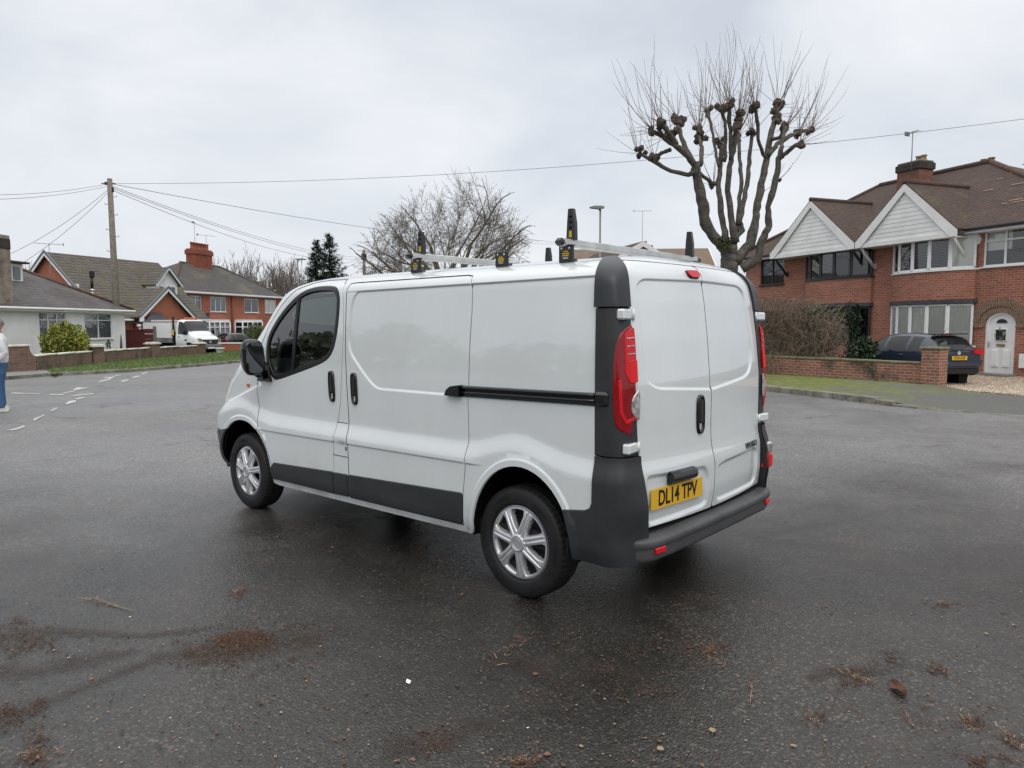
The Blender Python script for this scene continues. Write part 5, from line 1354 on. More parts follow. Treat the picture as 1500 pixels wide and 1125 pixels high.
# boundary wall with pier
WA,WB=Vector((1.5,-16.18,0)),Vector((10.5,-18.45,0))
t=empty('boundary_wall',WA,math.atan2((WB-WA).y,(WB-WA).x),'low red brick garden wall with mossy coping and square end pier in front of the dark hatchback','wall')
L_=(WB-WA).length; a=Acc(); a.box((L_/2,0,.24),(L_,.215,.68),BRICK_W); obj('wall',a,t)
MOSSC=mat('mossy_coping',(.20,.185,.12),rough=.9,noise=(5,.5,(.09,.10,.04)),bump=(20,.01))
a=Acc(); n=16
for k in range(n): a.box((L_*(k+.5)/n,0,.60+rnd.uniform(-.003,.003)),(L_/n-.008,.26,.055),MOSSC,bev=.012)
obj('coping',a,t)
a=Acc(); a.box((-.20,0,.42),(.42,.42,1.06),BRICK_W); p=obj('pier',a,t); a=Acc(); a.box((-.20,0,.975),(.50,.50,.06),MOSSC,bev=.014); obj('pier_cap',a,p)
# ================================================================ planting on the right
def twiggy(name,P,w,h,dp,rz,n,seed,m,lab,cat,leafm=None,nleaf=0,lx=(0,1),r=.006,L=(.5,1.3),fn=None):
    R=random.Random(seed); t=empty(name,P,rz,lab,cat); a=Acc()
    for k in range(n):
        x=R.uniform(-w/2,w/2); y=R.uniform(-dp/2,dp/2); 
        top=h*(1-.25*abs(2*x/w)**4)
        z=R.uniform(0,1)**.9*top*.93; z=max(0,z)
        if fn and not fn(x,y,z,R): continue
        a_=R.uniform(0,2*math.pi); el=R.gauss(.5,.7); ln=R.uniform(*L); d=Vector((math.cos(a_)*math.cos(el),math.sin(a_)*math.cos(el),math.sin(el)))
        p=Vector((x,y,z)); pts=[p.copy()]; 
        for q in range(4):
            d=(d+Vector((R.gauss(0,.28),R.gauss(0,.28),R.gauss(-.08,.25)))).normalized(); p=p+d*ln/4
            p.x=max(-w/2-.1,min(w/2+.1,p.x)); p.y=max(-dp/2-.08,min(dp/2+.08,p.y)); p.z=max(.02,min(top+.12,p.z)); pts.append(p.copy())
        a.tube(pts,[r,r*.9,r*.75,r*.6,r*.35],m[R.randrange(len(m))],n=3,cap=False,smooth=False)
    obj('twigs',a,t)
    if leafm:
        b=Acc()
        for k in range(nleaf):
            x=(lx[0]+(lx[1]-lx[0])*R.random()-.5)*w; y=R.uniform(-dp/2,dp/2); z=R.random()*h*.95; s=R.uniform(.03,.06)
            u=Vector((R.gauss(0,1),R.gauss(0,1),R.gauss(0,1))).normalized()*s; v=u.orthogonal().normalized()*s*.6; c=Vector((x,y,z)); b.add([c-u,c-v,c+u,c+v],[(0,1,2,3)],leafm[R.randrange(len(leafm))])
        obj('leaves',b,t)
    return t
TW=[mat('twig_a',(.21,.165,.13),rough=.9),mat('twig_b',(.14,.11,.085),rough=.9),mat('twig_c',(.28,.22,.165),rough=.9)]
IVY=[mat('ivy_a',(.020,.042,.022),rough=.45),mat('ivy_b',(.035,.065,.03),rough=.45)]
wz=math.atan2((WB-WA).y,(WB-WA).x)
hp=WA+(WB-WA).normalized()*5.0+Vector((-.25,-.95,0)).normalized()*.62
twiggy('dead_hedge',hp,4.2,2.22,1.0,wz,5200,3,TW,'big tangled hedge of bare brown stems standing behind the brick garden wall','hedge',leafm=IVY,nleaf=900,lx=(0,.22))
hp2=WA+(WB-WA).normalized()*4.4+Vector((-.25,-.95,0)).normalized()*.05
twiggy('fallen_stems',hp2+Vector((.9,.1,0)),2.6,.75,.4,wz,260,4,TW,'loose bare stems trailing down the front of the brick garden wall','dead stems',L=(.3,.7))
def leafy(name,P,blobs,n,seed,mats,lab,cat,size=(.04,.08),rz=0,stem=None,aspect=.5,up=0,group=None):
    """shrub: leaf faces spread through ellipsoids (cx,cy,cz,rx,ry,rz)"""
    R=random.Random(seed); t=empty(name,P,rz,lab,cat,group); b=Acc(); 
    tot=sum(q[3]*q[4]*q[5] for q in blobs)
    for (cx,cy,cz,rx,ry,rz_) in blobs:
        for k in range(int(n*rx*ry*rz_/tot)):
            v=Vector((R.gauss(0,1),R.gauss(0,1),R.gauss(0,1))).normalized(); rr=(R.random()**.22)*(1+.10*math.sin(7*v.x+3*v.z)+.09*math.sin(11*v.y-5*v.z+cx))
            c=Vector((cx+v.x*rx*rr,cy+v.y*ry*rr,cz+v.z*rz_*rr)); s=R.uniform(*size)
            u=(v*.6+Vector((R.gauss(0,.7),R.gauss(0,.7),R.gauss(0,.7)+up))).normalized()*s; w=u.cross(Vector((R.gauss(0,1),R.gauss(0,1),R.gauss(0,1)))).normalized()*s*aspect
            b.add([c-u*.4,c-w,c+u,c+w],[(0,1,2,3)],mats[min(len(mats)-1,int(R.random()*len(mats)))])
    obj('foliage',b,t)
    s=Acc()
    for k in range(stem or 5):
        a_=k*1.3; s.tube([(0.04*math.cos(a_),.04*math.sin(a_),-.1),(.12*math.cos(a_),.12*math.sin(a_),blobs[0][2]*.7),(.3*math.cos(a_)*blobs[0][3],.3*math.sin(a_)*blobs[0][4],blobs[0][2]+blobs[0][5]*.5)],[.03,.02,.01],TW[1],n=5)
    obj('stem',s,t); return t
leafy('evergreen_shrub',gat(1262,21.5),[(0,0,.55,.42,.45,.60),(-.15,0,.8,.35,.3,.35)],2600,5,IVY,'low dark evergreen shrub between the tangled hedge and the bonnet of the hatchback','shrub')
leafy('ivy',houseR(-5.5,-.35,0),[(0,0,1.5,.5,.15,.95),(-.35,0,1.95,.35,.15,.35)],2200,6,IVY,'dark ivy climbing at the right end of the tangled hedge beside the black downpipe','ivy',rz=HRZ)
# ================================================================ boundary wall on the left
def wallrun(P,Q,par,h=.60,m=BRICK_O,cop=True):
    L=(Q-P).length; a=Acc(); d=(Q-P).normalized(); ang=math.atan2(d.y,d.x); M_=Matrix.Rotation(ang,3,'Z'); n=max(1,int(L/1.6))
    COPM=mat('pale_coping',(.68,.65,.58),rough=.8,noise=(5,.3)); c=Acc()
    for k in range(n):
        x0,x1=L*k/n,L*(k+1)/n; c0=P+d*(x0+x1)/2; z=float(gz(c0.x,c0.y)); a.box((c0.x,c0.y,z+h/2-.1),(L/n+.002,.22,h+.2),m,rz=ang)
        q=L/n/3
        for j in range(3):
            cc=P+d*(x0+q*(j+.5)); c.box((cc.x,cc.y,z+h+.03+rnd.uniform(-.004,.004)),(q-.012,.29,.06),COPM,rz=ang,bev=.012)
    k=Vector(par.location)
    for A_ in(a,c): A_.xform(lambda v:Matrix.Rotation(-par.rotation_euler[2],3,'Z')@(v-k))
    o=obj('wall',a,par); obj('coping',c,o)
def pier(P,par,h=.95,w=.46,m=BRICK_O,cap=True):
    z=float(gz(P.x,P.y)); a=Acc(); a.box((P.x,P.y,z+h/2-.1),(w,w,h+.2),m,rz=.3); COPM=MATS['pale_coping']; c=Acc(); c.box((P.x,P.y,z+h+.03),(w+.14,w+.14,.07),COPM,rz=.3,bev=.012); c.box((P.x,P.y,z+h+.09),(w+.02,w+.02,.06),COPM,rz=.3,bev=.028)
    k=Vector(par.location)
    for A_ in(a,c): A_.xform(lambda v:v-k)
    o=obj('pier',a,par); obj('pier_cap',c,o)
lw=empty('boundary_wall',gat(42,25.6),0,'long low brown brick wall with pale coping and square piers in front of the white bungalow','wall')
def P_(u,d): p=gat(u,d); p.z=0; return p
runs=[(P_(46,25.8),P_(128,31.4)),(P_(146,32.6),P_(214,38.9)),(P_(230,40.2),P_(285,44.6))]
for p,q in runs: wallrun(p,q,lw)
for u,d in((137,32.0),(222,39.5)): pier(P_(u,d),lw,h=.82,w=.52)
pier(P_(291,45.2),lw,h=.74,w=.5)
# tall end of the wall, stepping down in a curve
p0=P_(20,25.2);p1=P_(46,25.8); d=(p1-p0); L=d.length; d/=L; ang=math.atan2(d.y,d.x); z=float(gz(p0.x,p0.y))
a=Acc(); prof=[(-.35,-.2),(L,-.2),(L,.60),(L*.93,.62),(L*.80,.68),(L*.70,.78),(L*.66,.90),(L*.66,.97),(-.35,.97)]; a.prism(prof,-.13,.13,BRICK_O,plane='XZ'); a.box((L*.13,0,1.0),(L*1.15,.34,.06),MATS['pale_coping'],bev=.01); 
a.xform(lambda v:p0+Vector((0,0,z))+Matrix.Rotation(ang,3,'Z')@v-Vector(lw.location)); obj('wall_end',a,lw)
# ================================================================ white bungalow
B0=gat(0,31.0); B1=gat(183,40.0); d=B1-B0; BRZ=math.atan2(d.y,d.x); BL=math.hypot(d.x,d.y); bz=float(B0.z)-.05
bun=empty('bungalow',(B0.x,B0.y,bz),BRZ,'white rendered bungalow with hipped slate roof and a broad chimney at the left edge','bungalow')
# eave height so that the gutter meets z=2.35
zE=2.36-bz
def onwall(u,v,P0,ang,off=0,z0=0):
    n=Vector((math.sin(ang),-math.cos(ang),0)); dd=ray_(u,v); Q=Vector((P0[0],P0[1],0))+n*off; t_=((Q-CAM_C).dot(n))/dd.dot(n); P=CAM_C+dd*t_; q=P-Vector((P0[0],P0[1],0)); return q.x*math.cos(ang)+q.y*math.sin(ang),P.z-z0
ow=lambda u,v,off=0: onwall(u,v,B0,BRZ,off,bz)
wa=Acc(); w2x0,w2z0=ow(125,497); w2x1,w2z1=ow(163.5,459.5); w1x0,w1z1=ow(56.5,459.5); w1x1,_=ow(97,470); w1z0=w2z0
wh=[(w2x0,w2x1,w2z0,w2z1),(w1x0,w1x1,w1z0,w2z1)]
x1b=BL; x0b=-7.0
hol(wa,x0b,x1b,-.4,zE,wh,RENDER,0,.10); wa.box((x1b-.12,4.1,zE/2-.2),(.24,8.18,zE+.4-.004),RENDER); wa.box((x0b+.12,4.1,zE/2-.2),(.24,8.18,zE+.4-.004),RENDER); wa.box(((x0b+x1b)/2,8.1,zE/2-.2),(x1b-x0b-.5,.2,zE+.4),RENDER); obj('wall',wa,bun)
NETS=mat('grey_net',(.32,.34,.36),rough=.9,noise=(9,.4))
window(bun,*wh[0],.05,UPVC,2,top=.36,curt=NETS); window(bun,*wh[1],.05,UPVC,3,top=.36,curt=NETS)
r_=Acc(); e=.35; hr=2.25; ym=3.9; 
roofslab(r_,[(x0b-e,-e,zE),(x1b+e,-e,zE),(x1b-3.4,ym,zE+hr),(x0b+3,ym,zE+hr)],TILE_SL); roofslab(r_,[(x1b+e,-e,zE),(x1b+e,8.5,zE),(x1b-3.4,ym,zE+hr)],TILE_SL); roofslab(r_,[(x1b+e,8.5,zE),(x0b-e,8.5,zE),(x0b+3,ym,zE+hr),(x1b-3.4,ym,zE+hr)],TILE_SL); roofslab(r_,[(x0b-e,8.5,zE),(x0b-e,-e,zE),(x0b+3,ym,zE+hr)],TILE_SL)
ro=obj('roof',r_,bun); RIDR=mat('ridge_red',(.11,.06,.045),rough=.85,noise=(4,.4)); r2=Acc(); r2.tube([(x1b-3.4,ym,zE+hr+.02),(x1b+e,-e,zE+.04)],.09,RIDR,n=6); r2.tube([(x0b+3,ym,zE+hr+.02),(x1b-3.4,ym,zE+hr+.02)],.09,RIDR,n=6); obj('ridge_tiles',r2,ro)
g=Acc(); g.box(((x0b+x1b)/2,-e-.05,zE-.03),(x1b-x0b+2*e,.12,.11),UPVC,bev=.03); g.box(((x0b+x1b)/2,-e+.03,zE-.08),(x1b-x0b+2*e-.1,.03,.16),UPVC); g.box(((x0b+x1b)/2,-e/2,zE-.14),(x1b-x0b,e,.03),UPVC); obj('gutter',g,bun)
c=Acc(); cx0,_=ow(-22,440,.05); cx1,_=ow(20,440,.05); ct=onwall(20,353,B0,BRZ,-.3,bz)[1]
CHR=mat('chimney_render',(.30,.25,.20),rough=.95,noise=(1.6,.5,(.14,.12,.10)),bump=(14,.02)); CHT=mat('chimney_dark',(.05,.045,.04),rough=.9,noise=(3,.4))
c.box(((cx0+cx1)/2,.35,(zE+ct)/2),(cx1-cx0,.75,ct-zE+.3),CHR); c.box(((cx0+cx1)/2,.35,ct-.22),(cx1-cx0+.05,.82,.46),CHT,bev=.03); ch=obj('chimney',c,bun); potsf(ch,((cx1-.55),),.35,ct,POT_T,h=.34,r=.14)
# dormer cheek window beside the chimney
dw=Acc(); dx0,dz0=onwall(19,414,B0,BRZ,-2.2,bz); dx1,dz1=onwall(33,387,B0,BRZ,-2.2,bz)
dw.box(((dx0-1+dx1)/2,3.0,(dz0+dz1)/2),(dx1-dx0+1,1.6,dz1-dz0),UPVC,bev=.02); dw.box(((dx0-1+dx1)/2,2.9,dz1+.05),(dx1-dx0+1.25,2.0,.10),mat('felt',(.07,.06,.05),rough=.9),bev=.02); do_=obj('dormer',dw,bun); p=Acc(); p.box(((dx0+dx1)/2-.1,2.17,(dz0+dz1)/2),((dx1-dx0)*.62,.03,(dz1-dz0)*.66),mat('dim_glass',(.10,.12,.13),rough=.08,spec=.8)); obj('window',p,do_)
# ================================================================ brick house with gables and dormer
def lat(l,d,z=0): # lateral (right +) and depth from the camera
    P=CAM_C+r0*l+Vector((math.cos(YAW),math.sin(YAW),0))*d; return Vector((P.x,P.y,float(gz(P.x,P.y)) if z is None else z))
O2=lat(-28.2,50.0,None); R2=math.radians(RV-20); z2=float(O2.z)
h2=empty('dormer_house',(O2.x,O2.y,z2),R2,'orange brick house with tiled roof and small white dormer behind the tipper truck','house')
o2=lambda u,v,off=0: onwall(u,v,O2,R2,off,z2)
E2=2.25-z2; hw=4.9; rz_=6.72-z2; L2=9.4
w=Acc(); w.box((L2/2,.12,E2/2-.2),(L2,.24,E2+.4),BRICK_B); w.box((L2/2,2*hw-.12,E2/2-.2),(L2,.24,E2+.4),BRICK_B)
for x in(.12,L2-.12):
    w.prism([(0,-.3),(2*hw,-.3),(2*hw,E2),(hw,rz_-.1),(0,E2)],x-.12,x+.12,BRICK_B,plane='YZ')
gx0,gx1=2.2,7.1; gz0=E2; gc=(gx0+gx1)/2; gza=4.32-z2
w.prism([(gx0+.25,-.3),(gx1-.25,-.3),(gx1-.25,gz0),(gc,gza-.15),(gx0+.25,gz0)],-.85,.1,BRICK_B,plane='XZ'); w.box((gx0+.37,-.4,E2/2-.2),(.24,.8,E2+.4),BRICK_B); obj('wall',w,h2)
r_=Acc(); e=.3; sl=(rz_-E2)/hw
roofslab(r_,[(-.30,-e,E2-e*sl),(L2+.3,-e,E2-e*sl),(L2+.3,hw,rz_),(-.30,hw,rz_)],TILE_CON,.09); roofslab(r_,[(-.30,2*hw+e,E2-e*sl),(L2+.3,2*hw+e,E2-e*sl),(L2+.3,hw,rz_),(-.30,hw,rz_)],TILE_CON,.09)
yb=(gza-E2)/sl
for sg in(1,-1):
    hx=(gx1-gx0)/2+.15; roofslab(r_,[(gc,-1.15,gza),(gc+sg*hx,-1.15,gz0-.12),(gc+sg*hx,.1,gz0-.12),(gc,yb,gza)],TILE_CON,.08)
# dormer
dx0,_=o2(229,430,-1.4); dx1,_=o2(260,430,-1.4); dzb=o2(245,439,-1.4)[1]; dze=o2(245,417,-1.4)[1]; dza=o2(241,391,-1.3)[1]; dc=(dx0+dx1)/2; dh=(dx1-dx0)/2+.25
yD=(dzb-E2)/sl; ybk=(dza-E2)/sl
for sg in(1,-1): roofslab(r_,[(dc,yD-.3,dza),(dc+sg*dh,yD-.3,dze-.05),(dc+sg*dh,(dze-E2)/sl,dze-.05),(dc,ybk,dza)],TILE_CON,.08)
ro=obj('roof',r_,h2)
dm=Acc(); dm.box((dc,(yD+ybk)/2,(dzb+dze)/2),(dx1-dx0,ybk-yD,dze-dzb),UPVC); dm.prism([(dc-dh+.1,dze),(dc+dh-.1,dze),(dc,dza-.12)],yD-.02,yD+.4,WOODW,plane='XZ'); do_=obj('dormer',dm,h2)
SLG=mat('slate_grey_trim',(.12,.145,.17),rough=.5)
def rake(acc,P,Q,R_,wd,th,m,y0,y1):
    for A_,B_ in((P,Q),(R_,Q)):
        acc.prism([A_,B_,(B_[0],B_[1]-wd),(A_[0],A_[1]-wd)],y0,y1,m,plane='XZ')
b=Acc(); rake(b,(dc-dh,dze-.02),(dc,dza-.02),(dc+dh,dze-.02),.18,0,UPVC,yD-.36,yD-.30); rake(b,(dc-dh,dze+.10),(dc,dza+.10),(dc+dh,dze+.10),.11,0,SLG,yD-.39,yD-.29); obj('bargeboard',b,do_)
d2=Acc(); ww=(dx1-dx0); 
for q0,q1 in((.04,.36),(.40,.96)): 
    d2.box((dx0+ww*(q0+q1)/2,yD-.05,(dzb+dze)/2+.05),(ww*(q1-q0),.10,(dze-dzb)*.88),UPVC,bev=.02); d2.box((dx0+ww*(q0+q1)/2,yD-.105,(dzb+dze)/2+.05),(ww*(q1-q0)*.6,.02,(dze-dzb)*.62),MATS['dim_glass'])
obj('window',d2,do_)
b=Acc(); hx=(gx1-gx0)/2+.15; rake(b,(gc-hx,gz0-.14),(gc,gza-.03),(gc+hx,gz0-.14),.22,0,UPVC,-1.20,-1.14); rake(b,(gc-hx-.05,gz0+.0),(gc,gza+.14),(gc+hx+.05,gz0+.0),.16,0,SLG,-1.24,-1.12)
for sg in(1,-1): b.box((gc+sg*(hx-.10),-1.17,gz0-.32),(.34,.07,.26),UPVC)
obj('bargeboard',b,h2)
b=Acc()   # gable end verge, faces the camera
for A_,B_ in(((-.32,E2-.35),(hw,rz_)),((2*hw+.32,E2-.35),(hw,rz_))):
    b.prism([A_,B_,(B_[0],B_[1]-.26),(A_[0],A_[1]-.26)],-.36,-.30,UPVC,plane='YZ'); b.prism([(A_[0],A_[1]+.13),(B_[0],B_[1]+.13),(B_[0],B_[1]-.03),(A_[0],A_[1]-.03)],-.40,-.28,SLG,plane='YZ')
obj('verge_board',b,h2)
for a_,b_ in((-.3,gx0),(gx1,L2+.3)):
    g=Acc(); g.box(((a_+b_)/2,-e-.05,E2-e*sl-.05),(b_-a_,.13,.13),UPVC,bev=.02); g.box(((a_+b_)/2,-e/2,E2-e*sl-.10),(b_-a_,e,.04),UPVC); obj('gutter',g,h2)
g=Acc(); g.tube([(L2-.1,-.3,E2-.3),(L2-.1,-.08,E2-.6),(L2-.1,-.08,0)],.05,UPVC,n=6); obj('downpipe',g,h2)
pz0=o2(228,474,1.6)[1]; pz1=o2(228,458,.9)[1]; a0=o2(210,474,1.6)[0]; a1=o2(246,474,1.6)[0]; c0=o2(222,458,.9)[0]; c1=o2(236,458,.9)[0]
p=Acc(); roofslab(p,[(a0,-1.7,pz0),(a1,-1.7,pz0),(c1,-.9,pz1),(c0,-.9,pz1)],LEAD,.05); roofslab(p,[(a0,-1.7,pz0),(c0,-.9,pz1),(a0+.4,-.88,pz0)],LEAD,.05); roofslab(p,[(a1,-1.7,pz0),(a1-.4,-.88,pz0),(c1,-.9,pz1)],LEAD,.05); p.box(((a0+a1)/2,-1.35,pz0-.12),(a1-a0,.7,.16),UPVC); p.box(((a0+a1)/2,-1.3,pz0/2),(a1-a0-.3,.6,pz0-.3),UPVC); obj('porch',p,h2)
wx,wz0=onwall(113,418,O2,R2,0,z2)
gw=Acc(); # little window high in the gable end: local x=0 face
q=onwall(118,421,(O2.x,O2.y),R2,0,z2)
gw.box((-.05,2.4,4.1-z2),(.10,.62,.62),UPVC,bev=.03); gw.box((-.11,2.4,4.1-z2),(.02,.40,.38),MATS['dim_glass']); obj('gable_window',gw,h2)
fl_=Acc(); fl_.tube([(1.0,2.1,E2+2.1*sl-.1),(1.0,2.1,E2+2.1*sl+.9)],.09,GUTB,n=8); fl_.box((1.0,2.05,E2+2.1*sl+1.0),(.28,.28,.5),GUTB,bev=.05); obj('flue',fl_,h2)
fl_=Acc(); fl_.tube([(.35,1.35,E2+1.3*sl-.1),(.35,1.3,E2+1.35*sl+.55)],.07,STEEL,n=8); fl_.lathe([(.0,.62),(.16,.55),(.16,.48),(.07,.45)],STEEL,n=10,c=(.35,1.3,E2+1.35*sl),axis='Z'); obj('roof_vent',fl_,h2)
# ================================================================ far semi-detached pair
O3=lat(-28.9,62.0,None); R3=math.radians(RV-14.7); z3=float(O3.z)-.2
h3=empty('semi_detached_house',(O3.x,O3.y,z3),R3,'red brick semi-detached pair with grey hipped roof beyond the parked tipper truck','house')
o3=lambda u,v,off=0: onwall(u,v,O3,R3,off,z3)
E3=o3(258,426,.3)[1]; L3=o3(414,440)[0]; hd=4.0; hR=7.45-z3
def rng(u0,u1,v0,v1,off=0):
    x0=o3(u0,v1,off)[0]; x1=o3(u1,v1,off)[0]; z0=o3((u0+u1)/2,v1,off)[1]; z1=o3((u0+u1)/2,v0,off)[1]; return (x0,x1,z0,z1)
wn=[rng(278.5,295.5,432,455),rng(308.5,331.5,435,456.5),rng(358.3,379,438.3,458),rng(388.5,404.8,439.8,459.5)]
zt=sum(w_[3] for w_ in wn)/4; zb_=sum(w_[2] for w_ in wn)/4; wn=[(w_[0],w_[1],zb_,zt) for w_ in wn]
w=Acc(); hol(w,0,L3,-.5,E3,wn,BRICK_B,0,.1); w.box((.12,hd,E3/2-.25),(.24,2*hd-.02,E3+.5),BRICK_B); w.box((L3-.12,hd,E3/2-.25),(.24,2*hd-.02,E3+.5),BRICK_B); w.box((L3/2,2*hd-.1,E3/2),(L3-.6,.2,E3+.6),BRICK_B); obj('wall',w,h3)
for k,w_ in enumerate(wn): window(h3,*w_,.05,UPVC,[2,3,2,2][k],curt=None if k in(2,) else NETS if k!=3 else CURT,top=.38 if k==0 else 0)
r_=Acc(); e=.35; rx0=o3(264,383,-hd)[0]; rx1=o3(321,389,-hd)[0]
roofslab(r_,[(-e,-e,E3),(L3+e,-e,E3),(rx1,hd,hR),(rx0,hd,hR)],TILE_GR); roofslab(r_,[(L3+e,-e,E3),(L3+e,2*hd+e,E3),(rx1,hd,hR)],TILE_GR); roofslab(r_,[(L3+e,2*hd+e,E3),(-e,2*hd+e,E3),(rx0,hd,hR),(rx1,hd,hR)],TILE_GR); roofslab(r_,[(-e,2*hd+e,E3),(-e,-e,E3),(rx0,hd,hR)],TILE_GR)
ro=obj('roof',r_,h3); r2=Acc(); r2.tube([(rx0,hd,hR+.02),(-e,-e,E3+.03)],.12,RIDR,n=6); r2.tube([(rx1,hd,hR+.02),(L3+e,-e,E3+.03)],.09,TILE_GR,n=6); r2.tube([(rx0,hd,hR+.02),(rx1,hd,hR+.02)],.09,TILE_GR,n=6); obj('ridge_tiles',r2,ro)
g=Acc(); g.box((L3/2,-e-.05,E3-.04),(L3+2*e,.13,.15),UPVC,bev=.02); g.box((L3/2,-e/2,E3-.12),(L3+.3,e,.04),UPVC); obj('gutter',g,h3)
for (u0,u1,k) in((304,341,0),(353,388,1)):
    x0,x1,z0,z1=rng(u0,u1,471.5,501,.6); b=Acc(); b.prism([(x0,0),(x0+.35,-.6),(x1-.35,-.6),(x1,0)],z1,z1+.22,UPVC); b.prism([(x0,0),(x0+.35,-.6),(x1-.35,-.6),(x1,0)],-.4,z0,BRICK_B)
    bo2=obj('bay',b,h3); wd=(x1-x0-.7)
    b=Acc(); b.prism([(x0+.1,0),(x0+.40,-.5),(x1-.40,-.5),(x1-.1,0)],z0+.02,z1-.02,NETS if k==0 else ROOM); obj('curtain',b,bo2)
    b=Acc(); P=[(x0,0),(x0+.35,-.6),(x0+.35+wd/2,-.6),(x1-.35,-.6),(x1,0)]
    for (x,y) in P: b.tube([(x,y,z0),(x,y,z1)],.07,UPVC,n=6)
    for z in(z0+.05,z1-.50,z1-.03): b.tube([(x,y,z) for x,y in P],.05,UPVC,n=6)
    for x in(x0+.35+wd/4,x0+.35+wd*.75): b.tube([(x,-.6,z0),(x,-.6,z1)],.04,UPVC,n=6)
    obj('window',b,bo2)
p=Acc(); px_,_=o3(340.5,470,.1); p.tube([(px_,-.1,0),(px_,-.1,E3-.2)],.05,mat('brown_pipe',(.12,.04,.03),rough=.6),n=6); obj('downpipe',p,h3)
dsh=Acc(); q=o3(304,463,.4); dsh.lathe([(.0,.10),(.15,.08),(.28,.03),(.34,-.02)],mat('dish_grey',(.10,.10,.11),rough=.5),n=16,c=(q[0],-.4,q[1])); dsh.tube([(q[0],-.35,q[1]),(q[0]+.1,0,q[1]-.1)],.03,GUTB,n=5); obj('satellite_dish',dsh,h3)
c=Acc(); q0=o3(280,390,-hd+.2)[0]; q1=o3(307,390,-hd+.2)[0]; zc=o3(293,376,-hd+.2)[1]; BRC2=brickmat('brick_stack',(.33,.075,.040),(.26,.065,.035),(.28,.15,.12),ms=.008,var=.35)
c.box(((q0+q1)/2,hd-.1,zc-.9),(q1-q0-.15,1.0,3.0),BRC2); c.box(((q0+q1)/2,hd-.1,zc+.35),(q1-q0+.05,1.2,.42),BRC2,bev=.03); c.box(((q0+q1)/2,hd-.1,zc+.62),(q1-q0-.1,1.05,.14),BRC2,bev=.04)
ch=obj('chimney',c,h3); n=6; potsf(ch,[q0+.25+(q1-q0-.5)*k/(n-1) for k in range(n)],hd-.15,zc+.68,POT_T,h=.62,r=.19)
cc=lambda x,y,z:Vector((O3.x,O3.y,z3))+Matrix.Rotation(R3,3,'Z')@Vector((x,y,z))
aerial('tv_aerial',cc((q0+q1)/2-.55,hd-.1,zc+.6),2.6,'left of the two aerials standing on the tall red chimney stack',R3+.5,1.3,n=5); aerial('tv_aerial',cc((q0+q1)/2+.35,hd-.7,zc-.9),3.0,'right of the two aerials, fixed low on the tall red chimney stack',R3-.3,1.9,n=6)
pA=gat(78,44); aerial('tv_aerial',Vector((pA.x,pA.y,2.6)),3.9,'aerial mast with two crossbars rising behind the white bungalow roof',1.2,1.5)
# house further on with a red chimney
def simplehouse(name,P,rz,L,D,eh,rh,wm,rm,lab,cat,hip=0.0,chim=(),pm=POT_T,ncp=3,win=None,verge=None):
    t=empty(name,P,rz,lab,cat); w=Acc(); w.box((L/2,D/2,eh/2-.3),(L,D,eh+.6),wm); 
    if hip==0:
        for x in(.1,L-.1): w.prism([(0.01,eh-.01),(D-.01,eh-.01),(D/2,eh+rh-.1)],x-.09,x+.09,wm,plane='YZ')
    obj('wall',w,t); r=Acc(); e=.35
    roofslab(r,[(-e,-e,eh-.1),(L+e,-e,eh-.1),(L-hip+(e if hip==0 else 0),D/2,eh+rh),(hip-(e if hip==0 else 0),D/2,eh+rh)],rm); roofslab(r,[(L+e,D+e,eh-.1),(-e,D+e,eh-.1),(hip-(e if hip==0 else 0),D/2,eh+rh),(L-hip+(e if hip==0 else 0),D/2,eh+rh)],rm)
    if hip: roofslab(r,[(-e,D+e,eh-.1),(-e,-e,eh-.1),(hip,D/2,eh+rh)],rm); roofslab(r,[(L+e,-e,eh-.1),(L+e,D+e,eh-.1),(L-hip,D/2,eh+rh)],rm)
    ro=obj('roof',r,t)
    if verge:
        b=Acc()
        for x in(-e-.03,L+e+.03):
            b=Acc()
            for s0 in((-e,D/2),(D+e,D/2)): b.prism([(s0[0],eh-.1),(s0[1],eh+rh),(s0[1],eh+rh-.28),(s0[0],eh-.38)],x-.03,x+.03,verge,plane='YZ')
            obj('bargeboard',b,t)
    for (x,y,w_,h_) in chim:
        c=Acc(); c.box((x,y,eh+rh+h_/2-.8),(w_,.75,h_+1.6),BRC2 if pm is POT_T else BRICK_C); c.box((x,y,eh+rh+h_-.1),(w_+.16,.9,.2),BRC2 if pm is POT_T else BRICK_C,bev=.03); ch=obj('chimney',c,t); potsf(ch,[x-w_/2+.2+(w_-.4)*k/max(1,ncp-1) for k in range(ncp)],y,eh+rh+h_,pm,h=.4,r=.15)
    if win:
        for q in win: window(t,*q,-.03,UPVC,2,curt=NETS)
    return t
p=lat(-31.5,92,None); p.z-=.3; simplehouse('house',p,math.radians(RV-15),16,8,5.0,2.0,BRICK_B,TILE_TAN,'far house roof with red chimney stack seen just above the van mirror','house',hip=3,chim=((4.1,3.2,1.7,1.1),),ncp=4)
# grey roofed extension between the two
p=lat(-27.5,86,None); simplehouse('garage',p,math.radians(RV-15),8,6,3.0,1.4,RENDER,TILE_GR,'pale grey roofed outbuilding at the right end of the red brick semi-detached pair','garage',hip=0)
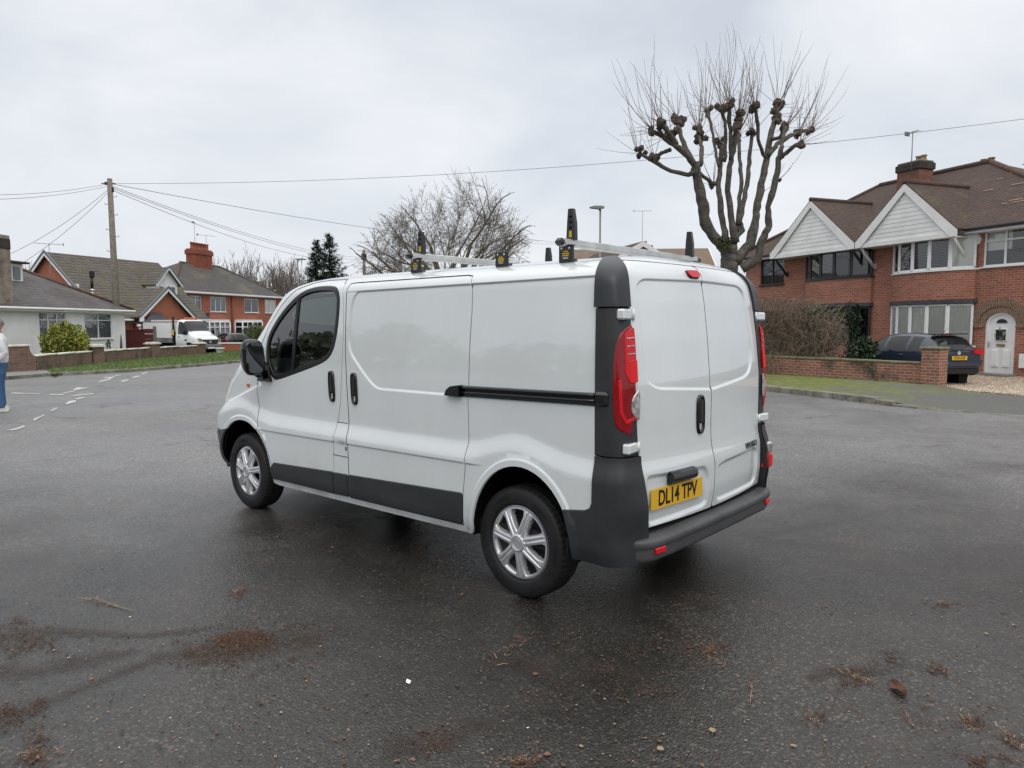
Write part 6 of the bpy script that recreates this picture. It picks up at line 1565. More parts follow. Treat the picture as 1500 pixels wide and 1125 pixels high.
# ================================================================ houses beyond the van (centre)
p=gat(846,46); p.z-=.1
pc=lat((846-750)/FPX*46,46,None); simplehouse('house',pc,math.radians(RV-90-4),8.4,7,4.85,2.0,BRICK_B,TILE_TAN,'house with light brown tiled roof showing under the rear roof bar of the white van','house',hip=0,verge=WOODW)
cg=Acc(); sc=46/FPX
t=[o for o in COL.objects if o.get('label','').startswith('house with light brown')][0]
gcx=4.3; cg.prism([(gcx-1.7,4.80),(gcx+1.7,4.80),(gcx,6.22)],-1.0,-.9,WOODW,plane='XZ'); cg.prism([(gcx-.62,5.35),(gcx+.62,5.35),(gcx,5.86)],-1.03,-1.0,BRICK_B,plane='XZ'); obj('gable_boards',cg,t)
g2=Acc()
for sg in(1,-1): roofslab(g2,[(gcx,-1.15,6.28),(gcx+sg*1.85,-1.15,4.72),(gcx+sg*1.85,1.4,4.72),(gcx,2.4,6.28)],TILE_TAN)
g2.box((gcx,0.1,4.0),(3.0,2.2,1.0),BRICK_B); obj('porch_roof',g2,t)
ph=lat((925-750)/FPX*62,62,None); hb2=simplehouse('house',ph,math.radians(RV-90),9,8,5.1,3.0,BRICK_O,TILE_TAN,'further house whose brown ridge and slim brick chimney rise above the light brown roof','house',hip=2.5,chim=((1.9,3.6,.72,.85),),pm=POT_Y,ncp=1)
aerial('tv_aerial',ph+Matrix.Rotation(math.radians(RV-90),3,'Z')@Vector((1.4,3.3,8.4)),3.6,'long horizontal aerial on a mast beside the slim brick chimney above the van roof',math.radians(RV-90),1.6)
pw=lat((1022-750)/FPX*40,40,None); simplehouse('house',pw,math.radians(RV+14),7,7.0,4.0,2.1,RENDER,TILE_BR,'white gable with dark roof edge showing between the van roof and the pollarded tree','house',hip=0,verge=WOODW,win=((1.2,2.6,1.0,2.2),(4.2,5.6,1.0,2.2)))
tw=[o for o in COL.objects if o.get('label','').startswith('white gable with dark')][0]
for q in ((-2.2,-.6,.9,2.2),(.7,2.3,.9,2.2),(-.6,.6,3.3,4.3)): window(tw,*q,-.03,UPVC,2,curt=NETS,xf=lambda v:Vector((v.y,3.5-v.x,v.z)))
# ================================================================ poles, wires, lamps
WIRE=mat('wire',(.03,.03,.032),rough=.6)
def wire(P,Q,sag,lab,group=None,r=.012,n=22):
    P,Q=Vector(P),Vector(Q); a=Acc(); a.tube([P.lerp(Q,k/n)-Vector((0,0,sag*4*(k/n)*(1-k/n))) for k in range(n+1)],r,WIRE,n=4,cap=False)
    return tag(obj('overhead_wire',a),lab,'wire',group)
PD=39.5; pb=gat(172,PD); ptop=at(160.5,262,PD)
t=empty('telegraph_pole',pb,0,'tall wooden telegraph pole on the grass verge in front of the white bungalow','telegraph pole')
a=Acc(); lean=ptop-pb; a.tube([(0,0,-.3),tuple(lean*.5),tuple(lean)],[.20,.165,.13],WOODB,n=14); obj('pole',a,t)
for k,f_ in enumerate((.60,.68,.72,.80,.86,.90)):
    a=Acc(); q=lean*f_; sg=1 if k%2 else -1; dv=r0*sg; a.tube([tuple(q),tuple(q+dv*.32)],.016,GALV,n=5); a.tube([tuple(q+dv*.32),tuple(q+dv*.34+Vector((0,0,.07)))],.016,GALV,n=5); obj('step_iron',a,t)
a=Acc(); q=lean*.975; a.tube([tuple(q-r0*.45),tuple(q+r0*.3)],.035,GALV,n=6); a.box(tuple(q-r0*.22),(.12,.12,.16),GUTB,bev=.02); a.box(tuple(lean*.94+r0*.15),(.10,.10,.26),GUTB,bev=.02); obj('bracket',a,t)
T_=ptop-Vector((0,0,.25))
wire(T_,at(1700,147,30),.9,'long wire running from the telegraph pole over the van and the pollarded tree',r=.011,n=40)
wire(T_,at(860,356,110),1.2,'thin wire sloping from the telegraph pole down towards the bare spreading tree',r=.016)
for k,(u,v,d_,lab) in enumerate(((438,369,80,'upper of the three wires drooping from the telegraph pole towards the fir trees'),(440,373,80,'middle of the three wires drooping from the telegraph pole towards the fir trees'),(400,373,76,'lowest of the three wires drooping from the telegraph pole over the semi-detached roof'))): wire(T_-Vector((0,0,.1+.1*k)),at(u+90,v+8,d_+14),.8,lab,r=.014)
for k,(u,v,d_,lab) in enumerate(((-90,284,30,'upper wire leaving the telegraph pole towards the left edge'),(-90,292,28,'lower wire leaving the telegraph pole towards the left edge'),(15,372,36,'left of the two steep wires dropping from the telegraph pole behind the bungalow chimney'),(24,391,37,'right of the two steep wires dropping from the telegraph pole to the bungalow roof'))): wire(T_-Vector((0,0,.12*k)),at(u,v,d_),.25,lab,r=.011)
def lamp(P,h,rz,lab,head='flat',arm=.5):
    t=empty('street_lamp',P,rz,lab,'street lamp'); a=Acc(); a.tube([(0,0,-.3),(0,0,1.3),(0,0,1.35),(0,0,h)],[.085,.085,.055,.045],GALV,n=10); obj('column',a,t)
    a=Acc(); 
    a.tube([(0,0,h-.05),(arm*.2,0,h+.05)],.04,GALV,n=8)
    a.prism([(-.18,-.02),(.05,-.07),(arm,-.02),(arm+.05,.02),(arm*.6,.08),(-.10,.07),(-.18,.03)],-.13,.13,GALV,plane='XZ',c=(0,0,h+.08)); o=obj('lantern',a,t)
    a=Acc(); a.box((arm*.55,0,h+.045),(arm*.6,.18,.03),mat('lamp_lens',(.4,.4,.38),rough=.2),bev=.01); obj('lens',a,o); return t
p=gat(878,34); lamp(p,at(878,309,34).z-p.z,math.radians(RV+90),'grey street lamp standing up behind the rear roof bar of the van',arm=.45)
p=gat(438.5,66); lamp(p,at(438.5,382,66).z-p.z,math.radians(RV-90),'distant grey street lamp left of the fir trees above the van windscreen',arm=.8)
p=gat(535,75); t=empty('telegraph_pole',p,0,'distant telegraph pole at the left edge of the bare spreading tree','telegraph pole'); hh=at(535,367,75).z-p.z
a=Acc(); a.tube([(0,0,0),(0,0,hh)],[.2,.15],WOODB,n=8); obj('pole',a,t); a=Acc(); a.box((0,0,hh-.7),(.45,.45,.6),GUTB,bev=.05); obj('junction_box',a,t)
wire(p+Vector((0,0,hh-.4)),at(495,386,60),.3,'upper of two short wires running left from the distant telegraph pole',r=.016); wire(p+Vector((0,0,hh-.5)),at(495,392,60),.4,'lower of two short wires running left from the distant telegraph pole',r=.016)
wire(at(760,347,120),at(840,356,90),.2,'faint wire behind the van between the bare spreading tree and the rear roof bar',r=.02)
# ================================================================ trees
BARK=mat('bark_grey',(.11,.098,.082),rough=.9,noise=(7,.5,(.045,.041,.036)),bump=(16,.03)); BARKD=mat('bark_dark',(.085,.066,.052),rough=.95,noise=(12,.4),bump=(30,.02)); SHOOT=mat('shoot',(.17,.125,.10),rough=.85); TWG=mat('twig_grey',(.16,.14,.11),rough=.9)
def pollard():
    D0=19.0; base_=gat(1070,D0); t=empty('pollarded_tree',base_,0,'leafless pollarded street tree with knobbly branch ends and thin upright shoots','tree')
    R=random.Random(21)
    def Q(x,y,dz=0): return at(900+x/3.0417,40+y/3.0417,D0+dz)-base_
    lim=[([(515,1600),(512,1085),(510,1030),(512,985)],[44,38,36,38],0,0),
     ([(505,1000),(450,945),(405,870),(388,765),(368,660),(358,605)],[26,24,24,22,20,19],0,-.9),
     ([(355,610),(325,570),(262,520),(215,485),(175,465)],[15,14,13,11,9],-.9,-1.6),([(368,640),(330,658),(250,640),(180,600),(108,560)],[11,10,9,8,8],-.9,-.2),([(335,575),(305,515),(288,450),(282,410)],[12,10,9,9],-1,-.8),([(275,520),(240,470),(210,425)],[12,10,9],-1.2,-1.9),([(383,615),(392,545),(382,500),(375,440)],[10,9,8,9],-.8,-.3),([(372,645),(405,670),(440,700)],[9,8,10],-.8,0),([(250,545),(210,560),(178,578)],[9,8,7],-1.1,-.7),
     ([(505,975),(485,890),(468,760),(462,700),(472,640),(478,520)],[17,15,13,12,11,10],0,.7),([(465,620),(450,560),(432,450),(413,372)],[8,7,7,8],.4,1.1),
     ([(535,960),(520,840),(505,730),(512,620),(532,530),(545,440),(549,395)],[19,15,13,12,12,11,10],0,-.7),([(520,590),(518,480),(512,400),(508,335)],[10,9,9,10],-.4,-.9),([(490,600),(497,500),(492,420),(480,362)],[9,8,8,8],.5,.1),
     ([(545,905),(556,790),(566,660),(556,560),(552,480)],[12,10,10,8,8],0,1.2),([(553,880),(575,780),(592,680),(602,580),(613,478)],[13,11,11,9,9],0,.3),
     ([(535,1045),(605,965),(628,860),(640,780),(660,670),(680,585),(700,460),(727,350)],[27,23,19,17,16,15,13,11],0,.8),([(672,580),(645,520),(637,430),(626,358)],[9,8,8,8],.4,-.3),([(688,570),(725,520),(780,485),(840,462),(876,460)],[12,11,10,9,9],.4,1.5),([(700,500),(735,492),(762,445)],[9,9,10],.5,0),
     ([(565,1075),(640,1030),(658,945),(688,885),(685,800),(715,695),(732,600),(742,540)],[24,20,17,15,13,14,12,10],0,-1.0),([(728,590),(765,560),(800,530),(830,515)],[11,10,9,10],-.8,-1.5),([(742,545),(750,500),(762,445)],[9,8,9],-.9,-.6),([(525,1000),(545,930),(570,905),(560,870)],[16,14,12,10],0,.3)]
    a=Acc(); tr=None; S=D0/FPX/3.0417
    for i,(pts,rad,d0,d1) in enumerate(lim):
        n=len(pts); P=[]; rr=[]
        for k in range(n):
            P.append(Q(*pts[k],d0+(d1-d0)*k/(n-1))); rr.append(rad[k]*S*.98)
        # subdivide + wobble
        P2=[];R2_=[]
        for k in range(n-1):
            m=4 if i else 6
            for j in range(m):
                f_=j/m; P2.append(P[k].lerp(P[k+1],f_)+Vector((R.gauss(0,.010),R.gauss(0,.010),0))); R2_.append((rr[k]*(1-f_)+rr[k+1]*f_)*(1+R.gauss(0,.06)))
        P2.append(P[-1]);R2_.append(rr[-1])
        acc=a if i else Acc(); acc.tube(P2,R2_,BARK,n=12 if i<2 else 9)
        if i==0: 
            acc.tube([P[0]-Vector((0,0,.3)),P[0]],[.34,.26],BARK,n=12); obj('trunk',acc,t)
    obj('limbs',a,t)
    knobs=[(105,560,-.2),(175,465,-1.6),(210,425,-1.9),(280,412,-.8),(255,472,-1.3),(375,442,-.3),(413,380,1.1),(477,520,.7),(508,338,-.9),(480,362,.1),(545,445,-.7),(549,395,-.7),(613,475,.3),(627,357,-.3),(727,347,.8),(720,390,.7),(762,447,0),(820,465,1.2),(874,460,1.5),(830,517,-1.5),(717,690,-.6),(442,700,.0),(178,578,-.7),(380,480,-.4),(552,480,1.2)]
    a=Acc(); sh=Acc()
    for (x,y,dz) in knobs:
        c=Q(x,y,dz); r_=R.uniform(13,18)*S*(1.25 if y<600 else .9)
        for q in range(5):
            o_=Vector((R.gauss(0,.55),R.gauss(0,.55),R.gauss(0,.5)))*r_; rr_=r_*R.uniform(.5,.9); N=7
            V=[];F=[]
            for i in range(5):
                for k in range(8):
                    ph=math.pi*i/4; th=2*math.pi*k/8; w_=rr_*(1+R.gauss(0,.16)); V.append(c+o_+Vector((w_*math.sin(ph)*math.cos(th),w_*math.sin(ph)*math.sin(th),w_*math.cos(ph))))
            for i in range(4):
                for k in range(8): F.append((i*8+k,i*8+(k+1)%8,(i+1)*8+(k+1)%8,(i+1)*8+k))
            a.add(V,F,BARKD)
        ns=R.randint(10,15) if y<540 else R.randint(5,8)
        cx=(x-500)/400
        for q in range(ns):
            tall=R.random()<.62; L=R.uniform(.7,2.0) if tall else R.uniform(.5,1.2)
            if y>600: L*=.6
            d=(rt*(cx*.55+R.gauss(0,.33))+fw*R.gauss(0,.38)+Vector((0,0,1))*(R.uniform(.7,1.1) if tall else R.uniform(-.25,.6))).normalized()
            p=c+d*r_*.5; P=[p.copy()]; m=7; 
            for j in range(m):
                d=(d+Vector((R.gauss(0,.08),R.gauss(0,.08),.10 if tall else .04))).normalized(); p=p+d*L/m; P.append(p.copy())
            sh.tube(P,[.0075,.0068,.006,.0052,.0045,.0038,.003,.002],SHOOT,n=4,cap=False)
            for j in range(2,m):
                for _ in range(2): 
                    if R.random()<.55: w_=Vector((R.gauss(0,1),R.gauss(0,1),.6)).normalized()*R.uniform(.015,.035); sh.tube([P[j],P[j]+w_],[.004,.003],SHOOT,n=3,cap=False)
    obj('knobs',a,t).__setitem__('kind','stuff'); obj('shoots',sh,t).__setitem__('kind','stuff')
    b=Acc()
    for k in range(160):
        c=Q(R.uniform(455,525),R.uniform(935,985),R.uniform(-.45,-.25)); u=Vector((R.gauss(0,1),R.gauss(0,1),R.gauss(0,1))).normalized()*.035; v=u.orthogonal()*.6; b.add([c-u,c-v,c+u,c+v],[(0,1,2,3)],mat('moss_tuft',(.05,.065,.02),rough=.95))
    obj('moss',b,t)
pollard()
def bare(name,P,h,lab,seed,trunk_h,r0_,spread,m,n1=6,depth=5,group=None,len0=None,minr=.008,up=.1,twign=3,sides=6,maxb=5200,cat='tree',dome=None,wide=1.0):
    R=random.Random(seed); t=empty(name,P,0,lab,cat,group); tr=Acc(); a=Acc(); cnt=[0]
    top=Vector((R.gauss(0,.1),R.gauss(0,.1),trunk_h)); tr.tube([(0,0,-.4),(0,0,.4),tuple(top*.6),tuple(top)],[r0_*1.3,r0_,r0_*.9,r0_*.85],m,n=10); obj('trunk',tr,t)
    q=[]
    for k in range(n1):
        az=2*math.pi*(k+R.uniform(-.25,.25))/n1; el=R.uniform(.35,1.1) if k%3 else R.uniform(1.0,1.4); z=top*(R.uniform(.75,1.0))
        q.append((z,Vector((math.cos(az)*math.cos(el)*spread,math.sin(az)*math.cos(el)*spread,math.sin(el))).normalized(),(len0 or h*.38)*R.uniform(.85,1.15),r0_*.5,0))
    while q and cnt[0]<maxb:
        p,d,L,r,g=q.pop(0); cnt[0]+=1
        m_=4 if g<3 else 3; P_=[p.copy()]; 
        for j in range(m_):
            if dome:
                e=Vector((p.x/dome[0],p.y/dome[0],(p.z-dome[2])/dome[1])); q_=e.length
                if q_>.86: L*=.70; d=(d-Vector((p.x,p.y,0)).normalized()*.10*(q_-.9)*3+Vector((0,0,-.12 if p.z>dome[2] else .05))).normalized()
            d=(d+Vector((R.gauss(0,.13),R.gauss(0,.13),R.gauss(up*.5,.10)))).normalized(); p=p+d*L/m_; P_.append(p.copy())
        r2=max(minr*.6,r*.55); a.tube(P_,[r+(r2-r)*j/m_ for j in range(m_+1)],m,n=sides if g<2 else 4 if g<4 else 3,cap=False)
        if g<depth:
            nb=R.choice((3,4)) if g<depth-1 else twign
            for k in range(nb):
                f_=R.uniform(.35,1.0) if k else 1.0; j=min(m_,int(f_*m_)); s=P_[j]
                ax=Vector((R.gauss(0,1),R.gauss(0,1),R.gauss(0,1))).normalized(); an=R.uniform(.3,.85)*wide if k else R.uniform(.05,.3)
                nd=(Matrix.Rotation(an,3,d.cross(ax).normalized())@d); nd=(nd+Vector((0,0,up*.4))).normalized()
                q.append((s.copy(),nd,L*R.uniform(.55,.78),max(minr,r2*R.uniform(.6,.95)),g+1))
    obj('branches',a,t); return t
p=gat(656,45); bare('bare_tree',p,10.5,'wide spreading leafless tree standing behind the middle of the white van',23,3.4,.34,1.25,TWG,n1=10,depth=7,len0=3.9,minr=.0085,up=.045,maxb=19500,dome=(6.0,8.1,4.2),wide=1.2)
FAR=mat('far_twig',(.20,.18,.155),rough=.9)
fl=[(345,88,372,3),(372,92,374,4),(392,86,377,5),(418,84,369,6),(448,90,384,8),(330,95,386,9)]
for i,(u,d_,v,sd_) in enumerate(fl):
    p=gat(u,d_); h=at(u,v,d_).z-p.z
    labs=['broad leafless tree rising behind the right slope of the grey hipped roof','second leafless tree along the row above the right slope of the grey roof','slim leafless tree at the right end of the row behind the grey hipped roof','tallest far leafless tree just left of the distant street lamp','dense brownish leafless tree between the distant street lamp and the fir trees','lowest leafless tree showing just over the grey hipped roof beside its red chimney']
    bare('bare_tree',p,h,labs[i],40+sd_,h*.25,.22,.75,FAR,n1=6,depth=4,len0=h*.30,minr=.026,up=.30,maxb=1300,group='leafless trees behind the red brick pair')
for (u,d_,v,sd_,lab) in((36,80,378,1,'small leafless tree peeping over the bungalow roof beside its chimney'),(52,84,386,2,'low twiggy tree peeping over the bungalow roof next to the brick gable'),(88,90,370,7,'faint leafless tree top just above the ridge of the brick dormer house')):
    p=gat(u,d_); h=at(u,v,d_).z-p.z; bare('bare_tree',p,h,lab,60+sd_,h*.4,.2,.7,FAR,n1=5,depth=4,len0=h*.24,minr=.026,up=.25,maxb=600)
p=gat(540,58); bare('thicket',p,5.2,'low reddish brown thicket of twigs at the foot of the bare spreading tree',71,1.2,.12,1.5,mat('red_twig',(.10,.05,.04),rough=.9),n1=9,depth=4,len0=2.0,minr=.014,up=.12,maxb=1500,cat='bush')
p=gat(608,50); bare('thicket',p,4.6,'tangled brown thicket under the right side of the bare spreading tree',72,1.2,.12,1.5,TWG,n1=9,depth=4,len0=2.0,minr=.014,up=.12,maxb=1500,cat='bush')
FIR=[mat('fir_a',(.022,.045,.026),rough=.7),mat('fir_b',(.04,.065,.035),rough=.7),mat('fir_c',(.014,.028,.018),rough=.8)]
def fir(P,h,wd,lab,seed):
    R=random.Random(seed); t=empty('fir_tree',P,0,lab,'fir tree','fir trees behind the van windscreen'); a=Acc(); a.tube([(0,0,-.3),(0,0,h*.97)],[.22,.02],BARKD,n=8); obj('trunk',a,t); b=Acc()
    z=h*.12
    while z<h*.985:
        f_=1-z/h; nb=max(4,int(12*f_+4)); rr=wd*(f_**.85)
        for k in range(nb):
            az=R.uniform(0,6.283); L=rr*R.uniform(.65,1.12)+.06; d=Vector((math.cos(az),math.sin(az),R.uniform(-.20,.25))); 
            for j in range(int(22+L*30)):
                s=R.random()**.8; c=Vector((0,0,z))+d*L*s+Vector((0,0,.28*s*s*L))+Vector((R.gauss(0,.06),R.gauss(0,.06),R.gauss(0,.07)))
                u=(d*.8+Vector((R.gauss(0,.4),R.gauss(0,.4),R.gauss(-.1,.35)))).normalized()*R.uniform(.12,.26); w_=u.cross(Vector((R.gauss(0,.3),R.gauss(0,.3),1))).normalized()*R.uniform(.03,.06); b.add([c-w_,c+w_,c+u],[(0,1,2)],FIR[R.randrange(3)])
        z+=R.uniform(.16,.26)*(h/9)
    obj('foliage',b,t)
p=gat(485,52); fir(p,at(484,343,52).z-p.z,2.7,'taller of the two dark fir trees behind the van windscreen',1)
p=gat(466,54); fir(p,at(467,352,54).z-p.z,2.1,'shorter of the two dark fir trees, standing on the left',2)
p=gat(507,60); leafy('evergreen_bush',p,[(0,0,4.1,1.0,1.0,1.2),(1.3,0,3.6,.8,.8,.8),(0,0,2,1.4,1,2)],2600,9,FIR,'dark evergreen bush beside the foot of the taller fir tree','bush',size=(.10,.22))
p=gat(146,70); leafy('conifer',p,[(0,0,6.5,1.3,1.0,1.7),(-.9,0,5.8,1.0,1,1.0)],2000,10,FIR,'dark evergreen top showing over the ridge of the brick dormer house behind the telegraph pole','tree',size=(.10,.25))
GOLD=[mat('gold_a',(.42,.40,.06),rough=.6),mat('gold_b',(.16,.20,.04),rough=.6),mat('gold_c',(.05,.075,.025),rough=.7),mat('gold_d',(.28,.29,.05),rough=.6)]
p=gat(94,31.6); leafy('golden_shrub',p,[(0,0,.86,1.12,.9,.98),(0,0,.8,.85,.65,.8),(.15,0,1.45,.6,.5,.45)],15000,12,GOLD,'rounded golden green conifer bush behind the low wall in front of the white bungalow','bush',size=(.035,.09),up=.5)
p=gat(372,60); leafy('hedge',p,[(0,0,.9,1.35,.9,1.25),(-.7,-.3,.7,.9,.7,.95)],5200,13,[mat('hedge_a',(.06,.10,.03),rough=.6),mat('hedge_b',(.11,.15,.045),rough=.6)],'clipped dark green hedge in front of the far brick bay window','hedge',size=(.06,.12))
p=gat(340,55); leafy('red_shrub',p,[(0,0,.35,.55,.4,.40)],700,14,[mat('redleaf',(.09,.015,.02),rough=.7)],'small dark red shrub by the low white-capped wall','shrub',size=(.05,.10))
R=random.Random(33)
# small weeds on the wall near the pole
p=gat(157,35.5); leafy('weed',p,[(0,0,.85,.14,.1,.28)],60,15,[IVY[1]],'small straggly weed against the white bungalow wall beside the telegraph pole','weed',size=(.04,.09))
# ================================================================ parked cars
def car_loft(st,m_body,n=14,sub=0):
    """st: list of (x, z_low, z_belt, z_top, w_low, w_belt, w_top); returns rings on both sides"""
    V=[];k=0
    for (x,zl,zb,zt,wl,wb,wt) in st:
        prof=[(wl*.93,zl),(wl,zl+.06),(wb*1.0,zl+(zb-zl)*.45),(wb,zl+(zb-zl)*.80),(wb*.975,zb),(wt+(wb-wt)*.50,zb+(zt-zb)*.50),(wt,zt-(zt-zb)*.13-.012),(wt*.86,zt-.006),(wt*.45,zt+.008),(0,zt+.012)]
        V.append(prof)
    return V
def vehicle(name,P,rz,lab,cat,st,paint,wheels,wr,sc=1.0,glass_rng=None,group=None,tw=.19):
    """rounded car body: painted shell with window faces cut into their own part"""
    t=empty(name,P,rz,lab,cat,group); t.scale=(sc,sc,sc)
    # densify the stations with smooth interpolation
    X=np.array([s[0] for s in st]); A_=np.array(st)
    xs=np.unique(np.concatenate([X]+[np.linspace(X[i],X[i+1],6) for i in range(len(X)-1)]))
    def smooth(col): 
        y=np.interp(xs,X,A_[:,col]); 
        for _ in range(2): y[1:-1]=(y[:-2]+2*y[1:-1]+y[2:])/4
        return y
    S=[xs]+[smooth(c) for c in range(1,7)]
    prof=car_loft(list(zip(*S)),paint); n=len(prof[0]); body=Acc(); gl=Acc(); 
    pts=[[(xs[i],w,z) for (w,z) in prof[i]] for i in range(len(xs))]
    for sg in(1,-1):
        V=[(x,sg*w,z) for ring in pts for (x,w,z) in ring]; Fb=[];Fg=[]
        for i in range(len(xs)-1):
            xm=(xs[i]+xs[i+1])/2
            for j in range(n-1):
                q=(i*n+j,(i+1)*n+j,(i+1)*n+j+1,i*n+j+1); q=q if sg<0 else q[::-1]
                zc=sum(V[a][2] for a in q)/4
                isarch=any(math.hypot(xm-wx,zc-wr*.98)<wr*1.13 for wx in wheels) and j<4
                if isarch: continue
                side=j in(4,5)
                if side and any(a<xm<b for a,b in glass_rng[0]): Fg.append(q)
                elif j in(6,7,8) and any(a<xm<b for a,b in glass_rng[1]): Fg.append(q)
                elif j in (4,5) and any(a<xm<b for a,b in glass_rng[1]) : Fb.append(q)
                else: Fb.append(q)
        body.add(V,Fb,paint,smooth=True); gl.add([Vector(v)*1 for v in V],Fg,CARGL,smooth=True)
    for i in(0,len(xs)-1):
        ring=[(x,w,z) for x,w,z in pts[i]]+[(x,-w,z) for x,w,z in pts[i][::-1][1:]]; f=tuple(range(len(ring))); body.add(ring,[f if i else f[::-1]],paint)
    body.box((sum(X[[0,-1]])/2,0,A_[0][1]+.12),(X[-1]-X[0]-.3,1.3,.14),UNDER)
    for wx in wheels:
        for sg in(1,-1): body.box((wx,sg*.55,wr*1.05),(wr*2.35,.3,wr*2.0),UNDER)
    obj('body',body,t); obj('windows',gl,t)
    for wx in wheels:
        for sg in(1,-1):
            w=Acc(); yo=A_[:,4].max()-.02; w.lathe([(0,-.02),(wr*.2,-.01),(wr*.62,-.035),(wr*.66,.0),(wr*.72,.0),(wr*.92,-.005),(wr,-.03),(wr,-tw),(wr*.7,-tw)],RUBBER,n=32)
            if sg<0: w=mirror_acc(w)
            wo=w.build('wheel',t); wo.location=(wx,sg*yo,wr)
            h=Acc(); h.lathe([(0,.004),(wr*.18,.004),(wr*.22,-.01),(wr*.6,-.012),(wr*.66,.006)],SILVER,n=30); 
            for k in range(5):
                a_=k*2*math.pi/5; h.tube([(wr*.15*math.cos(a_),.0,wr*.15*math.sin(a_)),(wr*.62*math.cos(a_),.002,wr*.62*math.sin(a_))],.02,SILVER,n=5)
            if sg<0:h=mirror_acc(h)
            obj('hubcap',h,wo)
    return t
CARGL=mat('car_glass',(.015,.018,.020),rough=.04,spec=.5)
BLUE=mat('dark_blue_paint',(.026,.036,.060),rough=.25,coat=.7,metal=.1,croughness=.04); BLK=mat('black_car_paint',(.010,.011,.013),rough=.25,coat=1); DGR=mat('dark_grey_paint',(.022,.024,.028),rough=.25,coat=1,metal=.3)
def hatch(name,P,rz,lab,paint,sc=1.0,plate=None,blk=.0):
    # rear at x=0, nose at x=4.0
    st=[(0.0,.36,.88,.90,.70,.76,.62),(.06,.30,.92,.96,.76,.82,.60),(.14,.27,.94,1.13,.80,.85,.585),(.34,.24,.955,1.36,.82,.865,.575),(.62,.22,.955,1.445,.84,.87,.575),(1.15,.20,.935,1.475,.85,.872,.585),(1.75,.20,.915,1.470,.85,.872,.59),(2.25,.20,.90,1.40,.85,.87,.59),(2.75,.20,.895,1.14,.85,.87,.62),(3.05,.20,.885,.975,.85,.865,.66),(3.45,.22,.80,.90,.84,.84,.66),(3.80,.25,.70,.80,.78,.78,.60),(3.97,.32,.55,.66,.66,.66,.5),(4.02,.38,.48,.55,.55,.55,.4)]
    t=vehicle(name,P,rz,lab,'car',st,paint,(.72,3.21),.305,sc,glass_rng=([(.62,1.02),(1.10,1.92),(2.0,2.72)],[(.10,.46),(2.3,2.98)]))
    L_=[o for o in COL.objects if o.parent==t]
    for sg in(1,-1):
        a=Acc(); a.prism([(sg*.50,.985),(sg*.52,.90),(sg*.80,.87),(sg*.845,.96),(sg*.80,1.02)],-.035,.10,REDL,plane='YZ'); o=obj('tail_light',a,t)
        a=Acc(); a.box((2.52,sg*.93,.95),(.13,.20,.14),GUTB if paint is not BLUE else paint,bev=.04); obj('door_mirror',a,t)
        a=Acc(); a.prism([(3.55,.60),(3.98,.52),(3.86,.66),(3.50,.76)],sg*.62,sg*.80,CLEARL,plane='XZ'); obj('headlight',a,t)
        for hx in(1.22,2.12): a=Acc(); a.box((hx,sg*.875,.84),(.17,.03,.028),paint,bev=.01); obj('door_handle',a,t)
    a=Acc(); a.prism([(-.57,.99),(.57,.99),(.52,1.30),(-.52,1.30)],-.005,.01,CARGL,plane='YZ'); a.xform(lambda v:Vector((v.x+.035+(v.z-.96)*.72,v.y,v.z))); obj('rear_window',a,t)
    a=Acc(); a.box((.40,0,1.465),(.26,1.16,.035),paint,bev=.012); obj('spoiler',a,t)
    a=Acc(); a.box((-.008,0,.40),(.06,1.42,.17),BLACKPL,bev=.03); a.box((-.02,0,.60),(.05,1.58,.16),paint,bev=.03); obj('rear_bumper',a,t)
    a=Acc(); a.box((-.005,0,.77),(.02,.62,.18),paint,bev=.01); obj('tailgate_recess',a,t)
    if plate:
        a=Acc(); a.box((-.035,0,.775),(.012,.52,.115),PLATEY,bev=.002); po_=obj('number_plate',a,t); V,F=text_mesh(plate,.115,BLACKL,sx=.72,bold=.002); a=Acc(); a.add([(-.0425-z,-x,y+.773) for x,y,z in V],F,BLACKL); obj('plate_lettering',a,po_)
    a=Acc(); a.lathe([(0,.0),(.05,.004),(.06,0)],STEEL,n=18,c=(-.012,0,.93),axis='X'); a.box((-.0+.03,.0,1.03),(.02,.40,.018),GUTB); obj('badge',a,t)
    a=Acc(); a.tube([(.62,0,1.47),(.42,0,1.64)],[.008,.004],GUTB,n=5); obj('aerial_stub',a,t)
    return t
cp_=lat(12.27,19.80,0); cp_.z=-.115
hatch('hatchback',cp_,math.radians(RV+13),'dark blue hatchback parked on the gravel drive with its tail towards the road',BLUE,.955,plate='KT69 UOP')
p=lat((409-750)/FPX*42,42,None); hatch('hatchback',p,math.radians(RV+4),'dark grey hatchback by the far kerb, partly hidden by the white van mirror',DGR,1.0)
p=lat((322-750)/FPX*57,57,None); hatch('parked_car',p,math.radians(RV-150+120),'black car tail seen between the white tipper truck and the low brick wall',BLK,.95,plate='FH07')
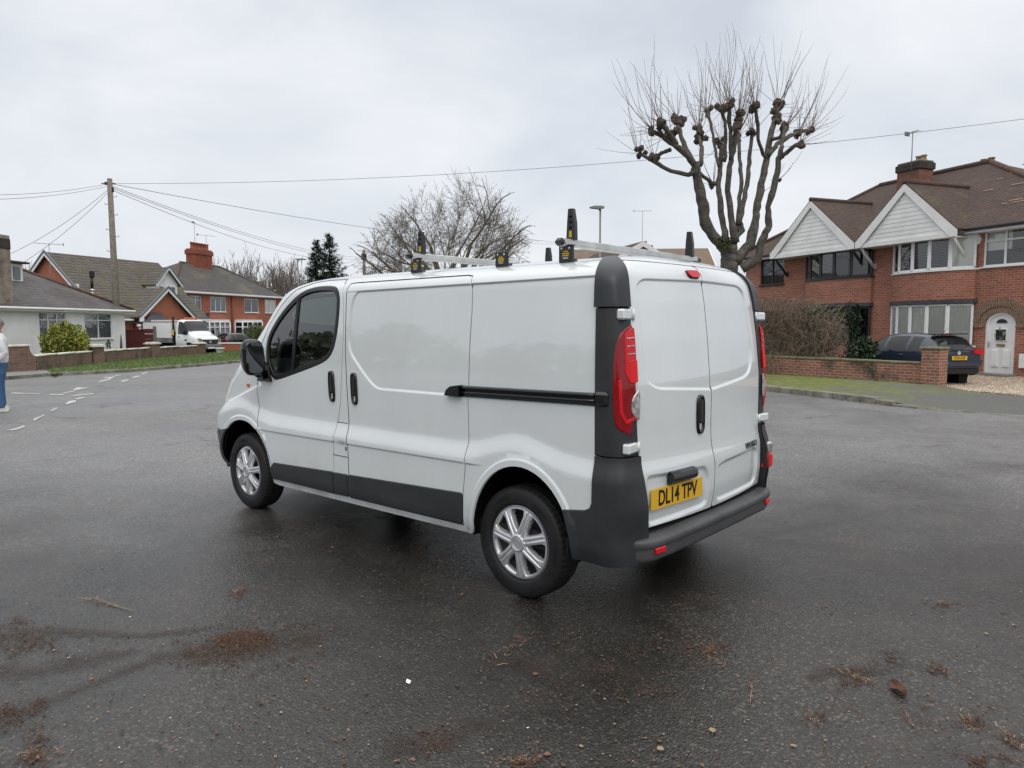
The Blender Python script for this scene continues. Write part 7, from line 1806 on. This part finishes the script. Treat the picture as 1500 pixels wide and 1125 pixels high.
# ================================================================ white tipper truck
WPT=mat('truck_white',(.74,.76,.76),rough=.3,coat=.8,noise=(1.0,.05)); DIRT=mat('dirty_white',(.40,.38,.33),rough=.7,noise=(3,.4)); TGREY=mat('truck_grey',(.17,.18,.185),rough=.6)
def tipper():
    P=lat((309-750)/FPX*49.0,49.0,None); t=empty('tipper_truck',P,math.radians(RV-90-30),'white tipper truck with orange beacon parked nose out behind the low brick wall','truck')
    # x forward from nose (x=0) back to -6; y left side = seen side is -y?
    st=[(-2.35,.42,1.35,2.30,.93,.95,.80),(-2.1,.40,1.35,2.34,.95,.97,.82),(-1.75,.40,1.33,2.32,.96,.98,.82),(-1.45,.40,1.30,2.10,.96,.98,.80),(-1.0,.42,1.26,1.52,.96,.97,.78),(-.75,.42,1.20,1.32,.95,.96,.78),(-.40,.42,1.10,1.22,.93,.93,.76),(-.12,.40,.90,1.05,.88,.88,.70),(0,.42,.75,.85,.80,.80,.62)]
    tt=vehicle('cab_unit',(0,0,0),0,'x','x',st,WPT,(-.85,),.36,1.0,glass_rng=([(-2.12,-1.12)],[(-1.62,-.98)]))
    for o in list(COL.objects):
        if o.parent==tt: o.parent=t
    bpy.data.objects.remove(tt)
    a=Acc(); a.box((.0,0,.50),(.16,1.75,.34),TGREY,bev=.06); obj('front_bumper',a,t)
    a=Acc(); a.prism([(-.50,.62),(.50,.62),(.62,.98),(-.62,.98)],-.02,.03,GUTB,plane='YZ'); 
    for k in range(4): a.box((.032,0,.68+k*.075),(.012,1.0-.02*k,.018),TGREY)
    a.lathe([(.0,.05),(.09,.05),(.105,.045),(.11,.03)],STEEL,n=20,c=(.0,0,.80),axis='X'); obj('grille',a,t)
    for sg in(1,-1):
        a=Acc(); a.prism([(sg*.52,.74),(sg*.86,.86),(sg*.86,1.08),(sg*.66,1.04)],-.22,-.0,CLEARL,plane='YZ'); obj('headlight',a,t)
        a=Acc(); a.box((-1.15,sg*1.12,1.50),(.12,.22,.32),GUTB,bev=.04); obj('door_mirror',a,t)
        a=Acc(); a.box((-1.25,sg*.975,.95),(.26,.03,.10),GUTB,bev=.02); a.box((-1.95,sg*.975,1.15),(.16,.03,.05),GUTB,bev=.01); obj('door_handle',a,t)
    a=Acc(); a.box((.085,0,.42),(.01,.50,.11),UPVC); obj('number_plate',a,t)
    a=Acc(); a.box((-1.95,0,2.42),(.25,.95,.10),mat('beacon_orange',(.65,.12,.01),rough=.3,coat=.5),bev=.03); obj('beacon',a,t)
    # body
    a=Acc(); a.box((-4.35,0,1.60),(3.2,1.95,1.05),WPT,bev=.015); a.box((-4.35,0,.92),(3.3,2.02,.34),TGREY,bev=.01); a.box((-4.35,0,.62),(3.4,.9,.2),UNDER); a.box((-3.9,0,2.26),(2.2,1.9,.10),WPT); obj('tipper_body',a,t)
    for sg in(1,-1):
        a=Acc(); a.box((-2.62,sg*.90,1.60),(.09,.09,1.85),GUTB); a.box((-2.62,sg*.6,1.05),(.30,.5,.9),GUTB); obj('headboard_post',a,t)
        w=Acc(); w.lathe([(0,-.02),(.2,-.02),(.24,.0),(.36,-.02),(.36,-.35)],RUBBER,n=28); 
        if sg<0:w=mirror_acc(w)
        o=w.build('wheel',t); o.location=(-4.6,sg*.97,.36)
    a=Acc(); a.box((-2.60,-1.00,1.45),(.28,.02,.36),mat('yellow_sticker',(.60,.45,.12),rough=.5)); obj('sticker',a,t)
    V,F=text_mesh('DERS',.36,TGREY,sx=.95,bold=.004); a=Acc(); GT=mat('sign_grey',(.07,.07,.075),rough=.6)
    sg=sideT
    a.add([(-3.45+(x*-sg if False else x*(1 if sg<0 else -1)),sg*(1.013+z),.92+y) for x,y,z in V],F,GT); obj('side_lettering',a,t)
    return t
sideT=-1
tipper()
# red gate and concrete post beside the bungalow
p=lat((184-750)/FPX*41.5,41.5,None); t=empty('garden_gate',p,math.radians(RV-84),'dark red panelled wooden gate with a pale concrete post beside the white bungalow','gate'); GRED=mat('red_wood',(.10,.018,.016),rough=.7,noise=(5,.3))
a=Acc()
for k in range(9): a.box((.08+k*.12,0,.85),(.112,.04,1.55),GRED,bev=.004)
a.box((.55,.03,1.25),(1.1,.03,.08),GRED); a.box((.55,-.03,1.62),(1.1,.05,.07),GRED); obj('gate_leaf',a,t)
a=Acc()
for k in range(5): a.box((1.30+k*.0,0.02,.35+k*.30),(.50,.03,.27),GRED,bev=.006)
obj('fence_panel',a,t); a=Acc(); a.box((1.66,0,.85),(.16,.14,1.95),mat('concrete_post',(.17,.165,.15),rough=.9,noise=(4,.3)),bev=.015); obj('post',a,t)
a=Acc(); a.box((.5,-.06,2.05),(1.05,.06,.07),ANTH); a.box((1.0,-.06,1.85),(.07,.06,.5),ANTH); obj('gate_hood',a,t)
p=lat((216-750)/FPX*57,57,None); t=empty('timber_fence',p,math.radians(RV-80),'pale new timber fence panels below the front gable of the brick dormer house','fence'); a=Acc()
for k in range(20): a.box((-2.6+k*.16,0,1.1),(.15,.03,2.3),mat('new_timber',(.36,.22,.11),rough=.8,noise=(4,.2)),bev=.004)
obj('boards',a,t)
p=lat((350-750)/FPX*54,54,None); t=empty('boundary_wall',p,math.radians(RV-82),'low red brick wall with white coping in front of the clipped dark hedge','wall'); a=Acc(); a.box((0,0,.25),(5.2,.22,.75),BRICK_B); obj('wall',a,t); a=Acc(); a.box((0,0,.66),(5.3,.3,.09),UPVC,bev=.01); obj('coping',a,t)
p=gat(321,47.5,.10); t=empty('plant_pot',p,0,'small white plant pot on the grass by the nose of the tipper truck','pot'); a=Acc(); a.lathe([(.20,0),(.27,.28),(.30,.28),(.30,.34),(.25,.34),(.24,.25),(0,.25)],UPVC,n=16,axis='Z'); obj('pot',a,t)
# ================================================================ the person
SKIN=mat('skin',(.42,.22,.16),rough=.55); HAIR=mat('grey_hair',(.22,.18,.16),rough=.9,noise=(60,.4)); TOP=mat('grey_sweatshirt',(.62,.63,.64),rough=.95,noise=(18,.08,(.57,.58,.59)),bump=(9,.018)); JEAN=mat('blue_jeans',(.03,.075,.17),rough=.9,noise=(8,.5,(.06,.12,.23)),bump=(10,.014)); SHOE=mat('white_trainers',(.68,.67,.64),rough=.6,noise=(20,.15))
def skinmesh(name,V,E,Rr,m,parent,sub=2,root=0):
    me=bpy.data.meshes.new('tmp'); bm=bmesh.new(); L=bm.verts.layers.skin.verify(); vs_=[bm.verts.new(v) for v in V]; 
    for a,b in E: bm.edges.new((vs_[a],vs_[b]))
    for v,r in zip(vs_,Rr):
        v[L].radius=r if hasattr(r,'__len__') else (r,r)
    vs_[root][L].use_root=True; bm.to_mesh(me); bm.free(); me.materials.append(m)
    o=bpy.data.objects.new('tmp',me); COL.objects.link(o); mo=o.modifiers.new('s','SKIN'); mo.use_smooth_shade=True; su=o.modifiers.new('u','SUBSURF'); su.levels=sub; su.render_levels=sub
    dg=bpy.context.evaluated_depsgraph_get(); m2=bpy.data.meshes.new_from_object(o.evaluated_get(dg)); bpy.data.objects.remove(o); m2.name=name
    for p in m2.polygons: p.use_smooth=True
    if not len(m2.materials): m2.materials.append(m)
    q=bpy.data.objects.new(name,m2); COL.objects.link(q); q.parent=parent; return q
def blend(name,acc,m,parent,vox=.012,it=5):
    """fuse overlapping forms into one continuous skin"""
    o=acc.build('tmp'); mo=o.modifiers.new('r','REMESH'); mo.mode='VOXEL'; mo.voxel_size=vox; mo.use_smooth_shade=True; sm=o.modifiers.new('s','SMOOTH'); sm.iterations=it; sm.factor=.5
    dg=bpy.context.evaluated_depsgraph_get(); m2=bpy.data.meshes.new_from_object(o.evaluated_get(dg)); bpy.data.objects.remove(o); m2.name=name; m2.materials.clear(); m2.materials.append(m)
    for p in m2.polygons: p.use_smooth=True; p.material_index=0
    q=bpy.data.objects.new(name,m2); COL.objects.link(q); q.parent=parent; return q
def rings(acc,R_,m,n=20,ph=0):
    V=[];F=[]
    for (z,cx,cy,rx,ry) in R_:
        for k in range(n): t=2*math.pi*k/n; V.append((cx+rx*math.cos(t),cy+ry*math.sin(t),z))
    for i in range(len(R_)-1):
        for k in range(n): F.append((i*n+k,i*n+(k+1)%n,(i+1)*n+(k+1)%n,(i+1)*n+k))
    F.append(tuple(range(n))[::-1]); F.append(tuple((len(R_)-1)*n+k for k in range(n))); acc.add(V,F,m,smooth=True)
def person():
    P=lat((-2-750)/FPX*13.25,13.25,0); P.z=float(gz(P.x,P.y))
    t=empty('person',P,math.radians(RV+128),'person in pale grey sweatshirt, blue jeans and white trainers standing at the left edge','person')
    b=Acc(); rings(b,[(1.462,.040,0,.020,.018),(1.472,.036,0,.048,.040),(1.492,.026,0,.072,.054),(1.525,.016,0,.086,.064),(1.565,.006,0,.096,.072),(1.61,-.002,0,.102,.077),(1.65,-.006,0,.098,.075),(1.685,-.008,0,.080,.063),(1.708,-.008,0,.048,.040),(1.716,-.008,0,.02,.018)],SKIN)
    b.tube([(-.03,0,1.34),(-.022,0,1.42),(-.008,0,1.50)],[.075,.060,.056],SKIN,n=14); rings(b,[(.86,0,0,.10,.13),(1.0,0,0,.11,.15),(1.2,-.01,0,.11,.16),(1.33,-.01,0,.10,.18),(1.38,-.01,0,.07,.12)],SKIN)
    b.tube([(.088,0,1.592),(.108,0,1.560),(.100,0,1.548)],[.010,.015,.010],SKIN,n=8); b.tube([(.080,-.03,1.512),(.092,0,1.508),(.080,.03,1.512)],[.008,.011,.008],SKIN,n=6); b.tube([(.075,-.05,1.618),(.092,0,1.615),(.075,.05,1.618)],[.010,.012,.010],SKIN,n=6)
    for sg in(1,-1):
        b.tube([(-.005,sg*.074,1.60),(-.018,sg*.088,1.595),(-.012,sg*.086,1.565),(-.002,sg*.074,1.55)],[.010,.013,.011,.008],SKIN,n=8)
        b.tube([(-.01,sg*.16,1.36),(-.04,sg*.235,1.22),(-.075,sg*.262,1.09),(.02,sg*.245,.975),(.085,sg*.205,.912),(.115,sg*.185,.885)],[.055,.046,.040,.036,.028,.026],SKIN,n=12)
        b.tube([(0,sg*.09,.90),(.01,sg*.10,.48),(-.005,sg*.105,.07)],[.08,.055,.04],SKIN,n=12)
        # palm and five fingers, slipping into the pocket
        b.box((.125,sg*.178,.860),(.030,.075,.075),SKIN,bev=.012,rot=Matrix.Rotation(.35,3,'Y'))
        for o_,l_ in((-.030,.058),(-.010,.068),(.010,.066),(.029,.050)): b.tube([(.128,sg*.178+o_,.835),(.140,sg*.178+o_,.835-l_*.55),(.134,sg*.178+o_*.95,.835-l_)],[.0105,.0098,.0085],SKIN,n=8)
        b.tube([(.125,sg*.145,.872),(.150,sg*.128,.850),(.158,sg*.126,.822)],[.013,.012,.010],SKIN,n=8)
    blend('body',b,SKIN,t,.0075,2)
    e=Acc()
    for sg in(1,-1): e.lathe([(0,.0075),(.006,.0065),(.0095,.003),(.010,0)],UPVC,n=10,c=(.083,sg*.031,1.597),axis='X'); e.lathe([(0,.0092),(.0042,.0078)],GUTB,n=8,c=(.083,sg*.031,1.597),axis='X')
    e.tube([(.091,-.022,1.517),(.1005,0,1.515),(.091,.022,1.517)],.0035,mat('lips',(.30,.11,.09),rough=.6),n=5); obj('eyes_and_mouth',e,t)
    h=Acc(); N=24; VV=[];F=[]
    for i in range(10):
        ph=math.pi*.56*i/9
        for k in range(N):
            th=2*math.pi*k/N; fr=(1+math.cos(th))/2; ph2=ph*(1-.34*fr)
            VV.append((-.004+.113*math.sin(ph2)*math.cos(th),.087*math.sin(ph2)*math.sin(th),1.612+.114*math.cos(ph2)))
    for i in range(9):
        for k in range(N): F.append((i*N+k,(i+1)*N+k,(i+1)*N+(k+1)%N,i*N+(k+1)%N))
    h.add(VV,F,HAIR,smooth=True); obj('hair',h,t)
    s=Acc(); rings(s,[(.895,.005,0,.135,.170),(.93,.01,0,.155,.190),(.99,.012,0,.165,.195),(1.08,.012,0,.165,.195),(1.18,.004,0,.155,.195),(1.27,-.008,0,.142,.205),(1.34,-.014,0,.125,.205),(1.39,-.018,0,.10,.165),(1.425,-.018,0,.078,.105),(1.45,-.014,0,.068,.072)],TOP)
    for sg in(1,-1): s.tube([(-.012,sg*.14,1.365),(-.025,sg*.205,1.30),(-.045,sg*.245,1.20),(-.078,sg*.265,1.09),(-.035,sg*.262,1.03),(.03,sg*.245,.97),(.085,sg*.208,.918)],[.078,.075,.068,.063,.060,.055,.043],TOP,n=14)
    blend('sweatshirt',s,TOP,t,.012,4)
    j=Acc(); rings(j,[(.955,.0,0,.130,.165),(.90,-.002,0,.138,.172),(.84,-.004,0,.135,.172),(.80,-.002,0,.10,.13)][::-1],JEAN)
    for sg,kx in((-1,.005),(1,.03)): j.tube([(0,sg*.088,.88),(0,sg*.092,.72),(kx,sg*.098,.50),(kx-.01,sg*.102,.30),(kx-.015,sg*.105,.085)],[.105,.100,.078,.070,.076],JEAN,n=16)
    blend('jeans',j,JEAN,t,.012,4)
    for sg,x0 in((-1,-.01),(1,.015)):
        s=Acc(); s.prism([(-.115,.0),(.165,.0),(.178,.022),(.165,.052),(.09,.072),(.03,.108),(-.085,.112),(-.12,.05)],sg*.105-.040,sg*.105+.040,SHOE,plane='XZ'); s.xform(lambda v:v+Vector((x0,0,.004))); o=blend('shoe',s,SHOE,t,.008,4)
        l_=Acc()
        for k in range(4): l_.tube([(x0+.045+k*.022,sg*.105-.022,.100-k*.010),(x0+.045+k*.022,sg*.105+.022,.100-k*.010)],.0035,TOP,n=4)
        obj('laces',l_,o)
person()
# ================================================================ litter on the road
R=random.Random(77)
LF=[mat('leaf_brown',(.115,.062,.038),rough=.8),mat('leaf_rust',(.19,.095,.055),rough=.8),mat('leaf_tan',(.30,.215,.135),rough=.8),mat('leaf_dark',(.055,.038,.028),rough=.85)]
PAPER=mat('paper_scrap',(.75,.74,.70),rough=.7)
def sprig(a,c,L,ang,n,m,spread=.5,curl=.02,w=.004):
    """broken needles and twiglets lying loosely together"""
    d=Vector((math.cos(ang),math.sin(ang),0)); nn=Vector((-d.y,d.x,0))
    if n<20 or R.random()<.5:
        P=[c-d*L/2,c-d*L*.15+nn*L*R.gauss(0,.06),c+d*L*.2+nn*L*R.gauss(0,.08)+Vector((0,0,.004)),c+d*L/2+nn*L*R.gauss(0,.1)]; a.tube(P,[w*.45,w*.45,w*.35,w*.2],m[0],n=4,cap=False)
    for k in range(n):
        f_=R.gauss(0,.24); p=c+d*L*f_+nn*L*R.gauss(0,.085 if n>20 else .02); an=ang+R.gauss(0,.75)+(math.pi if R.random()<.5 else 0); l=L*R.uniform(.04,.17); e=Vector((math.cos(an)*l,math.sin(an)*l,R.uniform(0,curl*.5))); s=Vector((-e.y,e.x,0)).normalized()*w*R.uniform(.25,.7)
        p2=p+e*.5+s*R.gauss(0,2); a.add([p-s,p+s,p2+s,p2-s,p+e+s*.3,p+e-s*.3],[(0,1,2,3),(3,2,4,5)],m[R.randrange(len(m))])
def flake(a,c,s,m):
    an=R.uniform(0,6.28); n=R.randint(5,7); V=[c+Vector((math.cos(an+2*math.pi*k/n)*s*R.uniform(.5,1),math.sin(an+2*math.pi*k/n)*s*R.uniform(.4,.9),R.uniform(.001,.35*s))) for k in range(n)]; a.add(V,[tuple(range(n))],m)
# loose scatter nobody could count
a=Acc()
def dens(u,v): return 1.0
for k in range(3600):
    u=R.uniform(-60,1560); v=760+ (1180-760)*R.random()**.75 if R.random()<.8 else R.uniform(620,800)
    c=G(u,v); 
    if math.hypot(c.x-1.5,c.y)<2.0 and abs(c.y)<.9: continue
    c.z+=.004; s=R.uniform(.002,.008)*(1 if R.random()<.95 else 2.0); flake(a,c,s,LF[min(3,int(R.random()**1.3*4))] if R.random()<.994 else PAPER)
# heaps: (u,v,ru,rv,n)
for (u,v,ru,rv,n) in ((360,942,75,24,1700),(40,935,60,26,420),(40,1035,60,30,200),(350,868,28,7,70),(45,1110,18,26,160),(620,808,13,8,60),(600,1085,60,25,150),(760,1115,22,14,80),(840,790+60,10,5,0),(1035,953,26,6,110),(955,1010,20,10,60),(1255,990,20,16,110),(1300,968,26,8,60),(1375,983,24,6,70),(1420,1060,26,10,80),(1478,1083,22,9,60),(1435,1115,26,12,120),(1195,1056,18,9,40),(1390,885,26,5,60),(895,985,22,26,50),(930,960,30,14,40),(740,965,40,45,60),(1230,1010,60,20,50),(1330,1050,60,18,50)):
    sub_=[(R.gauss(0,.55),R.gauss(0,.6),R.uniform(.12,.35)) for _ in range(6)]
    for k in range(int(n*.62)):
        sc_=sub_[R.randrange(6)] if R.random()<.75 else (0,0,.9); q=sc_[0]+R.gauss(0,sc_[2]);w_=sc_[1]+R.gauss(0,sc_[2]); c=G(u+ru*q,v+rv*w_); c.z+=.003+R.random()*.004; s=R.uniform(.003,.012); 
        if R.random()<.28: flake(a,c,s,LF[(0,3,3,0)[R.randrange(4)]])
        else: sprig(a,c,R.uniform(.015,.075),R.gauss(-.8,.8),2,[LF[0],LF[3],LF[3]],w=R.uniform(.0012,.003))
tag(obj('leaf_litter',a),kind='stuff')
items=[('twig',(160,886),.42,.25,9,'thin forked twig lying alone on the wet road left of the van'),('twig',(752,950),.34,1.75,12,'pale forked twig lying on the road below the rear wheel'),('leaf_spray',(1040,953),.24,-.75,26,'rust coloured needle spray on the road right of the rear bumper'),('leaf_spray',(1252,992),.20,-.2,24,'pale brown needle spray above the dark curled leaf on the right'),('leaf_spray',(1378,984),.18,-.7,18,'small rust coloured spray right of the dark curled leaf'),('leaf_spray',(1420,1062),.20,-1.0,22,'brown needle spray near the right edge of the road, below the curled leaf'),('leaf_spray',(1478,1083),.16,-1.0,18,'tan needle spray at the right edge of the road'),('leaf_spray',(45,1108),.22,.9,26,'rust brown needle spray in the bottom left corner'),('leaf_spray',(350,868),.20,-.7,22,'small brown spray on the road in front of the front wheel shadow'),('leaf_spray',(1385,885),.24,-.5,16,'pale tan twiglet far right on the road under the kerb side'),('twig',(1100,1015),.20,-1.2,5,'short dark twig between the bumper spray and the curled leaf'),('leaf_spray',(1194,1057),.14,-.9,14,'small brown spray low on the road left of the curled leaf'),('leaf_spray',(758,1115),.14,.8,16,'brown spray at the bottom edge of the road, middle'),('leaf_spray',(620,806),.13,-.5,14,'three pale twiglets on the road under the sill of the van'),('leaf_spray',(1330,1052),.14,-1.0,8,'thin tan twiglet just under the dark curled leaf')]
for (nm,(u,v),L,an,n,lab) in items:
    a=Acc(); c=G(u,v); sprig(a,Vector((0,0,.006)),L,an,n*2,[LF[1],LF[2],LF[0],LF[0]] if nm!='twig' else [LF[2],LF[1]],curl=.02,w=.0045 if nm=='twig' else .0035); o=obj(nm,a); o.location=c; tag(o,lab,nm.replace('_',' '))
a=Acc(); V=[];N=9
for i in range(N):
    for j in range(5): x=-.075+.15*i/(N-1); wd=.028*math.sin(math.pi*min(1,max(.05,i/(N-1))))*(1+.2*math.sin(i*2)); y=wd*(j-2)/2; V.append((x,y,.006+  .018*abs(j-2)/2*abs(math.sin(i*.7+.5))+.004))
a.add(V,[(i*5+j,(i+1)*5+j,(i+1)*5+j+1,i*5+j+1) for i in range(N-1) for j in range(4)],mat('curled_leaf',(.085,.03,.018),rough=.6)); o=obj('leaf',a); o.location=G(1315,1012); o.rotation_euler=(0,0,-.95); tag(o,'dark reddish curled leaf lying on the road at the lower right','leaf')
a=Acc(); a.add([(-.020,-.006,.004),(-.004,-.013,.009),(.019,-.006,.004),(.016,.007,.011),(-.002,.010,.005),(-.017,.006,.008)],[(0,1,4,5),(1,2,3,4)],PAPER); o=obj('paper_scrap',a); o.location=G(598,1000); o.rotation_euler=(0,0,-.7); tag(o,'tiny white paper scrap on the road below the rear wheel','litter')
a=Acc(); flake(a,Vector((0,0,.006)),.022,LF[2]); o=obj('leaf',a); o.location=G(1044,1073); tag(o,'single pale tan leaf near the bottom edge right of centre','leaf')
a=Acc(); flake(a,Vector((0,0,.006)),.020,LF[2]); o=obj('leaf',a); o.location=G(967,1100); tag(o,'small pale leaf at the bottom of the road left of the tan one','leaf')
a=Acc(); flake(a,Vector((0,0,.006)),.018,LF[1]); o=obj('leaf',a); o.location=G(676,873); tag(o,'small orange leaf on the road just left of the rear tyre','leaf')
# fallen leaves in front of the right-hand wall
a=Acc()
for k in range(900):
    q=R.random(); c=WA.lerp(WB,q*.75)+Vector((R.gauss(0,.1),.22+abs(R.gauss(0,.20)),0)); c.z=float(pz(c.x,c.y))+.01; flake(a,c,R.uniform(.02,.045),LF[R.randrange(4)])
for k in range(60):
    c=Vector((R.uniform(.2,2.2),-11.0+R.gauss(0,.15)-max(0,0),0)); c.y=np.interp(c.x,[.2,1.01,2.2],[-10.9,-11.05,-11.7])+R.gauss(0,.08); c.z=.012; flake(a,c,R.uniform(.01,.03),LF[R.randrange(4)])
tag(obj('fallen_leaves',a),kind='stuff')
# trees across the road behind the camera: only mirrored in the paintwork
a=Acc(); TM=[mat('far_foliage_a',(.10,.13,.08),rough=.9),mat('far_foliage_b',(.16,.17,.12),rough=.9)]
for k in range(5200):
    q=R.random(); x=-50+q*140; hb=5.0+1.8*math.sin(q*17)+1.2*math.sin(q*41+1); c=Vector((x+R.gauss(0,1),47+R.gauss(0,1.6)+q*4,hb*R.random()**.7)); u=Vector((R.gauss(0,1),R.gauss(0,1),R.gauss(0,1))).normalized()*R.uniform(.4,.9); v=u.orthogonal()*.7; a.add([c-u,c-v,c+u,c+v],[(0,1,2,3)],TM[R.randrange(2)])
tag(obj('distant_trees',a),kind='stuff')
